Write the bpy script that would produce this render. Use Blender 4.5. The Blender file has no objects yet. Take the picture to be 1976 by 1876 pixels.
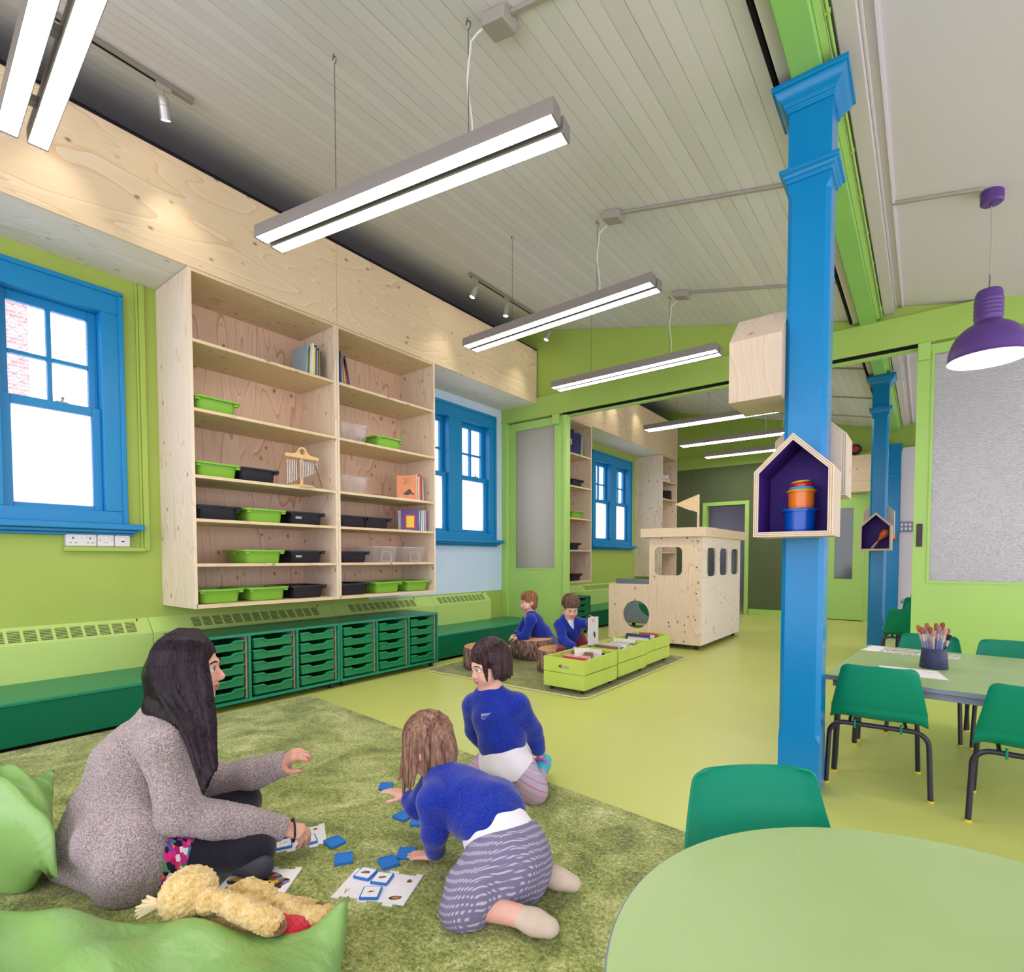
import bpy, bmesh, math, random
import numpy as np
from mathutils import Vector, Matrix, Euler

random.seed(7)
S = bpy.context.scene
COL = S.collection
PI = math.pi

# ------------------------------------------------------------------ camera
cam_data = bpy.data.cameras.new('camera')
cam = bpy.data.objects.new('camera', cam_data)
COL.objects.link(cam)
CAM = Vector((0.0, 0.0, 1.03))
cam.location = CAM
YAW, PITCH = math.radians(37.181), math.radians(-2.0893)
cam.rotation_euler = (PI / 2 + PITCH, 0.0, YAW)
cam_data.sensor_width = 36.0
cam_data.sensor_fit = 'HORIZONTAL'
cam_data.lens = 36.0 * 1031.737 / 1976.0
cam_data.shift_x = (988.0 - 1001.885) / 1976.0
cam_data.shift_y = (1115.857 - 938.0) / 1976.0
cam_data.clip_start = 0.02
S.camera = cam

# ------------------------------------------------------------------ daylight
world = bpy.data.worlds.new('overcast_sky')
S.world = world
world.use_nodes = True
wbg = world.node_tree.nodes['Background']
wbg.inputs[0].default_value = (0.99, 0.925, 1.10, 1.0)
wbg.inputs[1].default_value = 1.25

# ------------------------------------------------------------------ exposure
S.view_settings.view_transform = 'Standard'
S.view_settings.look = 'None'
S.view_settings.exposure = 1.35
S.view_settings.gamma = 1.0
S.view_settings.use_curve_mapping = False
TUBE = 9.0          # radiance of the fluorescent diffusers

# camera axes, used only to turn measured joints into world coordinates
_f = Vector((-math.sin(YAW) * math.cos(PITCH), math.cos(YAW) * math.cos(PITCH), math.sin(PITCH)))
_r = Vector((math.cos(YAW), math.sin(YAW), 0.0))
_u = _r.cross(_f)


def at(px, py, d):
    """world point seen at photo pixel (px, py), d metres in front of the lens"""
    return CAM + d * ((px - 1001.885) / 1031.737 * _r - (py - 1115.857) / 1031.737 * _u + _f)


# ------------------------------------------------------------------ materials
def lin(c):
    if isinstance(c, str):
        c = [int(c[i:i + 2], 16) / 255 for i in (0, 2, 4)]
    return tuple((v / 12.92 if v <= 0.04045 else ((v + 0.055) / 1.055) ** 2.4) for v in c[:3]) + (1.0,)


MATS = {}


class NT:
    """tiny node helper"""
    def __init__(self, name):
        self.m = bpy.data.materials.new(name)
        self.m.use_nodes = True
        self.t = self.m.node_tree
        self.b = self.t.nodes['Principled BSDF']
        self.o = self.t.nodes['Material Output']

    def n(self, kind, **kw):
        nd = self.t.nodes.new('ShaderNode' + kind)
        for k, v in kw.items():
            if k in nd.inputs:
                nd.inputs[k].default_value = v
            else:
                setattr(nd, k, v)
        return nd

    def l(self, a, b):
        self.t.links.new(a, b)

    def coord(self, kind='Object', scale=(1, 1, 1), rot=(0, 0, 0), loc=(0, 0, 0)):
        tc = self.n('TexCoord')
        mp = self.n('Mapping')
        mp.inputs['Scale'].default_value = scale
        mp.inputs['Rotation'].default_value = rot
        mp.inputs['Location'].default_value = loc
        self.l(tc.outputs[kind], mp.inputs['Vector'])
        return mp.outputs['Vector']

    def ramp(self, fac, stops, interp='LINEAR'):
        r = self.n('ValToRGB')
        r.color_ramp.interpolation = interp
        el = r.color_ramp.elements
        while len(el) > 1:
            el.remove(el[0])
        el[0].position, el[0].color = stops[0][0], stops[0][1]
        for p, c in stops[1:]:
            e = el.new(p)
            e.color = c
        self.l(fac, r.inputs['Fac'])
        return r.outputs['Color']

    def mix(self, fac, a, b, mode='MIX'):
        m = self.n('MixRGB', blend_type=mode)
        for s, v in ((m.inputs['Fac'], fac), (m.inputs['Color1'], a), (m.inputs['Color2'], b)):
            if hasattr(v, 'links') or hasattr(v, 'is_linked'):
                self.l(v, s)
            else:
                s.default_value = v
        return m.outputs['Color']

    def math(self, op, a, b=None):
        m = self.n('Math', operation=op)
        for s, v in ((m.inputs[0], a), (m.inputs[1], b)):
            if v is None:
                continue
            if hasattr(v, 'is_linked'):
                self.l(v, s)
            else:
                s.default_value = v
        return m.outputs[0]

    def bump(self, h, strength=0.3, dist=0.01):
        b = self.n('Bump')
        b.inputs['Strength'].default_value = strength
        b.inputs['Distance'].default_value = dist
        self.l(h, b.inputs['Height'])
        self.l(b.outputs['Normal'], self.b.inputs['Normal'])

    def set(self, rough=0.5, spec=0.5, metal=0.0):
        self.b.inputs['Roughness'].default_value = rough
        self.b.inputs['Specular IOR Level'].default_value = spec
        self.b.inputs['Metallic'].default_value = metal


def plain(name, col, rough=0.5, spec=0.5, metal=0.0, var=0.0, vscale=3.0, bump=0.0, bscale=60.0, bdist=0.004):
    if name in MATS:
        return MATS[name]
    k = NT(name)
    k.set(rough, spec, metal)
    c = lin(col)
    k.b.inputs['Base Color'].default_value = c
    if var or bump:
        v = k.coord()
    if var:
        nz = k.n('TexNoise', Scale=vscale, Detail=3.0)
        k.l(v, nz.inputs['Vector'])
        lo = tuple(x * (1 - var) for x in c[:3]) + (1,)
        hi = tuple(min(1, x * (1 + var)) for x in c[:3]) + (1,)
        k.l(k.ramp(nz.outputs['Fac'], [(0.3, lo), (0.7, hi)]), k.b.inputs['Base Color'])
    if bump:
        nb = k.n('TexNoise', Scale=bscale, Detail=3.0)
        k.l(v, nb.inputs['Vector'])
        k.bump(nb.outputs['Fac'], bump, bdist)
    MATS[name] = k.m
    return k.m


def plywood(name, grain='y', base='DCC39B', dark='B98F5F', pale='EAD9BC', rough=0.55, stretch=9.0, knots=0.8, gscale=1.0, con=0.5):
    """pine plywood; grain = local axis the figure runs along"""
    if name in MATS:
        return MATS[name]
    k = NT(name)
    k.set(rough, 0.35)
    sc = {'x': (1 / stretch, 1, 1), 'y': (1, 1 / stretch, 1), 'z': (1, 1, 1 / stretch)}[grain]
    sc = tuple(s * gscale for s in sc)
    v = k.coord(scale=sc)
    big = k.n('TexNoise', Scale=2.6, Detail=2.0, Distortion=0.6)
    k.l(v, big.inputs['Vector'])
    rings = k.math('FRACT', k.math('MULTIPLY', big.outputs['Fac'], 13.0))
    fine = k.n('TexNoise', Scale=60.0, Detail=3.0)
    k.l(v, fine.inputs['Vector'])
    line = k.ramp(rings, [(0.0, lin(dark)), (0.16, lin(base)), (0.7, lin(base)), (1.0, lin(pale))])
    c = k.mix(con, k.mix(0.5, lin(base), lin(pale)), line)
    c = k.mix(k.math('MULTIPLY', fine.outputs['Fac'], 0.35), c, lin(dark))
    # knots
    v2 = k.coord(scale={'x': (0.7, 1, 1), 'y': (1, 0.7, 1), 'z': (1, 1, 0.7)}[grain])
    vo = k.n('TexVoronoi', Scale=9.5)
    k.l(v2, vo.inputs['Vector'])
    kn = k.ramp(vo.outputs['Distance'], [(0.0, (1, 1, 1, 1)), (0.07, (0.85, 0.85, 0.85, 1)), (0.11, (0.3, 0.3, 0.3, 1)), (0.18, (0, 0, 0, 1))])
    c = k.mix(k.math('MULTIPLY', kn, knots), c, lin('6E4526'))
    k.l(c, k.b.inputs['Base Color'])
    k.bump(fine.outputs['Fac'], 0.08, 0.002)
    MATS[name] = k.m
    return k.m


def emit(name, col, strength):
    if name in MATS:
        return MATS[name]
    k = NT(name)
    k.b.inputs['Base Color'].default_value = lin('F4F4F2')
    k.b.inputs['Emission Color'].default_value = lin(col)
    k.b.inputs['Emission Strength'].default_value = strength
    MATS[name] = k.m
    return k.m


# ------------------------------------------------------------------ mesh builder
class MB:
    def __init__(self):
        self.v, self.f = [], []

    def add(self, vs, fs):
        o = len(self.v)
        self.v += [tuple(p) for p in vs]
        self.f += [[i + o for i in q] for q in fs]
        return self

    def box(self, x0, y0, z0, x1, y1, z1):
        x0, x1 = sorted((x0, x1)); y0, y1 = sorted((y0, y1)); z0, z1 = sorted((z0, z1))
        vs = [(x, y, z) for x in (x0, x1) for y in (y0, y1) for z in (z0, z1)]
        return self.add(vs, [(0, 1, 3, 2), (4, 6, 7, 5), (0, 4, 5, 1), (2, 3, 7, 6), (0, 2, 6, 4), (1, 5, 7, 3)])

    def cbox(self, c, s, rot=None):
        hx, hy, hz = (q / 2 for q in s)
        vs = [Vector((x, y, z)) for x in (-hx, hx) for y in (-hy, hy) for z in (-hz, hz)]
        if rot is not None:
            M = rot if isinstance(rot, Matrix) else Euler(rot).to_matrix()
            vs = [M @ q for q in vs]
        c = Vector(c)
        return self.add([q + c for q in vs], [(0, 1, 3, 2), (4, 6, 7, 5), (0, 4, 5, 1), (2, 3, 7, 6), (0, 2, 6, 4), (1, 5, 7, 3)])

    def prism(self, poly, axis, a, b):
        """closed polygon (2D, CCW seen along +axis) extruded from a to b"""
        n = len(poly)
        def P(q, t):
            return {'x': (t, q[0], q[1]), 'y': (q[0], t, q[1]), 'z': (q[0], q[1], t)}[axis]
        vs = [P(q, a) for q in poly] + [P(q, b) for q in poly]
        fs = [list(range(n))[::-1], list(range(n, 2 * n))]
        fs += [[i, (i + 1) % n, n + (i + 1) % n, n + i] for i in range(n)]
        return self.add(vs, fs)

    def frame(self, outer, inner, axis, a, b):
        """ring between two polygons with the same number of points"""
        n = len(outer)
        def P(q, t):
            return {'x': (t, q[0], q[1]), 'y': (q[0], t, q[1]), 'z': (q[0], q[1], t)}[axis]
        vs = [P(q, a) for q in outer] + [P(q, a) for q in inner] + [P(q, b) for q in outer] + [P(q, b) for q in inner]
        fs = []
        for i in range(n):
            j = (i + 1) % n
            fs += [[i, j, n + j, n + i], [2 * n + i, 3 * n + i, 3 * n + j, 2 * n + j],
                   [i, 2 * n + i, 2 * n + j, j], [n + i, n + j, 3 * n + j, 3 * n + i]]
        return self.add(vs, fs)

    def tube(self, pts, r, n=10, cap=True, closed=False):
        pts = [Vector(p) for p in pts]
        rs = r if isinstance(r, (list, tuple)) else [r] * len(pts)
        m = len(pts)
        up = None
        vs = []
        for i, p in enumerate(pts):
            if closed:
                t = (pts[(i + 1) % m] - pts[i - 1]).normalized()
            else:
                t = (pts[min(i + 1, m - 1)] - pts[max(i - 1, 0)]).normalized()
            if up is None:
                up = t.orthogonal().normalized()
            up = (up - t * up.dot(t))
            up = up.normalized() if up.length > 1e-6 else t.orthogonal().normalized()
            w = t.cross(up)
            vs += [p + rs[i] * (math.cos(2 * PI * k / n) * up + math.sin(2 * PI * k / n) * w) for k in range(n)]
        fs = []
        for i in range(m if closed else m - 1):
            a, b = i * n, ((i + 1) % m) * n
            fs += [[a + k, a + (k + 1) % n, b + (k + 1) % n, b + k] for k in range(n)]
        if cap and not closed:
            fs += [list(range(n))[::-1], [(m - 1) * n + k for k in range(n)]]
        return self.add(vs, fs)

    def lathe(self, prof, c=(0, 0, 0), n=32, axis=None):
        """prof: list of (radius, z); open ends with r=0 collapse"""
        c = Vector(c)
        M = axis if axis is not None else Matrix.Identity(3)
        vs, idx = [], []
        for r, z in prof:
            if r < 1e-6:
                idx.append([len(vs)] * n)
                vs.append(c + M @ Vector((0, 0, z)))
            else:
                idx.append(list(range(len(vs), len(vs) + n)))
                vs += [c + M @ Vector((r * math.cos(2 * PI * k / n), r * math.sin(2 * PI * k / n), z)) for k in range(n)]
        fs = []
        for a, b in zip(idx, idx[1:]):
            for k in range(n):
                q = [a[k], a[(k + 1) % n], b[(k + 1) % n], b[k]]
                u = []
                for i in q:
                    if i not in u:
                        u.append(i)
                if len(u) > 2:
                    fs.append(u)
        return self.add(vs, fs)

    def ball(self, c, r, n=16, m=10, M=None):
        if not isinstance(r, (tuple, list)):
            r = (r, r, r)
        c = Vector(c)
        prof = [(math.sin(PI * i / m), -math.cos(PI * i / m)) for i in range(m + 1)]
        t = MB().lathe(prof, n=n)
        vs = [Vector((p[0] * r[0], p[1] * r[1], p[2] * r[2])) for p in t.v]
        if M is not None:
            vs = [M @ p for p in vs]
        return self.add([p + c for p in vs], t.f)

    def xf(self, M):
        self.v = [tuple(M @ Vector(p)) for p in self.v]
        return self

    def build(self, name, m, parent=None, loc=None, smooth=False, bevel=0.0, seg=2, off=None, angle=35):
        me = bpy.data.meshes.new(name)
        vs = self.v
        if off is not None:
            vs = [(p[0] - off[0], p[1] - off[1], p[2] - off[2]) for p in vs]
        me.from_pydata(vs, [], self.f)
        me.update()
        bm = bmesh.new(); bm.from_mesh(me)
        bmesh.ops.recalc_face_normals(bm, faces=bm.faces)
        bm.to_mesh(me); bm.free()
        o = bpy.data.objects.new(name, me)
        COL.objects.link(o)
        if m is not None:
            me.materials.append(m)
        if parent is not None:
            o.parent = parent
        if loc is not None:
            o.location = loc
        if bevel:
            b = o.modifiers.new('bevel', 'BEVEL')
            b.width = bevel; b.segments = seg; b.limit_method = 'ANGLE'; b.angle_limit = math.radians(40)
            smooth = True
        if smooth:
            for p in me.polygons:
                p.use_smooth = True
            try:
                me.set_sharp_from_angle(angle=math.radians(angle))
            except Exception:
                pass
        return o


def tag(o, label=None, cat=None, group=None, kind=None):
    if label: o['label'] = label
    if cat: o['category'] = cat
    if group: o['group'] = group
    if kind: o['kind'] = kind
    return o


def thing(name, label, cat, loc=(0, 0, 0), rz=0.0, group=None):
    o = bpy.data.objects.new(name, None)
    COL.objects.link(o)
    o.empty_display_size = 0.1
    o.location = loc
    o.rotation_euler = (0, 0, rz)
    return tag(o, label, cat, group)


def wpart(mb, name, m, root, **kw):
    """part given in world coordinates under an unrotated thing"""
    return mb.build(name, m, root, off=tuple(root.location), **kw)


def dup(root, loc=None, rz=None, label=None, group=None):
    r = root.copy(); COL.objects.link(r)
    if loc is not None: r.location = loc
    if rz is not None: r.rotation_euler = (0, 0, rz)
    if label: r['label'] = label
    if group: r['group'] = group
    for ch in list(root.children):
        c = ch.copy(); COL.objects.link(c); c.parent = r
        for g in list(ch.children):
            d = g.copy(); COL.objects.link(d); d.parent = c
    return r


def struct(o, label=None):
    o['kind'] = 'structure'
    if label: o['label'] = label
    return o


def set_uv_free(o):
    return o
# ------------------------------------------------------------------ paints
GREEN = plain('wall_green_paint', '9FB955', 0.55, 0.3, var=0.03, vscale=1.5, bump=0.06, bscale=120)
LIME = plain('lime_joinery_paint', 'A2CB68', 0.4, 0.4, var=0.03, vscale=2.0, bump=0.05, bscale=40)
BEAMGREEN = plain('beam_green_paint', '88BE64', 0.4, 0.4, var=0.05, vscale=2.0, bump=0.1, bscale=25)
BLUE = plain('window_blue_paint', '1280B6', 0.35, 0.35, bump=0.05, bscale=60)
COLBLUE = plain('column_blue_paint', '0279B4', 0.2, 0.3, var=0.04, vscale=2.5, bump=0.14, bscale=18)
OLIVE = plain('olive_board', '5A6446', 0.85, 0.15, var=0.06, vscale=3.0, bump=0.1, bscale=200)
DARKVOID = plain('dark_paint_gap_shade', '221D26', 0.8, 0.2)  # dark wall paint, reused on bulkhead tops to keep bounced light off the ceiling
WHITEPL = plain('white_ceiling_paint', 'D6CEDA', 0.7, 0.2, bump=0.05, bscale=30)
GREYPL = plain('grey_timber_paint', 'C2BCBC', 0.6, 0.3, bump=0.05, bscale=60)
BLACK = plain('black_gap', '0E0E0E', 0.8, 0.2)
PLY_H = plywood('plywood_along_y', 'y', base='E2CDA9', dark='C8A070', pale='EDDFC6', stretch=6.0)
PLY_V = plywood('plywood_along_z', 'z', base='DFC9A6', dark='BE9468', pale='EBDCC4', stretch=7.0)
PLY_PALE = plywood('pale_plywood_soffit', 'y', base='DDD6CA', dark='C4B9A8', pale='E9E4DC', stretch=6.0, knots=0.5)
PLY_X = plywood('plywood_along_x', 'x', base='DFC9A6', dark='BE9468', pale='EBDCC4', stretch=7.0)


def floor_mat():
    k = NT('lime_vinyl_floor')
    k.set(0.32, 0.45)
    v = k.coord()
    a = k.n('TexNoise', Scale=0.9, Detail=3.0); k.l(v, a.inputs['Vector'])
    b = k.n('TexNoise', Scale=380.0, Detail=1.0); k.l(v, b.inputs['Vector'])
    c = k.ramp(a.outputs['Fac'], [(0.3, lin('C2CB6A')), (0.7, lin('CCD374'))])
    c = k.mix(k.math('MULTIPLY', b.outputs['Fac'], 0.12), c, lin('A7AE58'))
    k.l(c, k.b.inputs['Base Color'])
    r = k.n('TexNoise', Scale=2.3, Detail=4.0); k.l(v, r.inputs['Vector'])
    k.l(k.math('ADD', k.math('MULTIPLY', r.outputs['Fac'], 0.16), 0.26), k.b.inputs['Roughness'])
    k.bump(a.outputs['Fac'], 0.03, 0.02)
    return k.m


def board_ceiling_mat():
    """painted matchboard: boards run along local y, one every 88 mm"""
    k = NT('painted_matchboard')
    k.set(0.6, 0.25)
    v = k.coord()
    sx = k.n('SeparateXYZ'); k.l(v, sx.inputs[0])
    t = k.math('FRACT', k.math('MULTIPLY', sx.outputs['X'], 1 / 0.088))
    d = k.math('ABSOLUTE', k.math('SUBTRACT', t, 0.5))
    g = k.ramp(d, [(0.0, (1, 1, 1, 1)), (0.472, (1, 1, 1, 1)), (0.488, (0, 0, 0, 1)), (0.5, (0, 0, 0, 1))])
    cell = k.math('FLOOR', k.math('MULTIPLY', sx.outputs['X'], 1 / 0.088))
    wn = k.n('TexWhiteNoise', noise_dimensions='1D'); k.l(cell, wn.inputs['W'])
    tone = k.ramp(wn.outputs['Value'], [(0, lin('D8D4DC')), (1, lin('E0DCE4'))])
    nz = k.n('TexNoise', Scale=7.0, Detail=4.0)
    k.l(k.coord(scale=(1, 0.3, 1)), nz.inputs['Vector'])
    br = k.ramp(nz.outputs['Fac'], [(0.35, (0.25, 0.25, 0.25, 1)), (0.65, (1, 1, 1, 1))])
    gm = k.math('MULTIPLY', k.math('SUBTRACT', 1.0, g), br)
    c = k.mix(k.math('MULTIPLY', gm, 0.68), tone, lin('6E685E'))
    k.l(c, k.b.inputs['Base Color'])
    k.bump(g, 0.3, 0.003)
    return k.m


# ------------------------------------------------------------------ floor and ceilings
XW, YP, YF = -4.5, 5.62, 10.40
ZC = lambda x: 3.353 - 0.231 * (x + 1.553)         # boarded lean-to ceiling
ZR = lambda x: 3.11 - 0.20 * x                      # plastered ceiling right of the beam

struct(MB().box(-4.75, -3.0, -0.06, 3.4, 14.2, 0.0).build('floor', floor_mat()), 'lime green sheet vinyl floor')

ang = math.atan(0.231)
b = MB().box(-3.30 / math.cos(ang), -3.0, 0.0, 1.05 / math.cos(ang), 10.5, 0.04)
o = b.build('ceiling', board_ceiling_mat())
o.location = (-1.42, 0, ZC(-1.42)); o.rotation_euler = (0, ang, 0)
struct(o, 'sloping ceiling of painted grey boards')
pr = [(-0.385, ZR(-0.385)), (3.4, ZR(3.4)), (3.4, ZR(3.4) + 0.04), (-0.385, ZR(-0.385) + 0.04)]
struct(MB().prism(pr, 'y', -3.0, 10.5).build('ceiling', WHITEPL), 'plain white plastered ceiling right of the beam')

# ------------------------------------------------------------------ left wall with window holes
HOLES = [(-0.20, 1.27, 1.30, 2.78), (3.92, 5.32, 1.30, 2.78), (7.97, 9.37, 1.30, 2.78)]


def wall_with_holes(mb, x0, x1, ya, yb, za, zb, holes):
    ys = sorted({ya, yb, *[h[0] for h in holes], *[h[1] for h in holes]})
    for y0, y1 in zip(ys, ys[1:]):
        if y0 < ya - 1e-6 or y1 > yb + 1e-6:
            continue
        h = [q for q in holes if q[0] <= y0 + 1e-6 and q[1] >= y1 - 1e-6]
        if not h:
            mb.box(x0, y0, za, x1, y1, zb)
        else:
            mb.box(x0, y0, za, x1, y1, h[0][2])
            mb.box(x0, y0, h[0][3], x1, y1, zb)
    return mb


def left_wall_mat():
    """green paint, with the pale blue patch by the second window"""
    k = NT('left_wall_paint')
    k.set(0.55, 0.3)
    v = k.coord()
    s = k.n('SeparateXYZ'); k.l(v, s.inputs[0])
    iny = k.math('MULTIPLY', k.math('GREATER_THAN', s.outputs['Y'], 3.40), k.math('LESS_THAN', s.outputs['Y'], 5.60))
    inb = k.math('MULTIPLY', iny, k.math('GREATER_THAN', s.outputs['Z'], 0.615))
    nz = k.n('TexNoise', Scale=1.7, Detail=3.0); k.l(v, nz.inputs['Vector'])
    g = k.ramp(nz.outputs['Fac'], [(0.3, lin('9BB250')), (0.7, lin('A2B958'))])
    bl = k.ramp(nz.outputs['Fac'], [(0.35, lin('BFD6EB')), (0.65, lin('C9DCEE'))])
    k.l(k.mix(inb, g, bl), k.b.inputs['Base Color'])
    nb = k.n('TexNoise', Scale=140.0); k.l(v, nb.inputs['Vector'])
    k.bump(nb.outputs['Fac'], 0.06, 0.003)
    return k.m


mb = wall_with_holes(MB(), XW - 0.16, XW, -3.0, 10.5, 0.0, 2.998, HOLES)
struct(mb.build('wall_left', left_wall_mat()), 'green painted outer wall with sash windows')
struct(MB().box(XW - 0.16, -3.0, 2.998, XW - 0.002, 10.5, 4.12).build('wall_left', DARKVOID), 'dark painted strip of wall above the plywood bulkhead')


# ------------------------------------------------------------------ sash windows
def glass_clear():
    k = NT('wired_clear_glass')
    tr = k.n('BsdfTransparent'); tr.inputs[0].default_value = (0.97, 0.98, 1, 1)
    gl = k.n('BsdfGlossy'); gl.inputs['Roughness'].default_value = 0.03
    mx = k.n('MixShader'); mx.inputs[0].default_value = 0.07
    k.l(tr.outputs[0], mx.inputs[1]); k.l(gl.outputs[0], mx.inputs[2])
    v = k.coord(rot=(PI / 4, 0, 0))
    s = k.n('SeparateXYZ'); k.l(v, s.inputs[0])
    w = []
    for ax in ('Y', 'Z'):
        t = k.math('FRACT', k.math('MULTIPLY', s.outputs[ax], 1 / 0.05))
        w.append(k.math('LESS_THAN', t, 0.035))
    wire = k.math('MAXIMUM', w[0], w[1])
    df = k.n('BsdfDiffuse'); df.inputs[0].default_value = lin('8A8C92')
    m2 = k.n('MixShader')
    k.l(k.math('MULTIPLY', wire, 0.5), m2.inputs[0]); k.l(mx.outputs[0], m2.inputs[1]); k.l(df.outputs[0], m2.inputs[2])
    k.l(m2.outputs[0], k.o.inputs['Surface'])
    return k.m


def glass_frost(name, tint, wires=0.0, grid=0.012, scatter=0.55, gloss=0.06, grough=0.35, ribs=0.0):
    k = NT(name)
    tl = k.n('BsdfTranslucent'); tl.inputs[0].default_value = lin(tint)
    tr = k.n('BsdfTransparent'); tr.inputs[0].default_value = lin(tint)
    mx = k.n('MixShader'); mx.inputs[0].default_value = scatter
    k.l(tr.outputs[0], mx.inputs[1]); k.l(tl.outputs[0], mx.inputs[2])
    gl = k.n('BsdfGlossy'); gl.inputs['Roughness'].default_value = grough
    m1 = k.n('MixShader'); m1.inputs[0].default_value = gloss
    k.l(mx.outputs[0], m1.inputs[1]); k.l(gl.outputs[0], m1.inputs[2])
    out = m1.outputs[0]
    v = k.coord()
    s = k.n('SeparateXYZ'); k.l(v, s.inputs[0])
    if ribs:
        wv = k.n('TexNoise', Scale=170.0, Detail=1.0); k.l(k.coord(scale=(0.5, 1, 1)), wv.inputs['Vector'])
        bp = k.n('Bump'); bp.inputs['Strength'].default_value = ribs; bp.inputs['Distance'].default_value = 0.01
        k.l(wv.outputs['Fac'], bp.inputs['Height']); k.l(bp.outputs['Normal'], gl.inputs['Normal'])
    if wires:
        w = []
        for ax in ('X', 'Y', 'Z'):
            t = k.math('FRACT', k.math('MULTIPLY', s.outputs[ax], 1 / grid))
            w.append(k.math('LESS_THAN', t, 0.12))
        wire = k.math('MAXIMUM', k.math('MAXIMUM', w[0], w[1]), w[2])
        df = k.n('BsdfDiffuse'); df.inputs[0].default_value = lin('9A9CA0')
        m2 = k.n('MixShader')
        k.l(k.math('MULTIPLY', wire, wires), m2.inputs[0]); k.l(out, m2.inputs[1]); k.l(df.outputs[0], m2.inputs[2])
        out = m2.outputs[0]
    k.l(out, k.o.inputs['Surface'])
    return k.m


GCLEAR = glass_clear()
GFROST = glass_frost('obscured_window_glass', 'F2F1F8', wires=0.06, grid=0.011)


def sash_window(name, label, yR, sill_ext=0.09):
    """double sash window; yR = right edge of the casing on the left wall"""
    root = thing(name, label, 'window', (XW, yR - 0.75, 1.27))
    root['kind'] = 'structure'
    del root['category']
    def W(y): return yR - 1.5 + y
    x0, x1 = XW - 0.13, XW + 0.035
    zb, zt = 1.27, 2.84
    oy = [(0.125, 0.655), (0.88, 1.385)]            # the two sash openings
    mb = MB()
    mb.box(XW - 0.10, W(0), zt - 0.14, x1, W(1.5), zt)
    mb.box(XW - 0.10, W(0), zb, x1, W(1.5), zb + 0.085)
    for a, b in ((0, oy[0][0]), (oy[0][1], oy[1][0]), (oy[1][1], 1.5)):
        mb.box(XW - 0.10, W(a), zb + 0.085, x1, W(b), zt - 0.14)
    # raised moulding round the casing
    for a, b, c, d in ((-0.012, 1.512, zt - 0.012, zt + 0.018),):
        mb.box(XW, W(a), c, x1 + 0.015, W(b), d)
    for a, b in ((-0.012, 0.018), (1.482, 1.512)):
        mb.box(XW, W(a), zb, x1 + 0.015, W(b), zt)
    wpart(mb, 'window_frame', BLUE, root, bevel=0.004)
    sb = MB().box(XW, W(-sill_ext), 1.228, XW + 0.115, W(1.5 + sill_ext), 1.268)
    sb.box(XW, W(-sill_ext + 0.03), 1.205, XW + 0.075, W(1.5 + sill_ext - 0.03), 1.228)
    sb.box(XW, W(-sill_ext + 0.05), 1.185, XW + 0.045, W(1.5 + sill_ext - 0.05), 1.205)
    wpart(sb, 'window_sill', BLUE, root, bevel=0.005)
    for a, b in oy:
        zi0, zi1 = zb + 0.085, zt - 0.14
        zm = 2.02
        # upper sash, further out
        s = MB(); xa, xb = XW - 0.10, XW - 0.06
        st = 0.05
        s.box(xa, W(a), zm - 0.02, xb, W(a + st), zi1); s.box(xa, W(b - st), zm - 0.02, xb, W(b), zi1)
        s.box(xa, W(a + st), zi1 - 0.06, xb, W(b - st), zi1); s.box(xa, W(a + st), zm - 0.02, xb, W(b - st), zm + 0.02)
        ym = (a + b) / 2
        zmid = 2.325
        s.box(xa, W(ym - 0.012), zm + 0.02, xb, W(ym + 0.012), zi1 - 0.06)
        for p, q in ((a + st, ym - 0.012), (ym + 0.012, b - st)):
            s.box(xa, W(p), zmid - 0.012, xb, W(q), zmid + 0.012)
        up = wpart(s, 'sash', BLUE, root, bevel=0.003)
        g = MB().box(XW - 0.084, W(a + st), zm + 0.02, XW - 0.080, W(b - st), zi1 - 0.06)
        gp = g.build('pane', GCLEAR, up, off=tuple(root.location))
        # lower sash, nearer the room
        s = MB(); xa, xb = XW - 0.055, XW - 0.012
        s.box(xa, W(a), zi0, xb, W(a + 0.05), zm + 0.03); s.box(xa, W(b - 0.05), zi0, xb, W(b), zm + 0.03)
        s.box(xa, W(a + 0.05), zm - 0.025, xb, W(b - 0.05), zm + 0.03)
        s.box(xa, W(a + 0.05), zi0, xb, W(b - 0.05), zi0 + 0.03)
        lo = wpart(s, 'sash', BLUE, root, bevel=0.003)
        g = MB().box(XW - 0.036, W(a + 0.05), zi0 + 0.03, XW - 0.032, W(b - 0.05), zm - 0.025)
        g.build('pane', GFROST, lo, off=tuple(root.location))
        # fastener on the meeting rail
        h = MB()
        yc = W(ym + 0.05)
        h.cbox((XW - 0.03, yc, zm + 0.034), (0.03, 0.06, 0.008))
        h.tube([(XW - 0.03, yc, zm + 0.035), (XW - 0.03, yc + 0.005, zm + 0.055)], 0.006)
        h.ball((XW - 0.03, yc + 0.005, zm + 0.062), 0.009, 10, 8)
        wpart(h, 'sash_fastener', plain('brass_dull', '8E8A80', 0.35, 0.5, 0.8), root, smooth=True)
    return root


sash_window('window_1', 'blue double sash window above the white sockets at the left edge', 1.33)
sash_window('window_2', 'blue double sash window in the pale blue wall beside the tall bookcase', 5.375)
sash_window('window_3', 'blue double sash window in the far room seen through the opening', 9.42)

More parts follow.
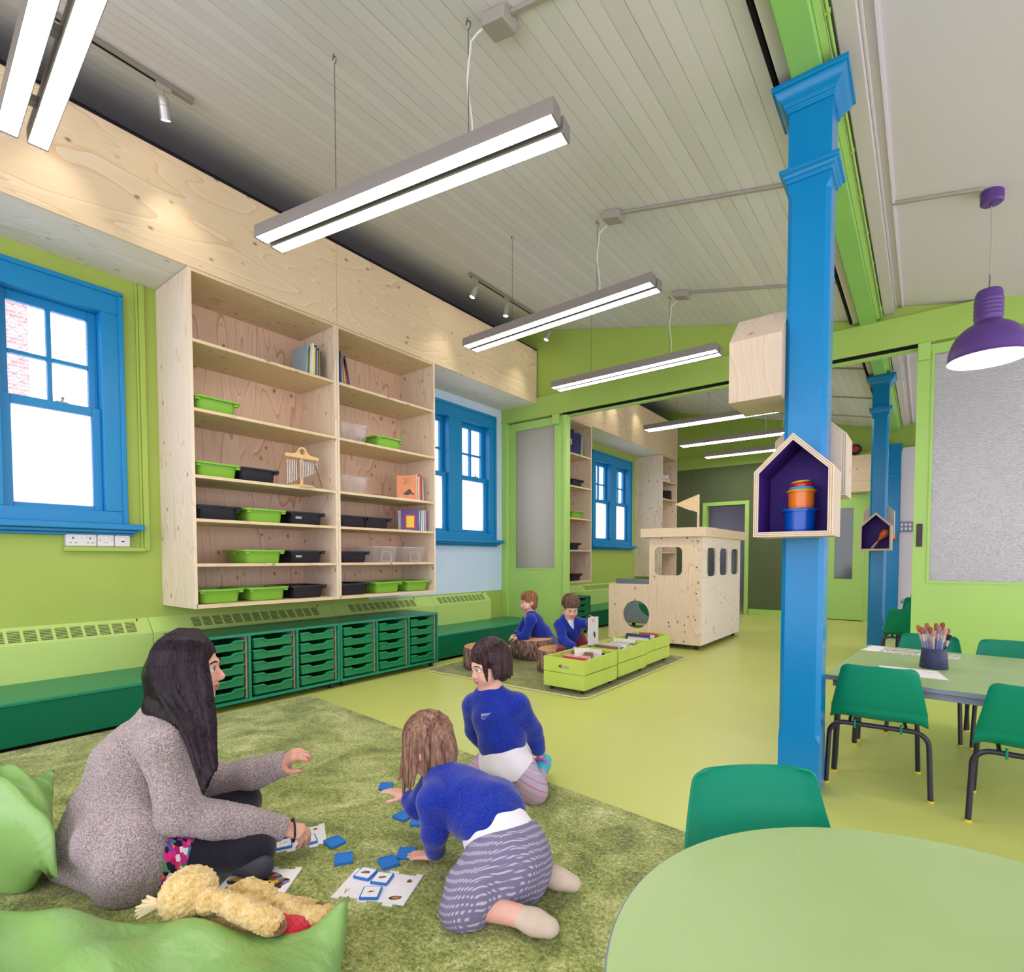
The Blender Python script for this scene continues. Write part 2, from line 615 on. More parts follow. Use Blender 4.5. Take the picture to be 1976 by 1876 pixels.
# brick building seen through the upper panes
def brick_mat():
    k = NT('brick_outside')
    k.set(0.9, 0.1)
    v = k.coord(rot=(0, PI / 2, 0))
    br = k.n('TexBrick', Scale=1.0)
    sx = k.n('SeparateXYZ'); k.l(k.coord(), sx.inputs[0])
    cb = k.n('CombineXYZ')
    k.l(k.math('ADD', sx.outputs['Y'], sx.outputs['X']), cb.inputs['X']); k.l(sx.outputs['Z'], cb.inputs['Y'])
    k.l(cb.outputs[0], br.inputs['Vector'])
    br.inputs['Color1'].default_value = lin('A78D88'); br.inputs['Color2'].default_value = lin('C4ADA6')
    br.inputs['Mortar'].default_value = lin('D9CFCC')
    br.inputs['Brick Width'].default_value = 0.23; br.inputs['Row Height'].default_value = 0.075
    br.inputs['Mortar Size'].default_value = 0.008
    k.l(br.outputs['Color'], k.b.inputs['Base Color'])
    return k.m
o = MB().box(-15.4, -3.4, 0.0, -14.4, 2.72, 11.0).build('brick_building', brick_mat())
tag(o, 'pale brick building outside, seen through the upper panes of the leftmost window', 'building')

# ------------------------------------------------------------------ plywood bulkheads over the windows
def bulkhead(label, y0, y1, joints, ztop, gap=0.003):
    root = thing('plywood_bulkhead', label, 'bulkhead', (-4.2, (y0 + y1) / 2, 2.976))
    ys = [y0] + joints + [y1]
    for a, b in zip(ys, ys[1:]):
        wpart(MB().box(-3.97, a + gap / 2, 2.978, -3.945, b - gap / 2, ztop), 'front_panel', PLY_H, root)
    wpart(MB().box(-4.499, y0, 2.978, -3.97, y1, 2.996), 'soffit_panel', PLY_PALE, root)
    wpart(MB().box(-3.985, y0, ztop - 0.001, -3.94, y1, ztop + 0.012), 'top_edge', DARKVOID, root)
    wpart(MB().box(-4.499, y0, ztop - 0.1, -3.985, y1, ztop - 0.08), 'top_board', DARKVOID, root)
    return root
bulkhead('long plywood bulkhead running above the windows and tall bookcases', -3.0, 5.565, [0.25, 2.69], 3.64)
bulkhead('plywood bulkhead in the far room beyond the sliding partition', 5.675, 10.39, [8.05], 3.66)

# ------------------------------------------------------------------ partition between the rooms
T0, T1 = 5.57, 5.67
mb = MB().prism([(-4.5, 3.05), (-0.385, 3.05), (-0.385, ZC(-0.385) - 0.002), (-4.5, ZC(-4.5) - 0.002)], 'y', T0 + 0.02, T1 - 0.02)
mb.prism([(-0.385, 3.05), (3.2, 3.05), (3.2, 3.052), (0.30, 3.052), (0.28, ZR(0.28) - 0.002), (-0.33, ZR(-0.33) - 0.002), (-0.385, 3.10)], 'y', T0 + 0.02, T1 - 0.02)
struct(mb.build('wall_partition', GREEN), 'green gable wall above the sliding doors')
mb = MB().box(-4.5, T0 - 0.03, 2.80, 3.2, T1 + 0.03, 3.05)
o = mb.build('trim_1', plain('header_green_paint', '9FBF5B', 0.45, 0.35, var=0.04, vscale=2.0), bevel=0.006)
struct(o, 'green header beam over the sliding doors')
mb = MB().box(-3.545, 5.60, 2.765, -0.085, 5.66, 2.80)
struct(mb.build('trim_2', LIME), 'green lower track rail of the sliding doors')
mb = MB().box(-3.545, 5.555, 2.782, -0.085, 5.60, 2.80)
struct(mb.build('trim_3', BLACK), 'dark sliding track slot')


RIB_L = glass_frost('ribbed_partition_glass', 'FAFAF8', wires=0.14, grid=0.013, scatter=0.62, gloss=0.12, grough=0.2, ribs=0.5)
RIB_R = glass_frost('ribbed_door_glass', 'DCDCE0', wires=0.18, grid=0.013, scatter=0.75, gloss=0.22, grough=0.2, ribs=0.35)


def door_leaf(name, label, x0, x1, gx0, gx1, gz0, gz1, y0, y1, top=2.785, glass=None):
    root = thing(name, label, 'door', ((x0 + x1) / 2, (y0 + y1) / 2, 0.0))
    root['kind'] = 'structure'
    del root['category']
    mb = MB().frame([(x0, 0.012), (x1, 0.012), (x1, top), (x0, top)], [(gx0, gz0), (gx1, gz0), (gx1, gz1), (gx0, gz1)], 'y', y0, y1)
    wpart(mb, 'door_leaf', LIME, root)
    bd = MB().frame([(gx0 - 0.012, gz0 - 0.012), (gx1 + 0.012, gz0 - 0.012), (gx1 + 0.012, gz1 + 0.012), (gx0 - 0.012, gz1 + 0.012)],
                    [(gx0 + 0.008, gz0 + 0.008), (gx1 - 0.008, gz0 + 0.008), (gx1 - 0.008, gz1 - 0.008), (gx0 + 0.008, gz1 - 0.008)], 'y', y0 - 0.006, y0 + 0.004)
    wpart(bd, 'glazing_bead', LIME, root)
    ym = (y0 + y1) / 2
    wpart(MB().box(gx0, ym - 0.004, gz0, gx1, ym + 0.004, gz1), 'pane', glass, root)
    return root


door_leaf('door_1', 'green sliding door leaf with tall ribbed glass by the wall corner', -4.41, -3.55, -4.305, -3.67, 0.90, 2.695, 5.585, 5.63, glass=RIB_L)
r2 = door_leaf('door_2', 'green sliding door leaf with wide ribbed glass behind the purple lamp', -0.085, 2.6, 0.022, 2.3, 0.84, 2.71, 5.585, 5.63, glass=RIB_R)
pl = MB().box(-0.062, 5.575, 1.13, -0.022, 5.586, 1.32)
pl.tube([(-0.042, 5.576, 1.22), (-0.042, 5.55, 1.22), (-0.042, 5.545, 1.22)], [0.008, 0.008, 0.014])
wpart(pl, 'door_handle', plain('dark_bronze', '3B3432', 0.4, 0.5, 0.6), r2, bevel=0.002)
struct(MB().box(-4.5, 5.545, 0.0, -4.41, 5.665, 2.80).build('trim_4', LIME, bevel=0.006), 'green door post against the window wall')
struct(MB().box(-3.55, 5.56, 0.0, -3.50, 5.655, 2.78).build('trim_5', LIME, bevel=0.005), 'green stop post at the opening')
struct(MB().box(-3.70, 5.54, 2.68, -3.60, 5.585, 2.80).box(-0.085, 5.545, 2.66, 0.0, 5.585, 2.80).build('trim_6', LIME, bevel=0.004), 'green blocks carrying the sliding door rail')

# ------------------------------------------------------------------ timber beam, wall plates and trunking along the valley
def beam(label, y0, y1):
    root = thing('ceiling_beam', label, 'beam', (-0.427, (y0 + y1) / 2, 3.0))
    wpart(MB().box(-0.495, y0, 3.044, -0.379, y1, 3.20), 'beam', BEAMGREEN, root, bevel=0.006)
    wpart(MB().box(-0.379, y0, 3.075, -0.350, y1, 3.17), 'edge_strip', plain('cable_strip_green', 'A9CF77', 0.5, 0.3), root, bevel=0.003)
    c = MB()
    c.tube([(-0.335, y0, 3.075), (-0.335, y1, 3.075)], 0.006, 8)
    n = int((y1 - y0) / 0.42)
    for i in range(n):
        yy = y0 + (i + 0.5) * (y1 - y0) / n
        c.box(-0.345, yy - 0.004, 3.068, -0.326, yy + 0.004, 3.085)
    wpart(c, 'cable', plain('lime_cable', '9BBE62', 0.5, 0.3), root, smooth=True)
    wpart(MB().box(-0.545, y0, 3.075, -0.495, y1, 3.2), 'wall_plate', GREYPL, root)
    wpart(MB().box(-0.572, y0, 3.085, -0.555, y1, 3.2), 'shadow_gap', BLACK, root)
    return root
beam('lime green timber beam carried by the front blue column', -3.0, 5.565)
beam('lime green timber beam in the far room above the farther blue columns', 5.675, 10.39)
for y0, y1 in ((-3.0, 5.59), (5.65, 10.39)):
    struct(MB().box(-0.325, y0, 3.10, -0.25, y1, 3.25).box(-0.25, y0, 3.14, -0.235, y1, 3.25).build('trim_7', GREYPL, bevel=0.004), 'grey cornice boards beside the beam')
    struct(MB().box(-0.20, y0, 3.135, -0.187, y1, 3.25).build('trim_8', WHITEPL), 'pale lining strip of the plaster ceiling')

# ------------------------------------------------------------------ far end wall of the far room
mb = MB()
x_l, x_r = -4.5, 3.2
dx0, dx1, dz = -3.36, -2.66, 2.03
zt = 4.1
mb.box(x_l, YF, 2.765, x_r, YF + 0.12, 4.1)
struct(mb.build('wall_end', plain('far_wall_green', '93AE4E', 0.55, 0.3)), 'green upper part of the far end wall')
mb = MB()
for a, b in ((x_l, -3.65), (-3.65, dx0)):
    mb.box(a + 0.002, YF, 0.105, b - 0.002, YF + 0.12, 2.765)
mb.box(dx0, YF, dz, dx1, YF + 0.12, 2.765)
mb.box(dx1, YF, 0.105, -2.0, YF + 0.12, 2.765); mb.box(-1.996, YF, 0.105, -1.32, YF + 0.12, 2.765)
struct(mb.build('wall_end', OLIVE), 'dark olive pinboard lining of the far end wall')
struct(MB().box(x_l, YF - 0.012, 0, dx0 - 0.08, YF + 0.1, 0.105).box(dx1 + 0.08, YF - 0.012, 0, -1.32, YF + 0.1, 0.105).build('baseboard_end', LIME, bevel=0.003), 'lime baseboard of the far end wall')
mb = MB()
mb.box(dx0 - 0.08, YF - 0.02, 0, dx0, YF + 0.13, dz + 0.07).box(dx1, YF - 0.02, 0, dx1 + 0.07, YF + 0.13, dz + 0.07).box(dx0, YF - 0.02, dz, dx1, YF + 0.13, dz + 0.07)
struct(mb.build('trim_9', LIME, bevel=0.004), 'lime door frame in the olive wall')
# right part of the end wall
mb = MB().box(-1.32, YF, 2.06, -0.78, YF + 0.12, 2.765)
mb.box(-0.789, YF - 0.02, 0.0, -0.33, YF + 0.12, 2.765)
struct(mb.build('wall_end', LIME), 'lime wall around the far green door')
struct(MB().box(-0.33, YF - 0.05, 0.0, 3.2, YF + 0.12, 2.765).build('wall_end', plain('lilac_grey_wall', 'D3CCD2', 0.6, 0.3)), 'pale grey lilac wall beside the far columns')
rd = thing('door_3', 'lime green door with a narrow tall vision panel in the far wall', 'door', (-1.05, YF, 0))
rd['kind'] = 'structure'; del rd['category']
wpart(MB().frame([(-1.31, 0.012), (-0.79, 0.012), (-0.79, 2.045), (-1.31, 2.045)], [(-1.215, 0.69), (-0.955, 0.69), (-0.955, 1.87), (-1.215, 1.87)], 'y', YF - 0.02, YF + 0.03), 'door_leaf', LIME, rd)
wpart(MB().box(-1.215, YF, 0.69, -0.955, YF + 0.01, 1.87), 'pane', plain('dark_door_glass', '4C5A52', 0.08, 0.6), rd)
struct(MB().box(-1.315, YF - 0.03, 2.045, -0.78, YF, 2.075).build('trim_10', LIME), 'lime lintel strip over the far door')

struct(MB().box(-1.312, YF - 0.012, 0.0, -0.788, YF + 0.03, 0.0125).build('trim_11', BLACK), 'dark strip added to block light under the far green door')  # added strip that hides the bright gap below the door leaf

# lobby seen through the open doorway
struct(MB().box(-4.6, 13.4, 0, -1.0, 13.5, 3.0).build('wall_lobby', plain('lobby_white', 'CFCBD8', 0.6, 0.3)), 'pale lilac wall of the lobby beyond the doorway')
mb = MB().box(-4.6, 10.53, 0, -4.48, 12.2, 3.0).box(-4.6, 12.9, 0, -4.48, 13.4, 3.0).box(-4.6, 12.2, 0, -4.48, 12.9, 1.1).box(-4.6, 12.2, 2.3, -4.48, 12.9, 3.0)
struct(mb.build('wall_lobby', GREEN), 'green side wall of the lobby beyond the doorway')
struct(MB().box(-1.1, 10.53, 0, -1.0, 13.4, 3.0).build('wall_lobby', plain('lobby_white', 'CFCBD8')), 'lilac right wall of the lobby')
struct(MB().box(-4.6, 10.5, 3.0, -1.0, 13.5, 3.05).build('ceiling', WHITEPL), 'ceiling of the lobby')
w = thing('window_4', 'blue window in the lobby beyond the far doorway', 'window', (-4.48, 12.55, 1.1))
w['kind'] = 'structure'; del w['category']
mb = MB().frame([(12.1, 1.0), (13.0, 1.0), (13.0, 2.4), (12.1, 2.4)], [(12.22, 1.15), (12.88, 1.15), (12.88, 2.28), (12.22, 2.28)], 'x', -4.50, -4.44)
mb.box(-4.49, 12.22, 1.68, -4.45, 12.88, 1.73)
wpart(mb, 'window_frame', BLUE, w, bevel=0.004)
wpart(MB().box(-4.475, 12.22, 1.15, -4.47, 12.88, 2.28), 'pane', GFROST, w)
# ------------------------------------------------------------------ fluorescent pendants
ALU = plain('grey_aluminium', '8F8A86', 0.45, 0.5, 0.3)
TUBEM = emit('fluorescent_diffuser', 'FFF6F2', TUBE)
WIRE = plain('steel_wire', '6B6964', 0.4, 0.5, 0.6)
CABLEW = plain('white_flex', 'D8D6D2', 0.5, 0.4)
CONDUIT = plain('grey_conduit', 'A19B94', 0.5, 0.4)


def tube_light(label, c, length, yaw, hooks, cable=None, group='twin tube lights hung in a row'):
    """c = centre of the underside; hooks = x offsets along the light of the two wires"""
    root = thing('tube_light', label, 'ceiling light', c, yaw, group)
    L = length / 2
    hw, g, h = 0.036, 0.014, 0.066
    for s in (-1, 1):
        a, b = sorted((s * g, s * (g + 2 * hw)))
        m = MB()
        m.box(-L, a, 0.004, L, b, h).box(-L, a, 0.0, L, a + 0.004, 0.004).box(-L, b - 0.004, 0.0, L, b, 0.004)
        m.box(-L, a, -0.001, -L + 0.012, b, 0.004).box(L - 0.012, a, -0.001, L, b, 0.004)
        ch = m.build('housing', ALU, root, bevel=0.002)
        MB().box(-L + 0.012, a + 0.004, 0.0005, L - 0.012, b - 0.004, 0.005).build('diffuser', TUBEM, ch)
    for x in (-L * 0.72, -L * 0.2, L * 0.2, L * 0.72):
        MB().box(x - 0.02, -g - 0.002, 0.03, x + 0.02, g + 0.002, 0.058).build('bridge', ALU, root)
    cy, sy = math.cos(yaw), math.sin(yaw)
    for x in hooks:
        wx, wy = c[0] + x * cy, c[1] + x * sy
        zt = ZC(wx) - c[2]
        w = MB().tube([(x, 0, 0.06), (x, 0, zt - 0.05)], 0.0018, 6)
        pts = [(x + 0.012 * math.sin(t) , 0, zt - 0.032 - 0.018 * math.cos(t)) for t in np.linspace(0, 4.4, 12)]
        pts.append((x - 0.004, 0, zt))
        w.tube(pts, 0.0025, 6)
        w.build('hanging_wire', WIRE, root, smooth=True)
    if cable is not None:
        x, bx = cable                      # drop point on the light, box offset
        wx = c[0] + (x + bx) * cy
        zt = ZC(wx) - c[2]
        pts = []
        for t in np.linspace(0, 1, 22):
            pts.append((x + 0.007 * math.sin(t * 9.0) + (0.008 + bx * max(0, t - 0.93) / 0.07), 0.006 + 0.01 * math.sin(t * 7), 0.066 + t * (zt - 0.03 - 0.066)))
        MB().tube(pts, 0.0045, 8).build('flex', CABLEW, root, smooth=True)
    return root


tube_light('nearest twin tube light, running off the top left corner', (-2.317, 0.556, 2.85), 1.72, math.radians(-3.1), (-0.4, 0.45))
tube_light('large twin tube light across the middle of the ceiling, second from the camera', (-2.05, 1.705, 2.745), 1.742, math.radians(9.9), (-0.36, 0.43), (0.425, 0.10))
tube_light('third twin tube light, hanging in front of the green gable', (-2.31, 3.445, 2.83), 1.71, math.radians(-1.2), (-0.38, 0.40), (0.40, 0.09))
tube_light('fourth twin tube light, just before the sliding partition header', (-2.32, 4.82, 2.825), 1.71, 0.0, (-0.42, 0.40), (0.40, 0.08))
tube_light('nearest tube light in the far room behind the partition header', (-2.32, 7.15, 2.83), 1.71, 0.0, (-0.42, 0.40), (0.40, 0.08))
tube_light('middle tube light of the far room above the play boat flag', (-2.32, 8.50, 2.83), 1.71, 0.0, (-0.42, 0.40), (0.40, 0.08))
tube_light('farthest tube light, close to the far olive wall', (-2.32, 9.70, 2.83), 1.71, 0.0, (-0.42, 0.40), (0.40, 0.08))


def conduit(label, x0, y, x1=-0.56, x_right=None, boxed=True):
    root = thing('cable_conduit', label, 'conduit', (x0, y, ZC(x0)), 0, 'grey conduits across the boarded ceiling')
    M = Matrix.Rotation(math.atan(0.231), 4, 'Y')
    L = (x1 - x0) / math.cos(math.atan(0.231))
    MB().box(0.0, -0.011, -0.018, L, 0.011, -0.001).xf(M).build('conduit', CONDUIT, root, bevel=0.003)
    if boxed:
        MB().box(-0.05, -0.05, -0.055, 0.075, 0.05, -0.001).xf(M).build('junction_box', CONDUIT, root, bevel=0.006)
        MB().box(-0.075, -0.009, -0.03, -0.05, 0.009, -0.012).xf(M).build('cable_gland', CABLEW, root, bevel=0.003)
    return root
conduit('grey conduit with junction box at the very top of the photo', -1.50, 1.832)
conduit('grey conduit with junction box ending behind the blue column', -1.76, 3.38)
conduit('grey conduit with junction box close to the green gable', -1.78, 4.74)
conduit('grey conduit of the nearest light in the far room', -1.75, 7.05)
conduit('grey conduit of the middle light in the far room', -1.75, 8.42)
conduit('grey conduit of the farthest light in the far room', -1.75, 9.62)

# ------------------------------------------------------------------ spot tracks
SPOTBODY = plain('silver_spot', 'B9B6B2', 0.35, 0.5, 0.6)
SPOTLENS = emit('spot_lens', 'FFF1DC', 22.0)


def track(label, y0, y1, x=-3.61):
    root = thing('spot_track', label, 'light track', (x, (y0 + y1) / 2, ZC(x)), 0, 'ceiling spot tracks above the bulkhead')
    zt = ZC(x)
    wpart(MB().box(x - 0.016, y0, zt - 0.034, x + 0.016, y1, zt - 0.004), 'track_rail', plain('track_grey', '8D8880', 0.5, 0.4), root, bevel=0.002)
    wpart(MB().box(x - 0.006, y0 + 0.02, zt - 0.0355, x + 0.006, y1 - 0.12, zt - 0.0335), 'track_slot', BLACK, root)
    wpart(MB().box(x - 0.017, y1 - 0.12, zt - 0.036, x + 0.017, y1, zt - 0.004), 'feed_end', plain('track_grey', '8D8880'), root, bevel=0.002)
    return root


def spot(label, y, aim, x=-3.61, power=5):
    zt = ZC(x) - 0.034
    root = thing('spotlight', label, 'spotlight', (x, y, zt), 0, 'silver track spotlights')
    p = Vector((0, 0, -0.115))
    MB().box(-0.014, -0.04, -0.02, 0.014, 0.04, 0.0).tube([(0, 0, -0.018), (0, 0, -0.09)], 0.006, 8).build('arm', SPOTBODY, root, bevel=0.002)
    d = (Vector(aim) - Vector((x, y, zt - 0.1))).normalized()
    q = d.to_track_quat('Z', 'Y').to_matrix()
    b = MB().lathe([(0, -0.045), (0.026, -0.045), (0.030, -0.038), (0.030, -0.005), (0.028, -0.003), (0.028, 0.0), (0.030, 0.002), (0.030, 0.065), (0.027, 0.066), (0.0, 0.066)], n=24)
    b.xf(q.to_4x4()); b.xf(Matrix.Translation(p))
    body = b.build('lamp_body', SPOTBODY, root, smooth=True)
    l = MB().lathe([(0, 0.0685), (0.0215, 0.0685), (0.0235, 0.0665), (0, 0.0665)], n=20).xf(q.to_4x4()).xf(Matrix.Translation(p))
    l.build('lens', SPOTLENS, body)
    ld = bpy.data.lights.new('spot_beam', 'SPOT')
    ld.energy = power; ld.spot_size = math.radians(62); ld.spot_blend = 1.0; ld.color = (1.0, 0.9, 0.74); ld.shadow_soft_size = 0.02
    lo = bpy.data.objects.new('spot_beam', ld); COL.objects.link(lo)
    lo.parent = root
    lo.location = p + d * 0.085
    lo.rotation_euler = d.to_track_quat('-Z', 'Y').to_euler()
    return root


track('spot track at the upper left, ending beside the second tube light', -0.6, 1.474)
spot('bright round spotlight peeping out beside the nearest tube light', 0.90, (-3.85, 0.85, 3.0))
spot('silver cylinder spotlight on the left ceiling track', 1.315, (-3.82, 1.47, 3.2))
track('spot track in the middle distance above the second bay', 3.95, 5.42)
spot('first star-bright spotlight of the middle track', 4.03, (-3.80, 3.88, 3.1))
spot('second spotlight of the middle track, pointing straight down', 4.53, (-3.68, 4.50, 2.9))
spot('spotlight nearest the green gable', 5.33, (-3.80, 5.15, 3.1))
track('spot track in the far room above its bulkhead', 7.05, 8.75)
spot('first spotlight in the far room', 7.25, (-3.93, 7.1, 3.2), power=3)
spot('middle spotlight in the far room', 7.65, (-3.93, 7.6, 3.2), power=3)
spot('tilted spotlight at the end of the far room track', 8.35, (-3.93, 8.5, 3.25), power=3)

# ------------------------------------------------------------------ purple pendant lamp
PURPLE = plain('purple_enamel', '54347F', 0.42, 0.5)
px, py = 0.252, 4.0
zc = ZR(px)
lamp = thing('pendant_lamp', 'purple dome pendant lamp with white inside, hanging over the rectangular table', 'pendant lamp', (px, py, 2.15))
prof = [(0.052, 0.372), (0.06, 0.355), (0.062, 0.33)]
for i in range(5):
    z = 0.325 - i * 0.022
    prof += [(0.062, z), (0.066, z - 0.006), (0.066, z - 0.012), (0.062, z - 0.018)]
prof += [(0.062, 0.20)]
MB().lathe([(0, 0.378)] + prof + [(0.058, 0.20), (0.056, 0.34), (0, 0.35)], n=40).build('neck', PURPLE, lamp, smooth=True)
dome = [(0.060, 0.205)] + [(0.176 * math.sin(t) ** 0.85 if t > 0.3 else 0.176 * math.sin(t) ** 0.85, 0.015 + 0.185 * math.cos(t)) for t in np.linspace(0.36, PI / 2, 16)] + [(0.178, 0.0), (0.180, -0.004)]
sh = MB().lathe(dome, n=56).build('shade', PURPLE, lamp, smooth=True)
inner = [(r - 0.003, z - 0.002) for r, z in dome]
MB().lathe([(0, 0.20)] + inner + [(0.180, -0.004)], n=56).build('shade_lining', emit('glowing_white_enamel', 'FFFFFF', 0.12), sh, smooth=True)  # weak glow put into the enamel, standing in for light from the bulb
MB().lathe([(0, 0.035), (0.012, 0.037), (0.022, 0.05), (0.024, 0.07), (0.024, 0.14), (0.018, 0.15), (0.018, 0.2), (0, 0.2)], n=20).build('bulb', emit('warm_bulb', 'FFF4E4', 14.0), lamp, smooth=True)
MB().tube([(0, 0, 0.37), (0.001, 0.001, 0.46)], 0.0035, 8).build('flex', plain('dark_flex', '6A6358', 0.5), lamp)
MB().tube([(0.001, 0.001, 0.45), (0.004, -0.003, 0.62), (-0.002, 0.002, zc - 2.15 - 0.06)], 0.0032, 8).build('flex', plain('clear_flex', 'A9A6A0', 0.3, 0.6), lamp, smooth=True)
ro = MB().lathe([(0, -0.075), (0.007, -0.075), (0.008, -0.062), (0.046, -0.060), (0.052, -0.054), (0.052, 0.004), (0, 0.004)], (0, 0, zc - 2.15 - 0.004), n=40)
ro.build('ceiling_rose', PURPLE, lamp, smooth=True)
rc = thing('cable_conduit', 'grey conduit on the white ceiling leading to the purple lamp', 'conduit', (-0.18, py - 0.06, ZR(-0.18)), 0)
M = Matrix.Rotation(math.atan(0.20), 4, 'Y')
MB().box(-0.02, -0.01, -0.017, 0.40, 0.01, -0.001).xf(M).build('conduit', CONDUIT, rc, bevel=0.003)

# ------------------------------------------------------------------ blue columns
def sq(prof, n=4):
    return [(r * math.sqrt(2), z) for r, z in prof]


def column(label, x, y, w=0.1645, h=3.0):
    root = thing('column', label, 'column', (x, y, 0))
    a = w / 2
    m = MB()
    c = 0.019
    R45 = Matrix.Rotation(PI / 4, 3, 'Z')
    rows = [(0.0, 0.0), (0.225, 0.0), (0.262, c), (2.585, c), (2.62, 0.0), (h, 0.0)]
    ring = []
    for z, q in rows:
        q = max(q, 0.0005)
        ring.append([(a - q, -a, z), (a, -a + q, z), (a, a - q, z), (a - q, a, z), (-a + q, a, z), (-a, a - q, z), (-a, -a + q, z), (-a + q, -a, z)])
    vs = [p for r in ring for p in r]
    fs = [[i * 8 + k, i * 8 + (k + 1) % 8, (i + 1) * 8 + (k + 1) % 8, (i + 1) * 8 + k] for i in range(len(rows) - 1) for k in range(8)]
    m.add(vs, fs)
    m.build('shaft', COLBLUE, root)
    cap1 = [(0, 2.94), (a, 2.94), (a + 0.008, 2.944), (a + 0.010, 2.958), (a + 0.018, 2.964), (a + 0.021, 2.978), (a + 0.036, 2.99), (a + 0.046, 3.008), (a + 0.049, 3.02), (a + 0.060, 3.024), (a + 0.060, 3.0435), (0, 3.0435)]
    MB().lathe(sq(cap1), n=4, axis=R45).build('capital', COLBLUE, root, bevel=0.002)
    cap2 = [(0, 2.645), (a, 2.645), (a + 0.006, 2.648), (a + 0.008, 2.660), (a + 0.016, 2.666), (a + 0.019, 2.678), (a + 0.030, 2.684), (a + 0.031, 2.700), (0, 2.700)]
    MB().lathe(sq(cap2), n=4, axis=R45).build('collar_moulding', COLBLUE, root, bevel=0.002)
    return root
column('big blue square column in the right foreground carrying the purple house shelf', -0.427, 2.68)
column('blue square column in the far room carrying the shelf with the maraca', -0.427, 7.245, 0.155)
col3 = thing('column', 'farthest blue pilaster with a red call point against the end wall', 'column', (-0.43, 10.31, 0))
MB().box(-0.095, -0.05, 0, 0.095, 0.03, 2.80).build('shaft', COLBLUE, col3)
MB().box(-0.115, -0.07, 2.72, 0.115, 0.03, 2.82).box(-0.105, -0.06, 2.30, 0.105, 0.03, 2.36).build('capital', COLBLUE, col3, bevel=0.004)

# ------------------------------------------------------------------ little plywood house shelves
EDGE_L = plain('ply_edge_light', 'DCCDB6', 0.6, 0.3, var=0.06, vscale=30)
EDGE_D = plain('ply_edge_dark', 'A99577', 0.6, 0.3, var=0.08, vscale=30)
PURP_IN = plain('purple_interior', '3C1D78', 0.6, 0.3)
HOUSE_PLY = plywood('pale_plywood_house', 'z', base='C9B8A2', dark='B2977A', pale='D2C6B4', stretch=6.0, knots=0.6)


def house_poly(w, he, ha, t):
    """outline inset by t"""
    k = math.hypot(w / 2, ha - he)
    s = t * k / (w / 2)
    return [(-w / 2 + t, t), (w / 2 - t, t), (w / 2 - t, he - t * (k - (ha - he)) / (w / 2)), (0, ha - s), (-w / 2 + t, he - t * (k - (ha - he)) / (w / 2))]


def house_shelf(label, loc, rz, w=0.29, he=0.27, ha=0.413, d=0.218, t=0.019, group='little house shelves on the blue columns'):
    """local: opening faces -y, back panel at y = 0"""
    root = thing('house_shelf', label, 'wall shelf', loc, rz, group)
    L = 5
    m = MB(); idx = []
    for i in range(L):
        a, b = house_poly(w, he, ha, t * i / L), house_poly(w, he, ha, t * (i + 1) / L)
        n0 = len(m.f)
        m.frame(a, b, 'y', -d, 0.0)
        idx += [(2 if i == 0 else i % 2)] * (len(m.f) - n0)
    o = m.build('shell', None, root)
    for q in (EDGE_L, EDGE_D, EDGE_L):
        o.data.materials.append(q)
    o.data.materials.append(HOUSE_PLY)
    for p, k in zip(o.data.polygons, idx):
        p.material_index = k
        nrm = p.normal
        if k == 2:
            p.material_index = 0 if abs(nrm.y) > 0.9 else 3
    MB().frame(house_poly(w, he, ha, t), house_poly(w, he, ha, t + 0.0015), 'y', -d + 0.0015, -0.012).build('lining', PURP_IN, root)
    MB().prism(house_poly(w, he, ha, t), 'y', -0.012, -0.002).build('back_panel', PURP_IN, root)
    MB().prism(house_poly(w, he, ha, t), 'y', -0.002, 0.001).build('back_board', HOUSE_PLY, root)
    return root


Y1 = 2.68 - 0.0823
house_shelf('purple lined house shelf with the stacking cups, on the front of the big column', (-0.431, Y1, 1.12), 0)
house_shelf('pale house shelf facing away on the back of the big blue column', (-0.431, 2.68 + 0.0823, 1.312), PI)
house_shelf('high pale house shelf on the left side of the big column near the header', (-0.427 - 0.0823, 2.68, 1.735), -PI / 2)
Y2 = 7.245 - 0.0775
house_shelf('small purple lined house shelf with the maraca on the far column', (-0.434, Y2, 1.118), 0)
house_shelf('house shelf facing away on the back of the far column', (-0.43, 7.245 + 0.0775, 1.30), PI)


def cup(name, label, loc, r0, r1, h, col, rim=0.004, rimh=0.01, tilt=None):
    m = plain('toy_' + col, col, 0.25, 0.5)
    root = thing(name, label, 'toy cup', loc, 0, 'stacking cups in the house shelf')
    b = MB().lathe([(0, 0), (r0 - 0.003, 0), (r0, 0.003), (r0 + (r1 - r0) * 0.12, h * 0.12), (r0 + (r1 - r0) * 0.12 + 0.0015, h * 0.13), (r1, h - rimh), (r1 - 0.003, h - rimh), (r0 - 0.004, 0.004), (0, 0.004)], n=36)
    if tilt: b.xf(Matrix.Rotation(tilt, 4, 'Y'))
    b.build('cup_body', m, root, smooth=True)
    q = MB().lathe([(r1 - 0.003, h - rimh), (r1 + rim, h - rimh), (r1 + rim + 0.001, h - rimh * 0.4), (r1 + rim, h), (r1 - 0.002, h), (r1 - 0.003, h - rimh)], n=36)
    if tilt: q.xf(Matrix.Rotation(tilt, 4, 'Y'))
    q.build('rim', m, root, smooth=True)
    return root
cx, cy, cz = -0.417, 2.50, 1.139
cup('stacking_cup', 'large blue stacking cup at the bottom of the stack', (cx - 0.004, cy, cz), 0.054, 0.060, 0.098, '0450B4', 0.010, 0.012)
cup('stacking_cup', 'orange stacking cup standing on the blue cup', (cx, cy, cz + 0.098), 0.046, 0.050, 0.076, 'E27A22', 0.007, 0.008)
cup('stacking_cup', 'lime green stacking cup rim just above the orange cup', (cx, cy, cz + 0.1655), 0.044, 0.046, 0.013, '7AC540', 0.005, 0.006)
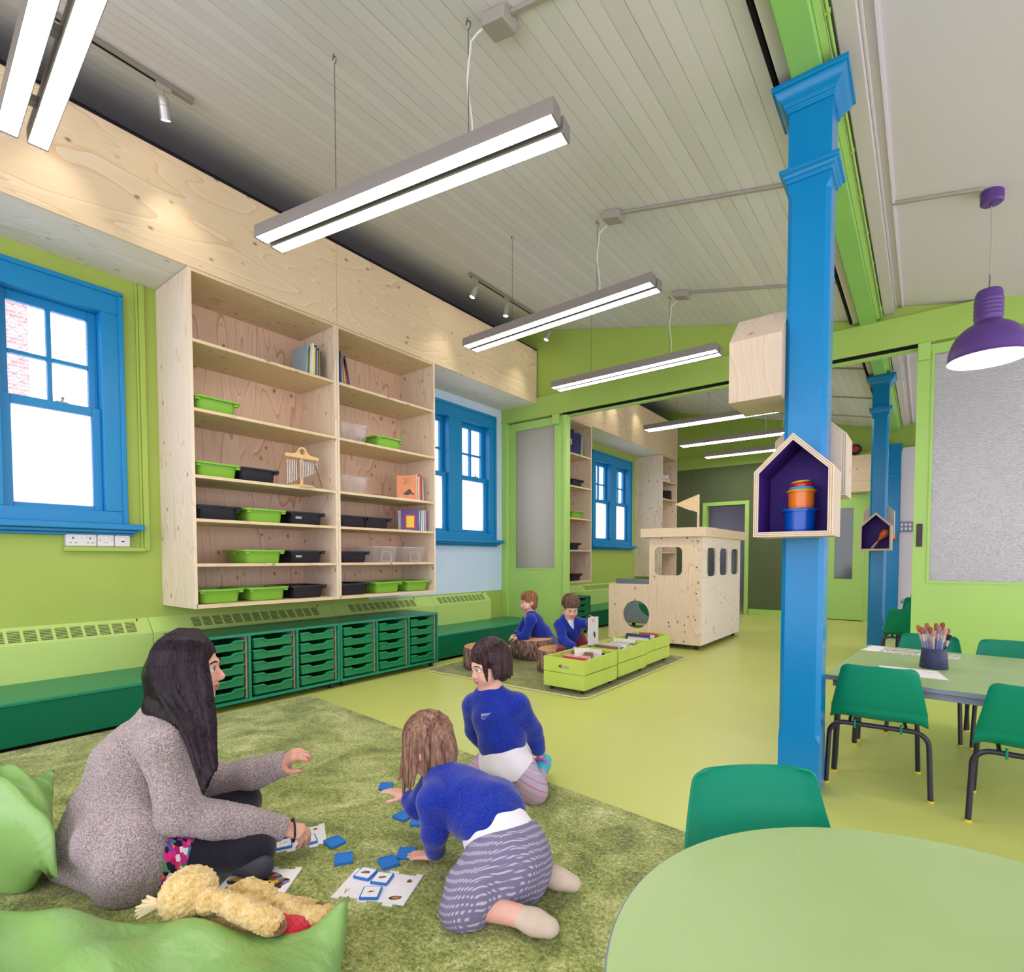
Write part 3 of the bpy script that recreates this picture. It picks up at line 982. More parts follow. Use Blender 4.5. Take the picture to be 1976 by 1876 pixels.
cup('stacking_cup', 'sky blue stacking cup rim between the green and the red cups', (cx, cy, cz + 0.1785), 0.043, 0.044, 0.009, '3FA9D8', 0.003, 0.005)
cup('stacking_cup', 'red stacking cup near the top of the stack', (cx, cy, cz + 0.1875), 0.040, 0.042, 0.016, 'C4222F', 0.002, 0.006)
cup('stacking_cup', 'tilted yellow stacking cup lid on top of the stack', (cx - 0.003, cy, cz + 0.206), 0.031, 0.034, 0.007, 'E2D23A', 0.001, 0.004, tilt=-0.10)

mr = thing('maraca', 'orange maraca with wooden handle leaning in the small purple house shelf', 'maraca', (-0.475, 7.07, 1.140))
M = Matrix.Rotation(0.62, 4, 'Y')
MB().lathe([(0, 0.112), (0.012, 0.112), (0.016, 0.125), (0.028, 0.15), (0.039, 0.18), (0.042, 0.205), (0.036, 0.23), (0.02, 0.247), (0, 0.252)], n=24).xf(M).build('rattle', plain('maraca_orange', 'D9682A', 0.35, 0.5), mr, smooth=True)
MB().lathe([(0, 0.0), (0.010, 0.002), (0.013, 0.015), (0.012, 0.04), (0.009, 0.1), (0, 0.1)], n=16).xf(M).build('handle', plain('pale_wood', 'D8C29A', 0.5, 0.3), mr, smooth=True)
MB().lathe([(0, 0.097), (0.0125, 0.097), (0.0145, 0.105), (0.0125, 0.115), (0, 0.115)], n=16).xf(M).build('collar', plain('maraca_red', 'B3282C', 0.35, 0.5), mr, smooth=True)

# ------------------------------------------------------------------ wall electrics
WP = plain('white_plastic', 'D9D6D4', 0.35, 0.5)
DK = plain('socket_holes', '2A2A2A', 0.6)


def socket(label, y0, y1, kind):
    z0, z1 = 1.112, 1.198
    root = thing('wall_socket', label, 'socket', (XW, (y0 + y1) / 2, z0), 0, 'white sockets below the window sill')
    wpart(MB().box(XW, y0 + 0.001, z0, XW + 0.045, y1 - 0.001, z1), 'face_plate', WP, root, bevel=0.006)
    xf = XW + 0.0455
    m = MB(); s = MB()
    if kind == 'double':
        for yc in ((y0 * 3 + y1) / 4 - 0.004, (y0 + y1 * 3) / 4 + 0.004):
            m.box(xf - 0.001, yc - 0.004, 1.16, xf, yc + 0.004, 1.171)
            for dy in (-0.013, 0.013):
                m.box(xf - 0.001, yc + dy - 0.005, 1.133, xf, yc + dy + 0.005, 1.138)
        for dy in (-0.011, 0.011):
            s.box(xf - 0.001, (y0 + y1) / 2 + dy - 0.008, 1.165, xf + 0.004, (y0 + y1) / 2 + dy + 0.008, 1.187)
    elif kind == 'switch':
        s.box(xf - 0.001, (y0 + y1) / 2 - 0.009, 1.158, xf + 0.004, (y0 + y1) / 2 + 0.009, 1.182)
        m.box(xf - 0.001, (y0 + y1) / 2 - 0.012, 1.138, xf, (y0 + y1) / 2 + 0.012, 1.140)
        m.box(xf - 0.001, y0 + 0.012, 1.153, xf, y0 + 0.018, 1.159); m.box(xf - 0.001, y1 - 0.018, 1.153, xf, y1 - 0.012, 1.159)
    else:
        s.box(xf - 0.001, (y0 + y1) / 2 - 0.016, 1.138, xf + 0.002, (y0 + y1) / 2 + 0.016, 1.174)
        m.box(xf + 0.002, (y0 + y1) / 2 - 0.010, 1.145, xf + 0.0025, (y0 + y1) / 2 + 0.010, 1.153)
    if m.v: wpart(m, 'socket_holes', DK, root)
    if s.v: wpart(s, 'switch', plain('white_switch', 'E4E2E0', 0.3), root, bevel=0.002)
socket('white double socket, leftmost plate below the window sill', 0.994, 1.160, 'double')
socket('white single fused plate between the double socket and the data plate', 1.161, 1.257, 'switch')
socket('white data plate, rightmost below the window sill', 1.258, 1.350, 'data')
tr = thing('cable_trunking', 'green painted cable trunking from the soffit down to the white sockets', 'trunking', (XW, 1.46, 1.08))
wpart(MB().box(XW, 1.442, 1.085, XW + 0.022, 1.478, 2.976), 'trunking', GREEN, tr, bevel=0.003)
wpart(MB().box(XW, 1.425, 1.1, XW + 0.012, 1.441, 2.976), 'trunking', GREEN, tr, bevel=0.003)
wpart(MB().box(XW, 0.985, 1.080, XW + 0.045, 1.441, 1.110), 'trunking', GREEN, tr, bevel=0.003)

sw = thing('switch_plate', 'grey six-gang switch plate on the far lilac wall', 'switch', (-0.27, 10.345, 1.445))
wpart(MB().box(-0.345, 10.31, 1.45, -0.15, 10.35, 1.605), 'face_plate', plain('grey_metal_plate', '77809A', 0.4, 0.5, 0.3), sw, bevel=0.004)
for i in range(3):
    for j in range(2):
        x = -0.315 + i * 0.052; z = 1.475 + j * 0.065
        wpart(MB().box(x, 10.302, z, x + 0.03, 10.312, z + 0.04), 'rocker', WP, sw)
cp = thing('call_point', 'small red fire call point on the far blue pilaster', 'call point', (-0.41, 10.258, 1.32))
wpart(MB().box(-0.455, 10.22, 1.325, -0.365, 10.26, 1.42), 'case', plain('call_red', 'C63A2A', 0.4), cp, bevel=0.004)
wpart(MB().box(-0.435, 10.217, 1.345, -0.385, 10.2215, 1.40), 'window', plain('call_grey', 'B9B5B5', 0.4), cp)
cp.location = (-0.41, 10.24, 1.32)
bl = thing('alarm_bell', 'round black and red alarm bell above the far green door', 'alarm bell', (-0.95, 10.40, 2.82))
A = Matrix.Rotation(PI / 2, 3, 'X')
MB().lathe([(0, 0), (0.085, 0), (0.09, 0.02), (0.08, 0.06), (0.055, 0.07), (0.0, 0.07)], n=32, axis=A).build('housing', plain('bell_black', '23201F', 0.5), bl, smooth=True)
MB().lathe([(0, 0.068), (0.056, 0.069), (0.05, 0.088), (0, 0.092)], n=32, axis=A).build('dome', plain('bell_red', 'A8282A', 0.4), bl, smooth=True)
bx = thing('plywood_pelmet', 'plain plywood box pelmet above the far green door', 'pelmet', (-0.8, 10.3, 2.10))
wpart(MB().box(-1.02, 10.12, 2.10, -0.55, 10.40, 2.68), 'box', PLY_X, bx, bevel=0.003)
rail = thing('cable_tray', 'thin green cable run along the far wall below the gable', 'cable', (-2.5, 10.38, 2.95))
m = MB().tube([(-3.95, 10.385, 3.0), (-1.4, 10.385, 3.0)], 0.012, 8)
for i in range(6):
    m.box(-3.9 + i * 0.45, 10.375, 2.96, -3.87 + i * 0.45, 10.40, 3.04)
wpart(m, 'pipe', plain('far_wall_green', '93AE4E'), rail, smooth=True)
# ------------------------------------------------------------------ tall plywood bookcases
ORD = ['first', 'second', 'third', 'fourth', 'fifth', 'sixth', 'seventh', 'eighth', 'ninth', 'tenth', 'eleventh', 'twelfth', 'thirteenth', 'fourteenth', 'fifteenth', 'sixteenth']
SHELF_Z = [2.511, 2.051, 1.601, 1.304, 0.996]
PLY_EDGE = plain('plywood_edge', 'E0CAA4', 0.55, 0.3, var=0.05, vscale=12)
PLY_BACK = plywood('plywood_back', 'z', base='DDC0A2', dark='B07F56', pale='E6D0BA', stretch=8.0, gscale=1.1, con=0.75)
PLY_SIDE = plywood('plywood_side', 'z', base='E2D2B8', dark='C3A27A', pale='EBE0CE', stretch=7.0)
PLY_SHELF = plywood('plywood_shelf', 'y', base='DCC8A2', dark='BB9665', pale='E6D7B9', stretch=6.0, knots=0.7)


def bookcase(label, y0, y1, zs, z0=0.687, z1=2.974, t=0.021, group=None):
    root = thing('bookcase', label, 'bookcase', (-4.2, (y0 + y1) / 2, z0), 0, group)
    xb, xf = XW + 0.002, -3.945
    wpart(MB().box(xb, y0, z0, xf, y0 + t, z1), 'side_panel', PLY_SIDE, root)
    wpart(MB().box(xb, y1 - t, z0, xf, y1, z1), 'side_panel', PLY_SIDE, root)
    wpart(MB().box(xb, y0 + t, z1 - t, xf, y1 - t, z1), 'top_panel', PLY_SHELF, root)
    wpart(MB().box(xb, y0 + t, z0, xf, y1 - t, z0 + t + 0.004), 'bottom_panel', PLY_SHELF, root)
    wpart(MB().box(xb, y0 + t, z0 + t, xb + 0.045, y1 - t, z1 - t), 'back_panel', PLY_BACK, root)
    for z in zs:
        wpart(MB().box(xb + 0.045, y0 + t, z - t, xf - 0.002, y1 - t, z), 'shelf', PLY_SHELF, root)
    return root


bookcase('wide plywood bookcase bay nearest the camera, beside the left window', 1.555, 2.679, SHELF_Z)
bookcase('plywood bookcase bay on the right, holding clear boxes, beside the second window', 2.682, 3.805, SHELF_Z)
bookcase('plywood bookcase in the far room just behind the sliding door', 5.84, 6.975, [2.508, 2.057, 1.606, 1.154])
bookcase('farthest plywood bookcase with a broad blank side beside the far window', 9.63, 10.385, [2.507, 2.168, 1.606, 1.154])

# ------------------------------------------------------------------ plastic trays and clear boxes
TRAY_G = plain('lime_tray', '7FB63A', 0.42, 0.4)
TRAY_K = plain('black_tray', '211F2B', 0.5, 0.4)


def clear_mat():
    k = NT('clear_plastic')
    tr = k.n('BsdfTransparent'); tr.inputs[0].default_value = (0.95, 0.95, 0.96, 1)
    df = k.n('BsdfTranslucent'); df.inputs[0].default_value = lin('F3ECF0')
    d2 = k.n('BsdfDiffuse'); d2.inputs[0].default_value = lin('F1EAEC')
    gl = k.n('BsdfGlossy'); gl.inputs['Roughness'].default_value = 0.15
    a = k.n('MixShader'); a.inputs[0].default_value = 0.5; k.l(df.outputs[0], a.inputs[1]); k.l(d2.outputs[0], a.inputs[2])
    b = k.n('MixShader'); b.inputs[0].default_value = 0.30; k.l(tr.outputs[0], b.inputs[1]); k.l(a.outputs[0], b.inputs[2])
    c = k.n('MixShader'); c.inputs[0].default_value = 0.06; k.l(b.outputs[0], c.inputs[1]); k.l(gl.outputs[0], c.inputs[2])
    k.l(c.outputs[0], k.o.inputs['Surface'])
    return k.m
CLEAR = clear_mat()


def rrect(hx, hy, r, n=5):
    pts = []
    for cx, cy, a0 in ((hx - r, hy - r, 0), (-hx + r, hy - r, PI / 2), (-hx + r, -hy + r, PI), (hx - r, -hy + r, 1.5 * PI)):
        pts += [(cx + r * math.cos(a0 + PI / 2 * i / n), cy + r * math.sin(a0 + PI / 2 * i / n)) for i in range(n + 1)]
    return pts


def loft(mb, rings, close_bottom=True, close_top=False):
    n = len(rings[0])
    vs = [p for r in rings for p in r]
    fs = [[i * n + k, i * n + (k + 1) % n, (i + 1) * n + (k + 1) % n, (i + 1) * n + k] for i in range(len(rings) - 1) for k in range(n)]
    if close_bottom: fs.append(list(range(n))[::-1])
    if close_top: fs.append([(len(rings) - 1) * n + k for k in range(n)])
    return mb.add(vs, fs)


def tray_mesh(dx=0.40, dy=0.328, h=0.10):
    b = MB()
    R = lambda sx, sy, z, r=0.035: [(p[0], p[1], z) for p in rrect(sx / 2, sy / 2, r)]
    bx, by = dx - 0.07, dy - 0.075
    loft(b, [R(bx - 0.012, by - 0.012, 0.0), R(bx, by, 0.006), R(bx + 0.016, by + 0.016, h - 0.012), R(bx + 0.012, by + 0.012, h - 0.012), R(bx - 0.006, by - 0.006, 0.010)])
    b.add([(p[0], p[1], 0.010) for p in rrect((bx - 0.006) / 2, (by - 0.006) / 2, 0.035)], [list(range(24))])
    r = MB()
    loft(r, [R(bx + 0.010, by + 0.010, h - 0.012), R(dx, dy, h - 0.012, 0.045), R(dx, dy, h, 0.045), R(bx + 0.008, by + 0.008, h), R(bx + 0.008, by + 0.008, h - 0.012)], close_bottom=False)
    t = MB()
    for sy in (-1, 1):
        t.box(dx / 2 - 0.045, sy * (by / 2 + 0.004) - 0.016, h - 0.030, dx / 2 - 0.012, sy * (by / 2 + 0.004) + 0.016, h - 0.012)
        t.box(-0.02, sy * (dy / 2 - 0.018) - 0.012, h - 0.03, 0.02, sy * (dy / 2 - 0.018) + 0.012, h - 0.012)
    return b, r, t


def make_tray(name, mat, loc, label):
    root = thing(name, label, 'storage tray', loc, 0, 'trays on the plywood shelves')
    b, r, t = tray_mesh()
    b.build('tray_body', mat, root, smooth=True, angle=50)
    rm = r.build('rim', mat, root, smooth=True, angle=50)
    return root, t


TB, TR_, TT = tray_mesh()
_proto = {}
def tray(col, y, z, label, x=-4.165):
    if col not in _proto:
        m = TRAY_G if col == 'green' else TRAY_K
        root = thing('storage_tray', label, 'storage tray', (x, y, z), 0, 'trays on the plywood shelves')
        TB.build('tray_body', m, root, smooth=True, angle=50)
        TR_.build('rim', m, root, smooth=True, angle=50)
        b, r, t = tray_mesh()
        for k in range(4):
            q = MB(); q.v = t.v[k * 8:k * 8 + 8]; q.f = [list(f) for f in t.f[:6]]
            q.build('handle_lug', m, root, bevel=0.003)
        _proto[col] = root
        return root
    return dup(_proto[col], (x, y, z), 0, label)


zA = SHELF_Z
zb = 0.714
rowsA = [
    ('green', 1.745, zA[1], 'lime green tray alone on the second shelf of the left bay'),
    ('green', 1.745, zA[2], 'lime green tray at the left end of the chime shelf'),
    ('black', 2.035, zA[2], 'black tray beside the chimes on the third shelf'),
    ('black', 1.742, zA[3], 'black tray at the left end of the fourth shelf, left bay'),
    ('green', 2.086, zA[3], 'lime green tray between two black trays on the fourth shelf'),
    ('black', 2.428, zA[3], 'black tray at the right end of the fourth shelf, left bay'),
    ('green', 2.070, zA[4], 'lime green tray on the fifth shelf of the left bay'),
    ('black', 2.425, zA[4], 'black tray at the right of the fifth shelf, left bay'),
    ('green', 1.752, zb, 'leftmost lime green tray on the bottom shelf'),
    ('green', 2.096, zb, 'second lime green tray on the bottom shelf of the left bay'),
    ('black', 2.436, zb, 'black tray on the bottom shelf of the left bay'),
    ('green', 3.270, zA[1], 'lime green tray next to a clear box high in the right bay'),
    ('black', 2.872, zA[3], 'black tray at the left end of the fourth shelf, right bay'),
    ('black', 3.175 - 0.05, zA[3], 'second black tray on the fourth shelf of the right bay'),
    ('black', 2.872, zA[4], 'black tray in front of the clear boxes in the right bay'),
    ('black', 2.872, zb, 'black tray at the left of the bottom shelf, right bay'),
    ('green', 3.245, zb, 'lime green tray in the middle of the bottom shelf, right bay'),
    ('green', 3.610, zb, 'lime green tray at the right end of the bottom shelf, right bay'),
    ('black', 6.63, 2.057, 'black tray on the upper shelf of the far room bookcase'),
    ('green', 6.62, 1.606, 'lime green tray in the far room bookcase'),
    ('green', 6.27, 1.606, 'second lime green tray in the far room bookcase, partly behind the door'),
    ('black', 6.55, 1.154, 'black tray on the lower shelf of the far room bookcase'),
    ('black', 6.20, 1.154, 'black tray by the door edge on the lower shelf, far room'),
    ('black', 6.60, 0.714, 'black tray on the bottom shelf of the far room bookcase'),
    ('black', 6.25, 0.714, 'black tray by the door edge on the bottom shelf, far room'),
]
for c, y, z, lb in rowsA:
    tray(c, y, z, lb, -4.165 if y < 5 else -4.15)

for q in list(COL.objects):
    if q.get('label') in ('black tray at the right end of the fourth shelf, left bay', 'black tray at the right of the fifth shelf, left bay'):
        MB().box(0.1725, -0.105, 0.045, 0.1745, -0.055, 0.062).build('name_sticker', plain('sticker_grey', 'A8A59E', 0.6), q)
CB = None
def clear_box(y, z, label):
    global CB
    x = -4.16
    if CB is None:
        CB = thing('clear_box', label, 'plastic box', (x, y, z), 0, 'clear plastic boxes')
        R = lambda sx, sy, zz, r=0.03: [(p[0], p[1], zz) for p in rrect(sx / 2, sy / 2, r)]
        b = MB()
        loft(b, [R(0.36, 0.24, 0.0), R(0.365, 0.245, 0.004), R(0.39, 0.278, 0.138)])
        b.build('box_body', CLEAR, CB, smooth=True, angle=50)
        r = MB()
        loft(r, [R(0.39, 0.278, 0.138), R(0.402, 0.29, 0.138), R(0.402, 0.29, 0.146), R(0.39, 0.278, 0.146), R(0.39, 0.278, 0.138)], close_bottom=False)
        r.build('rim', CLEAR, CB, smooth=True, angle=50)
        e = MB().frame([(-0.06, 0.008), (0.06, 0.008), (0.05, 0.10), (-0.05, 0.10)], [(-0.055, 0.013), (0.055, 0.013), (0.046, 0.095), (-0.046, 0.095)], 'x', 0.188, 0.1965)
        e.build('embossed_panel', CLEAR, CB)
        return CB
    return dup(CB, (x, y, z), 0, label)
clear_box(2.875, zA[1], 'clear plastic box on the second shelf of the right bay')
clear_box(2.875, zA[2], 'clear plastic box on the third shelf of the right bay')
clear_box(3.20, zA[4], 'clear plastic box in the middle of the fifth shelf, right bay')
clear_box(3.545, zA[4], 'clear plastic box at the right end of the fifth shelf')
# ------------------------------------------------------------------ books
PAPER = plain('book_pages', 'E9E4D8', 0.8, 0.2)
def book_mat(c):
    return plain('cover_' + c, c, 0.4, 0.45, var=0.10, vscale=40)


def book(label, loc, size, col, lean=0.0, rz=0.0, group='books', name='book', spine='x', rx=None):
    """size = thickness, depth, height; spine looks along local +x, thickness along y"""
    t, d, h = size
    root = thing(name, label, 'book', loc, rz, group)
    if rx is not None:
        root.rotation_euler = rx
    elif lean:
        root.rotation_euler = (lean, 0, rz)
    c = 0.0025 if t > 0.008 else t * 0.25
    m = MB()
    m.box(-d, -t / 2, 0, 0, -t / 2 + c, h).box(-d, t / 2 - c, 0, 0, t / 2, h).box(-c, -t / 2 + c, 0, 0, t / 2 - c, h)
    m.build('cover', book_mat(col), root)
    MB().box(-d + 0.003, -t / 2 + c, 0.003, -c, t / 2 - c, h - 0.003).build('pages', PAPER, root)
    return root


def book_row(y0, x, z, items, where, group, direction=1, lean=0.0, start_lean=None, colors_named=None):
    """items: (thickness, height, colour, colour word, lean)"""
    y = y0
    for i, (t, h, c, w, ln, d) in enumerate(items):
        q = book('%s book, %s from the left %s' % (w, ORD[i], where), (x, y + t / 2 + (max(0.0, h * math.sin(-ln)) * 0.0), z + t / 2 * abs(math.sin(ln))), (t, d, h), c, -ln, 0, group)
        y += t + 0.0015


book_row(2.442, -4.02, zA[0] + 0.001, [
    (0.012, 0.262, '8FA9B5', 'grey blue picture', 0.10, 0.22), (0.010, 0.225, '58913F', 'green spined', 0.07, 0.2), (0.008, 0.24, '6E4538', 'brown spined', 0.06, 0.2),
    (0.014, 0.26, 'C9D2D6', 'pale silver', 0.06, 0.2), (0.018, 0.275, 'E3DAC0', 'thick cream', 0.05, 0.21), (0.016, 0.25, 'E8D25A', 'white and yellow', 0.04, 0.2),
    (0.012, 0.268, '2E3F8E', 'dark blue', 0.03, 0.21), (0.010, 0.235, 'A9A39A', 'grey spined', 0.02, 0.2), (0.010, 0.225, '7E4038', 'maroon spined', 0.02, 0.2),
    (0.010, 0.255, '5C9B62', 'leaf green', 0.01, 0.2), (0.014, 0.23, '4A3A33', 'dark brown', 0.0, 0.2)], 'on the top shelf of the left bay', 'picture books on the top shelf, left bay')
fc = MB().box(-4.24, 2.4345, zA[0] + 0.005, -4.02, 2.4355, zA[0] + 0.12)

book_row(2.762, -4.01, zA[0] + 0.001, [
    (0.016, 0.285, '2B4C8E', 'tall navy blue', -0.03, 0.22), (0.012, 0.25, 'B0A8A2', 'greyish white', -0.05, 0.2), (0.010, 0.255, '8E3A3E', 'dark red', -0.07, 0.2),
    (0.012, 0.25, 'D9A93A', 'mustard yellow', -0.09, 0.2), (0.010, 0.235, '55705A', 'dull green', -0.12, 0.2), (0.010, 0.23, 'B8393A', 'bright red', -0.15, 0.2),
    (0.020, 0.26, '2A3268', 'deep blue leaning', -0.19, 0.22)], 'on the top shelf of the right bay', 'picture books on the top shelf, right bay')
book_row(3.60, -4.0, zA[2] + 0.006, [
    (0.014, 0.25, 'E8E4DC', 'white backed', 0.0, 0.21), (0.010, 0.22, '6C8F48', 'green striped', 0.0, 0.2), (0.012, 0.235, 'EFEAE2', 'slim white', 0.0, 0.2),
    (0.018, 0.255, 'D65A2C', 'orange red', 0.0, 0.2), (0.012, 0.245, 'A8302F', 'crimson', 0.0, 0.2), (0.010, 0.22, '7B6A9E', 'violet', -0.02, 0.2), (0.010, 0.21, 'C8CAD6', 'pale grey', -0.03, 0.2)],
    'on the third shelf of the right bay', 'books on the third shelf, right bay')
bk = book('orange book facing out with a dark animal picture on its cover', (-3.985, 3.590, zA[2] + 0.006), (0.012, 0.19, 0.235), 'D98A56', 0.0, 0.75, 'facing books', 'picture_book')
# printed animal on the facing cover: simple brush shape
an = MB().prism([(-0.135, 0.05), (-0.09, 0.09), (-0.07, 0.105), (-0.055, 0.095), (-0.045, 0.07), (-0.025, 0.06), (-0.02, 0.04), (-0.035, 0.05), (-0.06, 0.055), (-0.08, 0.045)], 'y', -0.0068, -0.0060)
an.build('cover_picture', plain('print_dark', '4A382C', 0.5), bk)
tx = MB()
for i in range(9):
    tx.box(-0.125, -0.0066, 0.150 + i * 0.0075, -0.125 + (0.075 if i % 3 else 0.045), -0.0060, 0.153 + i * 0.0075)
tx.build('cover_text', plain('print_brown', 'A5653C', 0.5), bk)
b2 = book('slim white book lying flat on the third shelf of the right bay', (-4.0, 3.44, zA[2] + 0.0045), (0.008, 0.2, 0.30), 'F0EEEA', 0, 0, 'flat books', 'book', rx=(-PI / 2, 0, 0))
b2.location = (-3.99, 3.36, zA[2] + 0.0042)
book_row(3.62, -4.0, zA[3] + 0.001, [
    (0.012, 0.2, 'E6E2DA', 'white spined', 0.10, 0.15), (0.012, 0.205, '3E7FBF', 'blue banded', 0.07, 0.15), (0.012, 0.205, '5BA24A', 'green banded', 0.05, 0.15), (0.012, 0.205, 'E9E5EE', 'white', 0.04, 0.15),
    (0.012, 0.207, '3B8C58', 'emerald banded', 0.03, 0.15), (0.012, 0.207, 'E5E1DF', 'plain white', 0.02, 0.15), (0.012, 0.207, '6A4B97', 'purple banded', 0.01, 0.15), (0.012, 0.207, 'B0A8CC', 'lilac', 0.0, 0.15),
    (0.010, 0.205, '7C3C6B', 'plum', 0.0, 0.15)], 'in the paperback row on the fourth shelf', 'thin paperbacks on the fourth shelf')
bk = book('purple workbook with red and yellow cover facing out on the fourth shelf', (-3.970, 3.605, zA[3] + 0.002), (0.008, 0.175, 0.205), '5B3B7E', -0.08, 0.75, 'facing books', 'picture_book')
MB().box(-0.135, -0.0048, 0.02, -0.035, -0.0040, 0.155).build('cover_panel', plain('print_red', 'BE2F3A', 0.5), bk)
MB().box(-0.122, -0.0054, 0.03, -0.048, -0.0048, 0.145).build('cover_panel', plain('print_yellow', 'E8C33C', 0.5), bk)
bk = book('white workbook leaning behind the purple one on the fourth shelf', (-4.03, 3.615, zA[3] + 0.002), (0.008, 0.17, 0.20), 'D8D4E2', -0.06, 0.75, 'facing books', 'picture_book')
bf = book('green booklet lying flat beside the black trays', (-4.0, 3.29, zA[3] + 0.0035), (0.006, 0.16, 0.24), '9DAF7C', 0, 0, 'flat books', 'book', rx=(-PI / 2, 0, 0))

# far room shelf: two big folders and thin books
bk = book('big purple folder with a beige label facing out, far room shelf', (-3.99, 6.70, 2.509), (0.03, 0.32, 0.32), '34306E', 0.03, 0.55, 'folders in the far room', 'folder')
MB().box(-0.23, -0.0165, 0.16, -0.11, -0.0152, 0.24).build('label_sticker', plain('sticker_beige', 'D4C48E', 0.6), bk)
MB().lathe([(0, 0), (0.014, 0), (0.014, 0.001), (0, 0.001)], (-0.14, -0.0164, 0.20), n=16, axis=Matrix.Rotation(PI / 2, 3, 'X')).build('label_print', plain('print_dark', '4A382C'), bk)
bk = book('dark teal folder standing behind the purple folder', (-4.10, 6.72, 2.509), (0.03, 0.29, 0.39), '17364A', 0.02, 0.5, 'folders in the far room', 'folder')
book_row(6.73, -4.0, 2.509, [(0.014, 0.31, '2F4F91', 'blue', 0.06, 0.22), (0.012, 0.30, '78A23E', 'lime spined', 0.04, 0.22), (0.012, 0.28, '5E7F4E', 'green', 0.03, 0.22), (0.012, 0.29, 'B9C9A0', 'pale green', 0.02, 0.22), (0.012, 0.25, '6A5A94', 'mauve', 0.01, 0.22)], 'on the far room top shelf', 'thin books in the far room')
for i, (dx, dy, dz, rz, lb) in enumerate([(0, 0, 0, 0.3, 'white card box leaning in a pile on the farthest bookcase'), (0.0, 0.16, 0, -0.2, 'white card box at the right of the pile on the farthest bookcase'), (0.01, 0.09, 0.071, 0.5, 'white card box on top of the pile on the farthest bookcase')]):
    t = thing('card_box', lb, 'box', (-4.08 + dx, 9.98 + dy, 2.508 + dz), rz, 'white boxes on the farthest bookcase')
    MB().box(-0.06, -0.05, 0, 0.06, 0.05, 0.07).build('box_body', plain('white_card', 'D5D2CF', 0.6), t, bevel=0.002)
    MB().box(-0.062, -0.052, 0.055, 0.062, 0.052, 0.0705).build('lid', plain('white_card', 'D5D2CF'), t, bevel=0.002)
t = thing('dark_basket', 'dark woven bundle on the farthest bookcase beside the flag', 'basket', (-4.08, 10.1, 2.169))
m = MB()
for i in range(5):
    m.tube([(-0.1 * math.cos(a) , 0.13 * math.sin(a), 0.02 + i * 0.035) for a in np.linspace(0, 2 * PI, 24)[:-1]], 0.02, 8, closed=True)
m.build('weave', plain('dark_weave', '2A2524', 0.8, 0.2, bump=0.4, bscale=90), t, smooth=True)
MB().lathe([(0, 0.004), (0.09, 0.004), (0.09, 0.01), (0, 0.01)], n=24).build('base', plain('dark_weave', '2A2524'), t)

# ------------------------------------------------------------------ bar chimes on the third shelf
ch = thing('bar_chimes', 'wooden bar chimes with silver tubes standing on the third shelf', 'chimes', (-4.02, 2.40, zA[2]))
WOOD = plain('honey_wood', 'DDBB7E', 0.4, 0.4, var=0.05, vscale=20)
poly = [(-0.14, 0.235), (0.145, 0.235), (0.15, 0.25), (0.14, 0.262), (0.09, 0.265), (0.05, 0.285), (0.03, 0.315), (0.0, 0.328), (-0.028, 0.315), (-0.045, 0.285), (-0.085, 0.268), (-0.13, 0.266), (-0.148, 0.255)]
hole = [(0.024 * math.cos(2 * PI * i / 13 - 1.6), 0.288 + 0.024 * math.sin(2 * PI * i / 13 - 1.6)) for i in range(13)]
start = 0
MB().frame(poly, [hole[(i) % 13] for i in range(13)], 'x', -0.009, 0.009).build('top_bar', WOOD, ch, bevel=0.002)
MB().box(-0.02, -0.012, 0.0, -0.004, 0.012, 0.24).build('post', WOOD, ch)
MB().lathe([(0, 0), (0.11, 0), (0.112, 0.006), (0.105, 0.014), (0, 0.014)], (-0.01, -0.01, 0), n=32).build('foot_plate', WOOD, ch, smooth=True)
SILV = plain('chime_metal', 'D9D9DC', 0.2, 0.5, 0.9)
ty = [-0.128, -0.113, -0.098, -0.083, -0.068, -0.053, -0.020, -0.005, 0.010, 0.025, 0.040, 0.055, 0.070, 0.085, 0.100, 0.115, 0.13]
for i, y in enumerate(ty):
    L = 0.205 - i * 0.0075
    MB().tube([(0.006, y, 0.225 - L), (0.006, y, 0.212)], 0.0038, 8).tube([(0.006, y, 0.21), (0.006, y, 0.237)], 0.0008, 4).build('chime_tube', SILV, ch, smooth=True)
MB().tube([(0.03, 0.10, 0.19), (0.032, 0.16, 0.02)], 0.004, 8).build('beater', plain('beater_brown', '6A4630', 0.5), ch)

# ------------------------------------------------------------------ radiator casings
RADG = plain('radiator_green', 'B0CE70', 0.4, 0.4, var=0.02)
SLOT = plain('grille_slot', '47502F', 0.7, 0.2)
XR = -4.4


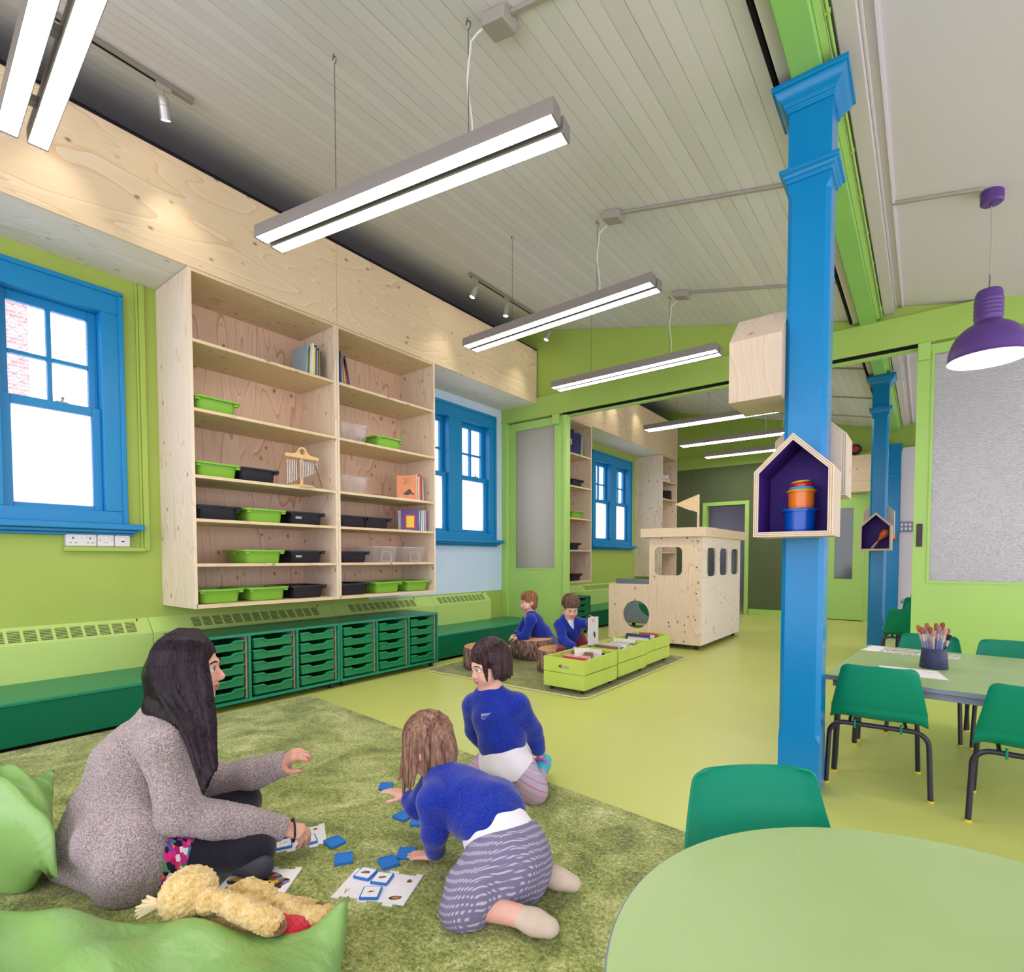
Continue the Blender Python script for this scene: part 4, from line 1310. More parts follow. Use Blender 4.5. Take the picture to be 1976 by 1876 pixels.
def casing(label, y0, y1, g0, g1):
    root = thing('radiator_cover', label, 'radiator cover', (-4.45, (y0 + y1) / 2, 0), 0, 'green radiator covers under the windows')
    pr = [(XW + 0.001, 0.0), (XR, 0.0), (XR, 0.50), (XW + 0.001, 0.602)]
    wpart(MB().prism(pr, 'y', -(y1 - 0.002), -(y0 + 0.002)).xf(Matrix.Scale(-1, 4, (0, 1, 0))), 'cover', RADG, root)
    n = max(1, round((g1 - g0) / 0.076))
    m = MB()
    s = (g1 - g0) / n
    ux, uz = (XW - XR) / math.hypot(0.1, 0.102), 0.102 / math.hypot(0.1, 0.102)
    for i in range(n):
        a, b = g0 + i * s + 0.010, g0 + (i + 1) * s - 0.006
        for k in range(8):
            t = 0.022 + k * 0.0125
            p = (XR + ux * t + 0.0004, XR + ux * (t + 0.0075) + 0.0004)
            z = (0.50 + uz * t + 0.0004, 0.50 + uz * (t + 0.0075) + 0.0004)
            m.add([(p[0], a, z[0]), (p[0], b, z[0]), (p[1], b, z[1]), (p[1], a, z[1])], [(0, 1, 2, 3)])
    wpart(m, 'grille', SLOT, root)
    k = MB().cbox((XR - 0.085, g1 + 0.012, 0.592), (0.012, 0.006, 0.02))
    wpart(k, 'key_slot', SLOT, root)
    return root
casing('green radiator cover below the left window, behind the bench', -3.0, 1.455, -0.45, 1.371)
casing('green radiator cover behind the left tray unit', 1.455, 2.95, 1.72, 2.80)
casing('green radiator cover behind the right tray unit', 2.95, 4.245, 3.12, 3.975)
casing('green radiator cover under the second window, behind the short bench', 4.245, 5.21, 4.31, 5.125)
casing('green radiator cover in the far room behind its tray unit', 5.9, 7.45, 6.1, 7.05)
casing('green radiator cover in the far room behind the play boat', 7.45, 9.6, 7.62, 9.2)

# ------------------------------------------------------------------ green benches
BENCH_T = plain('bench_top_green', '0E8258', 0.35, 0.5)
BENCH_F = plain('bench_front_green', '046543', 0.45, 0.2)


def bench(label, y0, y1, x=-3.835, z=0.267):
    root = thing('bench', label, 'bench', (-4.1, (y0 + y1) / 2, 0), 0, 'low green benches along the wall')
    wpart(MB().box(XR + 0.001, y0 + 0.002, z - 0.02, x + 0.006, y1 - 0.002, z), 'bench_top', BENCH_T, root, bevel=0.004)
    wpart(MB().box(XR + 0.001, y0 + 0.004, 0.03, x, y1 - 0.004, z - 0.02), 'box', BENCH_F, root)
    wpart(MB().box(XR + 0.03, y0 + 0.02, 0.0, x - 0.05, y1 - 0.02, 0.03), 'plinth', BLACK, root)
    return root
bench('long green bench at the left edge behind the seated woman', -3.0, 1.455)
bench('short green bench between the tray unit and the sliding door', 3.60, 5.535)
bench('green bench in the far room seen behind the boys', 6.53, 9.6)

# ------------------------------------------------------------------ tray units
UNIT = plain('tray_unit_green', '0B7350', 0.42, 0.4)
UNIT_TOP = plain('tray_unit_top', '0B5A3E', 0.3, 0.5)
TRAYG = plain('green_drawer_tray', '0C7C48', 0.35, 0.5)
RUNNER = plain('beige_runner', 'B79E86', 0.5, 0.3)


def drawer_mesh(w):
    """front of a shallow tray: local y across, x towards the room, z up; front at x=0"""
    h = 0.068
    b = MB()
    hw = w / 2
    # tray box
    b.box(-0.40, -hw + 0.012, 0.0, -0.396, hw - 0.012, h - 0.01)
    b.box(-0.40, -hw + 0.012, 0.0, -0.012, -hw + 0.016, h - 0.01).box(-0.40, hw - 0.016, 0.0, -0.012, hw - 0.012, h - 0.01)
    b.box(-0.40, -hw + 0.012, 0.0, -0.012, hw - 0.012, 0.004)
    # dipped front
    top = [(-hw + 0.014, h - 0.008), (-hw * 0.52, h - 0.008), (-hw * 0.36, h - 0.026), (hw * 0.36, h - 0.026), (hw * 0.52, h - 0.008), (hw - 0.014, h - 0.008)]
    bot = [(hw - 0.02, 0.0), (-hw + 0.02, 0.0)]
    poly = bot[::-1] + top[::-1]
    b.prism([(-hw + 0.02, 0.0), (hw - 0.02, 0.0)] + top[::-1], 'x', -0.012, -0.006)
    # rim following the dip
    r = MB()
    edge = [(-hw + 0.004, h), (-hw * 0.50, h), (-hw * 0.34, h - 0.018), (hw * 0.34, h - 0.018), (hw * 0.50, h), (hw - 0.004, h)]
    lo = [(y, z - 0.010) for y, z in edge]
    r.prism(lo + edge[::-1], 'x', -0.016, 0.006)
    r.box(-0.40, -hw + 0.004, h - 0.010, -0.016, -hw + 0.016, h - 0.002).box(-0.40, hw - 0.016, h - 0.010, -0.016, hw - 0.004, h - 0.002)
    return b, r


def caster(mb, x, y, r=0.022):
    A = Matrix.Rotation(PI / 2, 3, 'X')
    mb.lathe([(0, -0.014), (r * 0.8, -0.014), (r, -0.010), (r, 0.010), (r * 0.8, 0.014), (0, 0.014)], (x, y, r), n=20, axis=A)


_dr = None
def tray_unit(label, y0, cols, x=-3.70, cw=0.352, group='green tray units on castors'):
    global _dr
    t = 0.016
    y1 = y0 + cols * cw + t
    root = thing('tray_unit', label, 'tray unit', (x, (y0 + y1) / 2, 0), 0, group)
    xb = x - 0.465
    zt, zb_ = 0.517, 0.047
    wpart(MB().box(xb, y0, zt - 0.018, x, y1, zt), 'top_panel', UNIT_TOP, root, bevel=0.002)
    wpart(MB().box(xb, y0, zb_, x, y1, zb_ + 0.018), 'bottom_panel', UNIT, root, bevel=0.002)
    wpart(MB().box(xb, y0, zb_ + 0.018, xb + 0.01, y1, zt - 0.018), 'back_panel', plain('unit_inside', '0A3B2B', 0.6), root)
    for i in range(cols + 1):
        ys = y0 + i * cw
        wpart(MB().box(xb + 0.01, ys, zb_ + 0.018, x, ys + t, zt - 0.018), 'upright', UNIT, root, bevel=0.0015)
    # lipping in a lighter green, as if light caught the front edges
    fr = MB().frame([(y0 - 0.0, zb_), (y1, zb_), (y1, zt), (y0, zt)], [(y0 + t, zb_ + 0.018), (y1 - t, zb_ + 0.018), (y1 - t, zt - 0.018), (y0 + t, zt - 0.018)], 'x', x, x + 0.003)
    for i in range(1, cols):
        fr.box(x, y0 + i * cw, zb_ + 0.018, x + 0.003, y0 + i * cw + t, zt - 0.018)
    wpart(fr, 'front_lipping', plain('unit_lipping', '168560', 0.4, 0.4), root)
    iw = cw - t
    for i in range(cols):
        ya, yb = y0 + i * cw + t, y0 + (i + 1) * cw
        for yy in (ya + 0.001, yb - 0.011):
            wpart(MB().box(x - 0.42, yy, zb_ + 0.02, x - 0.022, yy + 0.010, zt - 0.02), 'runner', RUNNER, root)
        for k in range(5):
            z = zb_ + 0.030 + k * 0.0825
            if _dr is None:
                b, r = drawer_mesh(iw - 0.024)
                d1 = b.build('drawer', TRAYG, root)
                d2 = r.build('drawer_rim', plain('drawer_rim_green', '108C56', 0.35, 0.5), d1, bevel=0.0015)
                _dr = (d1, d2)
            else:
                d1 = _dr[0].copy(); COL.objects.link(d1); d1.parent = root
                d2 = _dr[1].copy(); COL.objects.link(d2); d2.parent = d1
            d1.location = (-0.008, (ya + yb) / 2 - (y0 + y1) / 2, z)
    for xx in (x - 0.05, x - 0.41):
        for yy in (y0 + 0.05, y1 - 0.05):
            m = MB(); caster(m, xx, yy)
            m.cbox((xx, yy, 0.04), (0.03, 0.03, 0.012))
            wpart(m, 'castor', plain('castor_black', '26252B', 0.5), root, smooth=True)
    return root


tray_unit('green tray unit on castors behind the woman, left one of the pair', 1.440, 3)
tray_unit('green tray unit on castors standing on the bare floor, right one of the pair', 2.518, 3)
tray_unit('green tray unit in the far room behind the boy with the white book', 5.80, 2)
# ------------------------------------------------------------------ flat panels with holes
def holed(mb, outer, holes, axis, a, b):
    """panel between a and b along axis; outer and holes are 2D outlines"""
    cu = bpy.data.curves.new('tmp', 'CURVE')
    cu.dimensions = '2D'; cu.fill_mode = 'BOTH'; cu.extrude = abs(b - a) / 2
    for pl in [outer] + list(holes):
        sp = cu.splines.new('POLY'); sp.points.add(len(pl) - 1)
        for p, q in zip(sp.points, pl):
            p.co = (q[0], q[1], 0, 1)
        sp.use_cyclic_u = True
    ob = bpy.data.objects.new('tmp', cu); COL.objects.link(ob)
    dg = bpy.context.evaluated_depsgraph_get()
    me = bpy.data.meshes.new_from_object(ob.evaluated_get(dg))
    mid = (a + b) / 2
    def P(v):
        return {'x': (v[2] + mid, v[0], v[1]), 'y': (v[0], v[2] + mid, v[1]), 'z': (v[0], v[1], v[2] + mid)}[axis]
    mb.add([P(v.co) for v in me.vertices], [list(p.vertices) for p in me.polygons])
    bpy.data.objects.remove(ob); bpy.data.curves.remove(cu); bpy.data.meshes.remove(me)
    return mb


def circ(cx, cy, r, n=48):
    return [(cx + r * math.cos(2 * PI * i / n), cy + r * math.sin(2 * PI * i / n)) for i in range(n)]


def rr(x0, y0, x1, y1, r, n=6):
    return [((x0 + x1) / 2 + p[0], (y0 + y1) / 2 + p[1]) for p in rrect((x1 - x0) / 2, (y1 - y0) / 2, r, n)]


# ------------------------------------------------------------------ carpets
def carpet_mat(name, dark, mid, pale, tips):
    k = NT(name)
    k.set(0.9, 0.15)
    v = k.coord()
    big = k.n('TexNoise', Scale=4.5, Detail=4.0, Roughness=0.65, Distortion=0.8); k.l(v, big.inputs['Vector'])
    fin = k.n('TexNoise', Scale=150.0, Detail=2.5, Roughness=0.7); k.l(v, fin.inputs['Vector'])
    med = k.n('TexNoise', Scale=70.0, Detail=3.0); k.l(v, med.inputs['Vector'])
    f = k.math('ADD', k.math('MULTIPLY', big.outputs['Fac'], 0.55), k.math('MULTIPLY', fin.outputs['Fac'], 0.45))
    f = k.math('ADD', f, k.math('MULTIPLY', k.math('SUBTRACT', med.outputs['Fac'], 0.5), 0.35))
    c = k.ramp(f, [(0.36, lin(dark)), (0.47, lin(mid)), (0.56, lin(pale)), (0.66, lin(tips))])
    k.l(c, k.b.inputs['Base Color'])
    k.b.inputs['Sheen Weight'].default_value = 0.25
    k.bump(k.math('ADD', fin.outputs['Fac'], k.math('MULTIPLY', med.outputs['Fac'], 0.6)), 0.9, 0.008)
    return k.m


CARPET = carpet_mat('green_shag_carpet', '4F5F20', '87943F', 'B0B868', 'DCDDA8')
poly = [(-3.83, -2.4), (-0.25, -2.4), (-0.25, 1.895), (-3.62, 2.205), (-3.665, 1.43), (-3.83, 1.43)]
o = MB().prism(poly, 'z', 0.0005, 0.0125).build('carpet', CARPET, bevel=0.004)
tag(o, 'large mottled green carpet under the woman and the two girls', 'carpet')
rug = thing('rug', 'small green rug with a pale bound edge under the log stools and book crates', 'rug', (-2.8, 4.4, 0))
pl = rr(-3.66, 3.36, -1.945, 5.45, 0.07)
wpart(MB().prism(pl, 'z', 0.0005, 0.0105), 'pile', carpet_mat('rug_pile', '5A6426', '7B823A', '949850', 'B0B070'), rug)
wpart(MB().tube([(p[0], p[1], 0.007) for p in pl], 0.007, 8, closed=True), 'bound_edge', plain('rug_binding', 'C9C58F', 0.7, 0.2), rug, smooth=True)
CZ = 0.0125

# ------------------------------------------------------------------ green plastic chairs
SHELL = plain('green_polypropylene', '02805F', 0.42, 0.2, bump=0.12, bscale=420, bdist=0.001)
SHELL_D = SHELL
LEGM = plain('navy_steel_tube', '1C1A2B', 0.3, 0.5)
FERR = plain('yellow_ferrule', 'D8C32E', 0.5, 0.4)


def chair_shell():
    """one moulded seat and back; local +y is the way the sitter faces"""
    prof = []   # (y, z, half width)
    for t in np.linspace(0, 1, 9):
        y = 0.185 - t * 0.29
        prof.append((y, 0.305 + 0.012 * (2 * t - 1) ** 2 - 0.012 * math.sin(PI * t), 0.160 + 0.022 * t))
    for t in np.linspace(0.12, 1, 8):
        a = t * (PI / 2 + 0.02)
        prof.append((-0.105 - 0.055 * math.sin(a), 0.305 + 0.055 * (1 - math.cos(a)), 0.183 - 0.004 * t))
    for t in list(np.linspace(0.08, 0.86, 10)) + [0.90, 0.93, 0.955, 0.975, 0.99, 1.0]:
        prof.append((-0.161 - 0.052 * t - 0.008 * math.sin(PI * t), 0.356 + 0.204 * t, 0.179 - 0.040 * t))
    n = 17
    vs, fs = [], []
    m = len(prof)
    for i, (y, z, w) in enumerate(prof):
        # rounded corners at the top of the back and the front of the seat
        top = max(0.0, (z - 0.535) / 0.025) if i > 16 else 0.0
        fr = max(0.0, (y - 0.165) / 0.02) if i < 4 else 0.0
        q = max(top, fr)
        w2 = w - 0.026 * (1 - math.sqrt(max(0.0, 1 - min(1, q) ** 2)))
        for k in range(n):
            u = -1 + 2 * k / (n - 1)
            dish = 0.020 * (u * u - 0.3)
            if i >= 16:
                vs.append((u * w2, y + dish * 0.9 + (0.010 if abs(u) > 0.99 else 0), z))
            elif i >= 9:
                f = (i - 9) / 7
                vs.append((u * w2, y + dish * 0.9 * f + 0.014 * abs(u) ** 6 * f, z + dish * 0.5 * (1 - f) - 0.02 * abs(u) ** 8 * (1 - f)))
            else:
                vs.append((u * w2, y, z + dish * 0.5 - 0.022 * abs(u) ** 8))
    for i in range(m - 1):
        for k in range(n - 1):
            a = i * n + k
            fs.append([a, a + 1, a + n + 1, a + n])
    return vs, fs


_chair = None
def chair(label, loc, rz, group='green moulded school chairs'):
    global _chair
    if _chair is not None:
        return dup(_chair, loc, rz, label)
    root = thing('school_chair', label, 'chair', loc, rz, group)
    vs, fs = chair_shell()
    o = MB().add(vs, fs).build('seat_shell', SHELL, root, smooth=True, angle=80)
    so = o.modifiers.new('thick', 'SOLIDIFY'); so.thickness = 0.006; so.offset = -1
    bv = o.modifiers.new('round', 'BEVEL'); bv.width = 0.002; bv.segments = 2; bv.limit_method = 'ANGLE'; bv.angle_limit = math.radians(60)
    for yy, hw, dy in ((-0.165, 0.192, -0.02), (0.155, 0.170, 0.02)):
        pts = [(-hw, yy + dy, 0.006)]
        pts += [(-hw + 0.008 * t, yy + dy * (1 - t), 0.006 + 0.220 * t) for t in (0.35, 0.7, 1.0)]
        for a in np.linspace(0, PI / 2, 7)[1:]:
            pts.append((-hw + 0.008 + 0.06 * (1 - math.cos(a)), yy, 0.226 + 0.06 * math.sin(a)))
        full = pts + [(-x, y, z) for x, y, z in pts[::-1]]
        MB().tube(full, 0.0105, 12).build('leg_frame', LEGM, root, smooth=True)
        for s in (-1, 1):
            MB().lathe([(0, 0), (0.0115, 0), (0.0125, 0.004), (0.0115, 0.009), (0, 0.009)], (s * hw, yy + dy, 0), n=14).build('ferrule', FERR, root, smooth=True)
    for s in (-1, 1):
        MB().tube([(s * 0.105, -0.165, 0.284), (s * 0.10, 0.155, 0.284)], 0.008, 8).build('side_rail', LEGM, root, smooth=True)
        MB().box(s * 0.085 - 0.004, -0.178, 0.268, s * 0.085 + 0.004, -0.150, 0.305).build('clip', SHELL, root, bevel=0.002)
    _chair = root
    return root


chair('green plastic chair in the foreground, tucked behind the round table', (-0.172, 1.111, 0), math.radians(-140.2))
chair('green plastic chair beside the big blue column, its back to the camera', (-0.163, 2.99, 0), math.radians(3.9))
chair('green plastic chair cut by the right edge, its back to the camera', (0.355, 2.885, 0), math.radians(-2.0))
chair('green plastic chair behind the brush pot on the far side of the rectangular table', (0.02, 3.965, 0), math.radians(176))
chair('green plastic chair at the right edge on the far side of the rectangular table', (0.40, 3.93, 0), math.radians(178))

# ------------------------------------------------------------------ tables
def tabletop_mat():
    k = NT('sage_laminate')
    k.set(0.38, 0.45)
    v = k.coord()
    a = k.n('TexNoise', Scale=3.0, Detail=3.0); k.l(v, a.inputs['Vector'])
    c = k.ramp(a.outputs['Fac'], [(0.3, lin('9FBC7A')), (0.7, lin('A8C284'))])
    # scuffs and smears
    s = k.n('TexNoise', Scale=9.0, Detail=6.0, Distortion=2.0); k.l(v, s.inputs['Vector'])
    sc = k.ramp(s.outputs['Fac'], [(0.58, (0, 0, 0, 1)), (0.62, (0.5, 0.5, 0.5, 1)), (0.66, (0, 0, 0, 1))])
    c = k.mix(k.math('MULTIPLY', sc, 0.10), c, lin('8FA76B'))
    w = k.n('TexVoronoi', Scale=9.0, feature='F1'); k.l(v, w.inputs['Vector'])
    sp = k.ramp(w.outputs['Distance'], [(0.0, (1, 1, 1, 1)), (0.018, (1, 1, 1, 1)), (0.03, (0, 0, 0, 1))])
    c = k.mix(k.math('MULTIPLY', sp, 0.25), c, lin('E3EBD2'))
    k.l(c, k.b.inputs['Base Color'])
    r = k.n('TexNoise', Scale=5.0, Detail=4.0); k.l(v, r.inputs['Vector'])
    k.l(k.math('ADD', k.math('MULTIPLY', r.outputs['Fac'], 0.2), 0.28), k.b.inputs['Roughness'])
    return k.m
LAMIN = tabletop_mat()
EDGEG = plain('grey_blue_edge', '7C8798', 0.5, 0.4)
TZ = 0.475

rt = thing('round_table', 'round sage green table filling the bottom right corner', 'table', (0.105, 0.838, 0))
R_ = 0.4855
MB().lathe([(0, TZ - 0.004), (R_ - 0.004, TZ - 0.004), (R_ - 0.003, TZ), (0, TZ)], n=96).build('tabletop', LAMIN, rt, smooth=True)
MB().lathe([(0, TZ - 0.026), (R_ - 0.003, TZ - 0.026), (R_, TZ - 0.022), (R_, TZ - 0.002), (R_ - 0.003, TZ - 0.0012), (R_ - 0.004, TZ - 0.004), (0, TZ - 0.004)], n=96).build('edge_band', EDGEG, rt, smooth=True)
for a in (45, 135, 225, 315):
    x, y = 0.33 * math.cos(math.radians(a)), 0.33 * math.sin(math.radians(a))
    MB().tube([(x * 1.08, y * 1.08, 0.006), (x, y, TZ - 0.08), (x * 0.96, y * 0.96, TZ - 0.045), (x * 0.85, y * 0.85, TZ - 0.035)], 0.0145, 12).build('leg', LEGM, rt, smooth=True)
    MB().lathe([(0, 0), (0.0165, 0), (0.0165, 0.012), (0, 0.012)], (x * 1.08, y * 1.08, 0), n=14).build('ferrule', FERR, rt)
fr = MB().frame([(-0.27, -0.27), (0.27, -0.27), (0.27, 0.27), (-0.27, 0.27)], [(-0.25, -0.25), (0.25, -0.25), (0.25, 0.25), (-0.25, 0.25)], 'z', TZ - 0.055, TZ - 0.026)
fr.build('underframe', EDGEG, rt)

def rect_table(label, loc, rz, w=1.20, d=0.60, z=TZ, group='rectangular sage tables', top=None):
    root = thing('rectangular_table', label, 'table', loc, rz, group)
    MB().box(-w / 2, -d / 2, z - 0.003, w / 2, d / 2, z).build('tabletop', top or LAMIN, root)
    MB().box(-w / 2, -d / 2, z - 0.024, w / 2, d / 2, z - 0.003).build('edge_band', EDGEG, root, bevel=0.003)
    MB().frame([(-w / 2 + 0.03, -d / 2 + 0.022), (w / 2 - 0.03, -d / 2 + 0.022), (w / 2 - 0.03, d / 2 - 0.022), (-w / 2 + 0.03, d / 2 - 0.022)],
               [(-w / 2 + 0.05, -d / 2 + 0.042), (w / 2 - 0.05, -d / 2 + 0.042), (w / 2 - 0.05, d / 2 - 0.042), (-w / 2 + 0.05, d / 2 - 0.042)], 'z', z - 0.055, z - 0.024).build('underframe', EDGEG, root)
    for sx in (-1, 1):
        for sy in (-1, 1):
            x, y = sx * (w / 2 - 0.05), sy * (d / 2 - 0.045)
            pts = [(x + sx * 0.012, y, 0.006), (x, y, z - 0.11)]
            for a in np.linspace(0, PI / 2, 6)[1:]:
                pts.append((x - sx * 0.06 * (1 - math.cos(a)), y, z - 0.11 + 0.06 * math.sin(a)))
            pts.append((x - sx * 0.12, y, z - 0.05))
            MB().tube(pts, 0.013, 12).build('leg', LEGM, root, smooth=True)
            MB().lathe([(0, 0), (0.015, 0), (0.015, 0.010), (0, 0.010)], (x + sx * 0.012, y, 0), n=14).build('ferrule', FERR, root)
    return root


RZ2 = math.radians(-4.6)
ex, ey = Vector((math.cos(RZ2), math.sin(RZ2), 0)), Vector((-math.sin(RZ2), math.cos(RZ2), 0))
P0 = Vector((-0.372, 2.925, 0))          # near left corner
rect_table('nearer half of the paired rectangular sage tables, edge towards the camera', P0 + ex * 0.60 + ey * 0.293, RZ2, d=0.585)
rect_table('farther half of the paired rectangular sage tables, carrying the artwork', P0 + ex * 0.60 + ey * 0.882, RZ2, d=0.585)
rect_table('sage table in the far room, half hidden by the right sliding door', (0.35, 6.80, 0), 0, d=0.58)
rect_table('blue topped table deep in the far room behind the green chairs', (0.36, 8.75, 0), 0, d=0.58, top=plain('blue_laminate', '4C86D8', 0.35, 0.5))
chair('dark backed green chair in the far room nearest the door edge', (-0.135, 6.32, 0), math.radians(4))
chair('light green chair across the far room sage table', (-0.02, 7.22, 0), math.radians(178))
chair('dark backed green chair at the far room blue table', (-0.05, 8.25, 0), math.radians(2))
chair('farthest green chair beyond the blue table', (0.0, 9.2, 0), math.radians(180))

# artwork and paper on the table
def art_mat(name, seed, cols):
    k = NT(name)
    k.set(0.75, 0.15)
    v = k.coord(loc=(seed, seed * 0.7, 0))
    n1 = k.n('TexNoise', Scale=16.0, Detail=3.0, Distortion=3.5); k.l(v, n1.inputs['Vector'])
    st = [(0.0, lin('F1EFEA')), (0.44, lin('EFEDE6'))]
    st += [(0.46 + i * 0.035, lin(c)) for i, c in enumerate(cols)]
    st += [(0.46 + len(cols) * 0.035 + 0.02, lin('F3F1EC'))]
    k.l(k.ramp(n1.outputs['Fac'], st), k.b.inputs['Base Color'])
    return k.m
def sheet(label, corners, z, mat, h=0.0012, grp=None, name='painting_sheet', cat='paper'):
    c = sum((Vector((p[0], p[1], 0)) for p in corners), Vector()) / len(corners)
    root = thing(name, label, cat, (c.x, c.y, z), 0, grp)
    MB().prism([(p[0] - c.x, p[1] - c.y) for p in corners], 'z', 0.0, h).build('paper_sheet', mat, root)
    return root
def tp(a, b): return tuple((P0 + ex * a + ey * b)[:2])
s1 = sheet('long collage painting lying on the far half of the rectangular table', [tp(0.02, 0.90), tp(0.46, 0.88), tp(0.47, 1.08), tp(0.04, 1.13)], TZ + 0.0003, art_mat('collage_paint', 3.1, ['B9AE93', 'C7C2B4', '7E9AA0', '8FA88C', 'A9A08A']), grp='paintings on the table')
m = MB()
for i, (a, b, s) in enumerate([(0.10, 1.04, 0.018), (0.17, 1.02, 0.022), (0.25, 1.0, 0.020), (0.33, 0.97, 0.022), (0.40, 0.95, 0.018)]):
    q = tp(a, b)
    pts = [(q[0] + s * math.cos(t) * (1 + 0.4 * math.sin(3 * t + i)), q[1] + s * 0.8 * math.sin(t), TZ + 0.0016) for t in np.linspace(0, 2 * PI, 18)[:-1]]
    m2 = MB().tube(pts, 0.0011, 5, closed=True)
    wpart(m2, 'painted_outline', plain('paint_grey_green', '6F7F7A', 0.7), s1)
s2 = sheet('white drawing paper at the left end of the collage', [tp(0.0, 0.89), tp(0.09, 0.885), tp(0.10, 1.11), tp(0.03, 1.14)], TZ + 0.0022, plain('white_paper', 'F0EEEA', 0.8, 0.15), grp='paintings on the table')
s3 = sheet('drawing sheet near the table edge, its corner showing beside the chair back', [tp(0.20, 0.21), tp(0.455, 0.22), tp(0.40, 0.43), tp(0.16, 0.42)], TZ + 0.0003, plain('white_paper', 'F0EEEA'), grp='paintings on the table')
m = MB()
q = tp(0.38, 0.36)
pts = [(q[0] + 0.03 * math.cos(t), q[1] + 0.02 * math.sin(2 * t), TZ + 0.0016) for t in np.linspace(0, 5, 16)]
wpart(MB().tube(pts, 0.0008, 5), 'pencil_line', plain('pencil_green', '8FA58C', 0.7), s3)
s4 = sheet('small stack of papers on the far room sage table', [(-0.24, 6.56), (0.05, 6.56), (0.05, 6.80), (-0.24, 6.80)], TZ + 0.0003, plain('pinkish_paper', 'E6D8DC', 0.8), h=0.012)

# brush pot
BX, BY = 0.047, 3.425
pot = thing('brush_pot', 'dark navy brush pot standing on the rectangular table', 'pot', (BX, BY, TZ))
MB().lathe([(0, 0), (0.058, 0), (0.060, 0.004), (0.0515, 0.098), (0.049, 0.101), (0.0455, 0.098), (0.0455, 0.012), (0, 0.012)], n=40).build('pot_body', plain('navy_pot', '2B3153', 0.5, 0.4, var=0.2, vscale=60), pot, smooth=True)
HANDC = ['7F93C4', '9A6E62', '7C9AD0', '8797BF', 'A97B68', '8AA3D2', '93614F', '6C86C2', '8E9DC8', '7D8FBE', 'A5715E', '20253F']
BRC = ['B5735A', '9C5A42', 'A9868A', 'B06A54', '8E5A3E', 'B48478', '9F6B52', 'A87F86', '8A4F38', 'B7907F', '93604A', '2B2B3F']
WHERE = ['at the left edge', 'at the left front', 'leaning left', 'at the back left', 'in the middle left', 'in the centre', 'in the centre back', 'in the middle right', 'at the back right', 'leaning right', 'at the right edge', 'with black bristles at the right']
for i in range(12):
    fx = -0.034 + 0.068 * ((i * 0.618 + 0.1) % 1.0) if False else -0.034 + 0.0062 * i
    fy = [0.0, -0.02, 0.015, 0.022, -0.012, -0.025, 0.02, -0.008, 0.018, -0.018, 0.005, -0.004][i]
    ln = [0.198, 0.190, 0.185, 0.205, 0.19, 0.178, 0.206, 0.195, 0.212, 0.19, 0.187, 0.16][i]
    b = thing('paint_brush', f'paint brush standing {WHERE[i]} of the navy pot', 'paint brush', (BX + fx * 0.75, BY + fy * 0.75, TZ + 0.013), 0, 'brushes in the navy pot')
    M = Matrix.Rotation(fx * 6.2, 4, 'Y') @ Matrix.Rotation(-fy * 4, 4, 'X')
    MB().lathe([(0, 0), (0.0035, 0.002), (0.004, ln * 0.4), (0.0052, ln * 0.70), (0, ln * 0.70)], n=10).xf(M).build('handle', plain('brush_' + HANDC[i], HANDC[i], 0.4), b, smooth=True)
    MB().lathe([(0, ln * 0.66), (0.0055, ln * 0.66), (0.0075, ln * 0.86), (0, ln * 0.86)], n=10).xf(M).build('ferrule', plain('brush_ferrule', 'C7B7B4', 0.35, 0.5, 0.5), b, smooth=True)
    MB().lathe([(0, ln * 0.85), (0.0075, ln * 0.85), (0.0105, ln * 0.95), (0.009, ln * 1.02), (0, ln * 1.04)], n=10).xf(M).build('bristles', plain('bristle_' + BRC[i], BRC[i], 0.8, 0.2), b, smooth=True)

# ------------------------------------------------------------------ log stools
def log_side():
    k = NT('log_bark')
    k.set(0.85, 0.15)
    v = k.coord(scale=(1, 1, 0.35))
    a = k.n('TexNoise', Scale=55.0, Detail=5.0, Roughness=0.7); k.l(v, a.inputs['Vector'])
    k.l(k.ramp(a.outputs['Fac'], [(0.36, lin('4A3634')), (0.5, lin('80645C')), (0.64, lin('B79C8E'))]), k.b.inputs['Base Color'])
    k.bump(a.outputs['Fac'], 0.5, 0.01)
    return k.m
def log_top():
    k = NT('log_rings')
    k.set(0.7, 0.2)
    w = k.n('TexWave', wave_type='RINGS', rings_direction='Z', Scale=22.0, Distortion=3.0, Detail=3.0)
    k.l(k.coord(), w.inputs['Vector'])
    nz = k.n('TexNoise', Scale=14.0, Detail=4.0); k.l(k.coord(), nz.inputs['Vector'])
    c = k.ramp(w.outputs['Fac'], [(0.2, lin('C08A5E')), (0.8, lin('DDB083'))])
    c = k.mix(k.math('MULTIPLY', nz.outputs['Fac'], 0.4), c, lin('B97A52'))
    k.l(c, k.b.inputs['Base Color'])
    return k.m
LOGS, LOGT = log_side(), log_top()


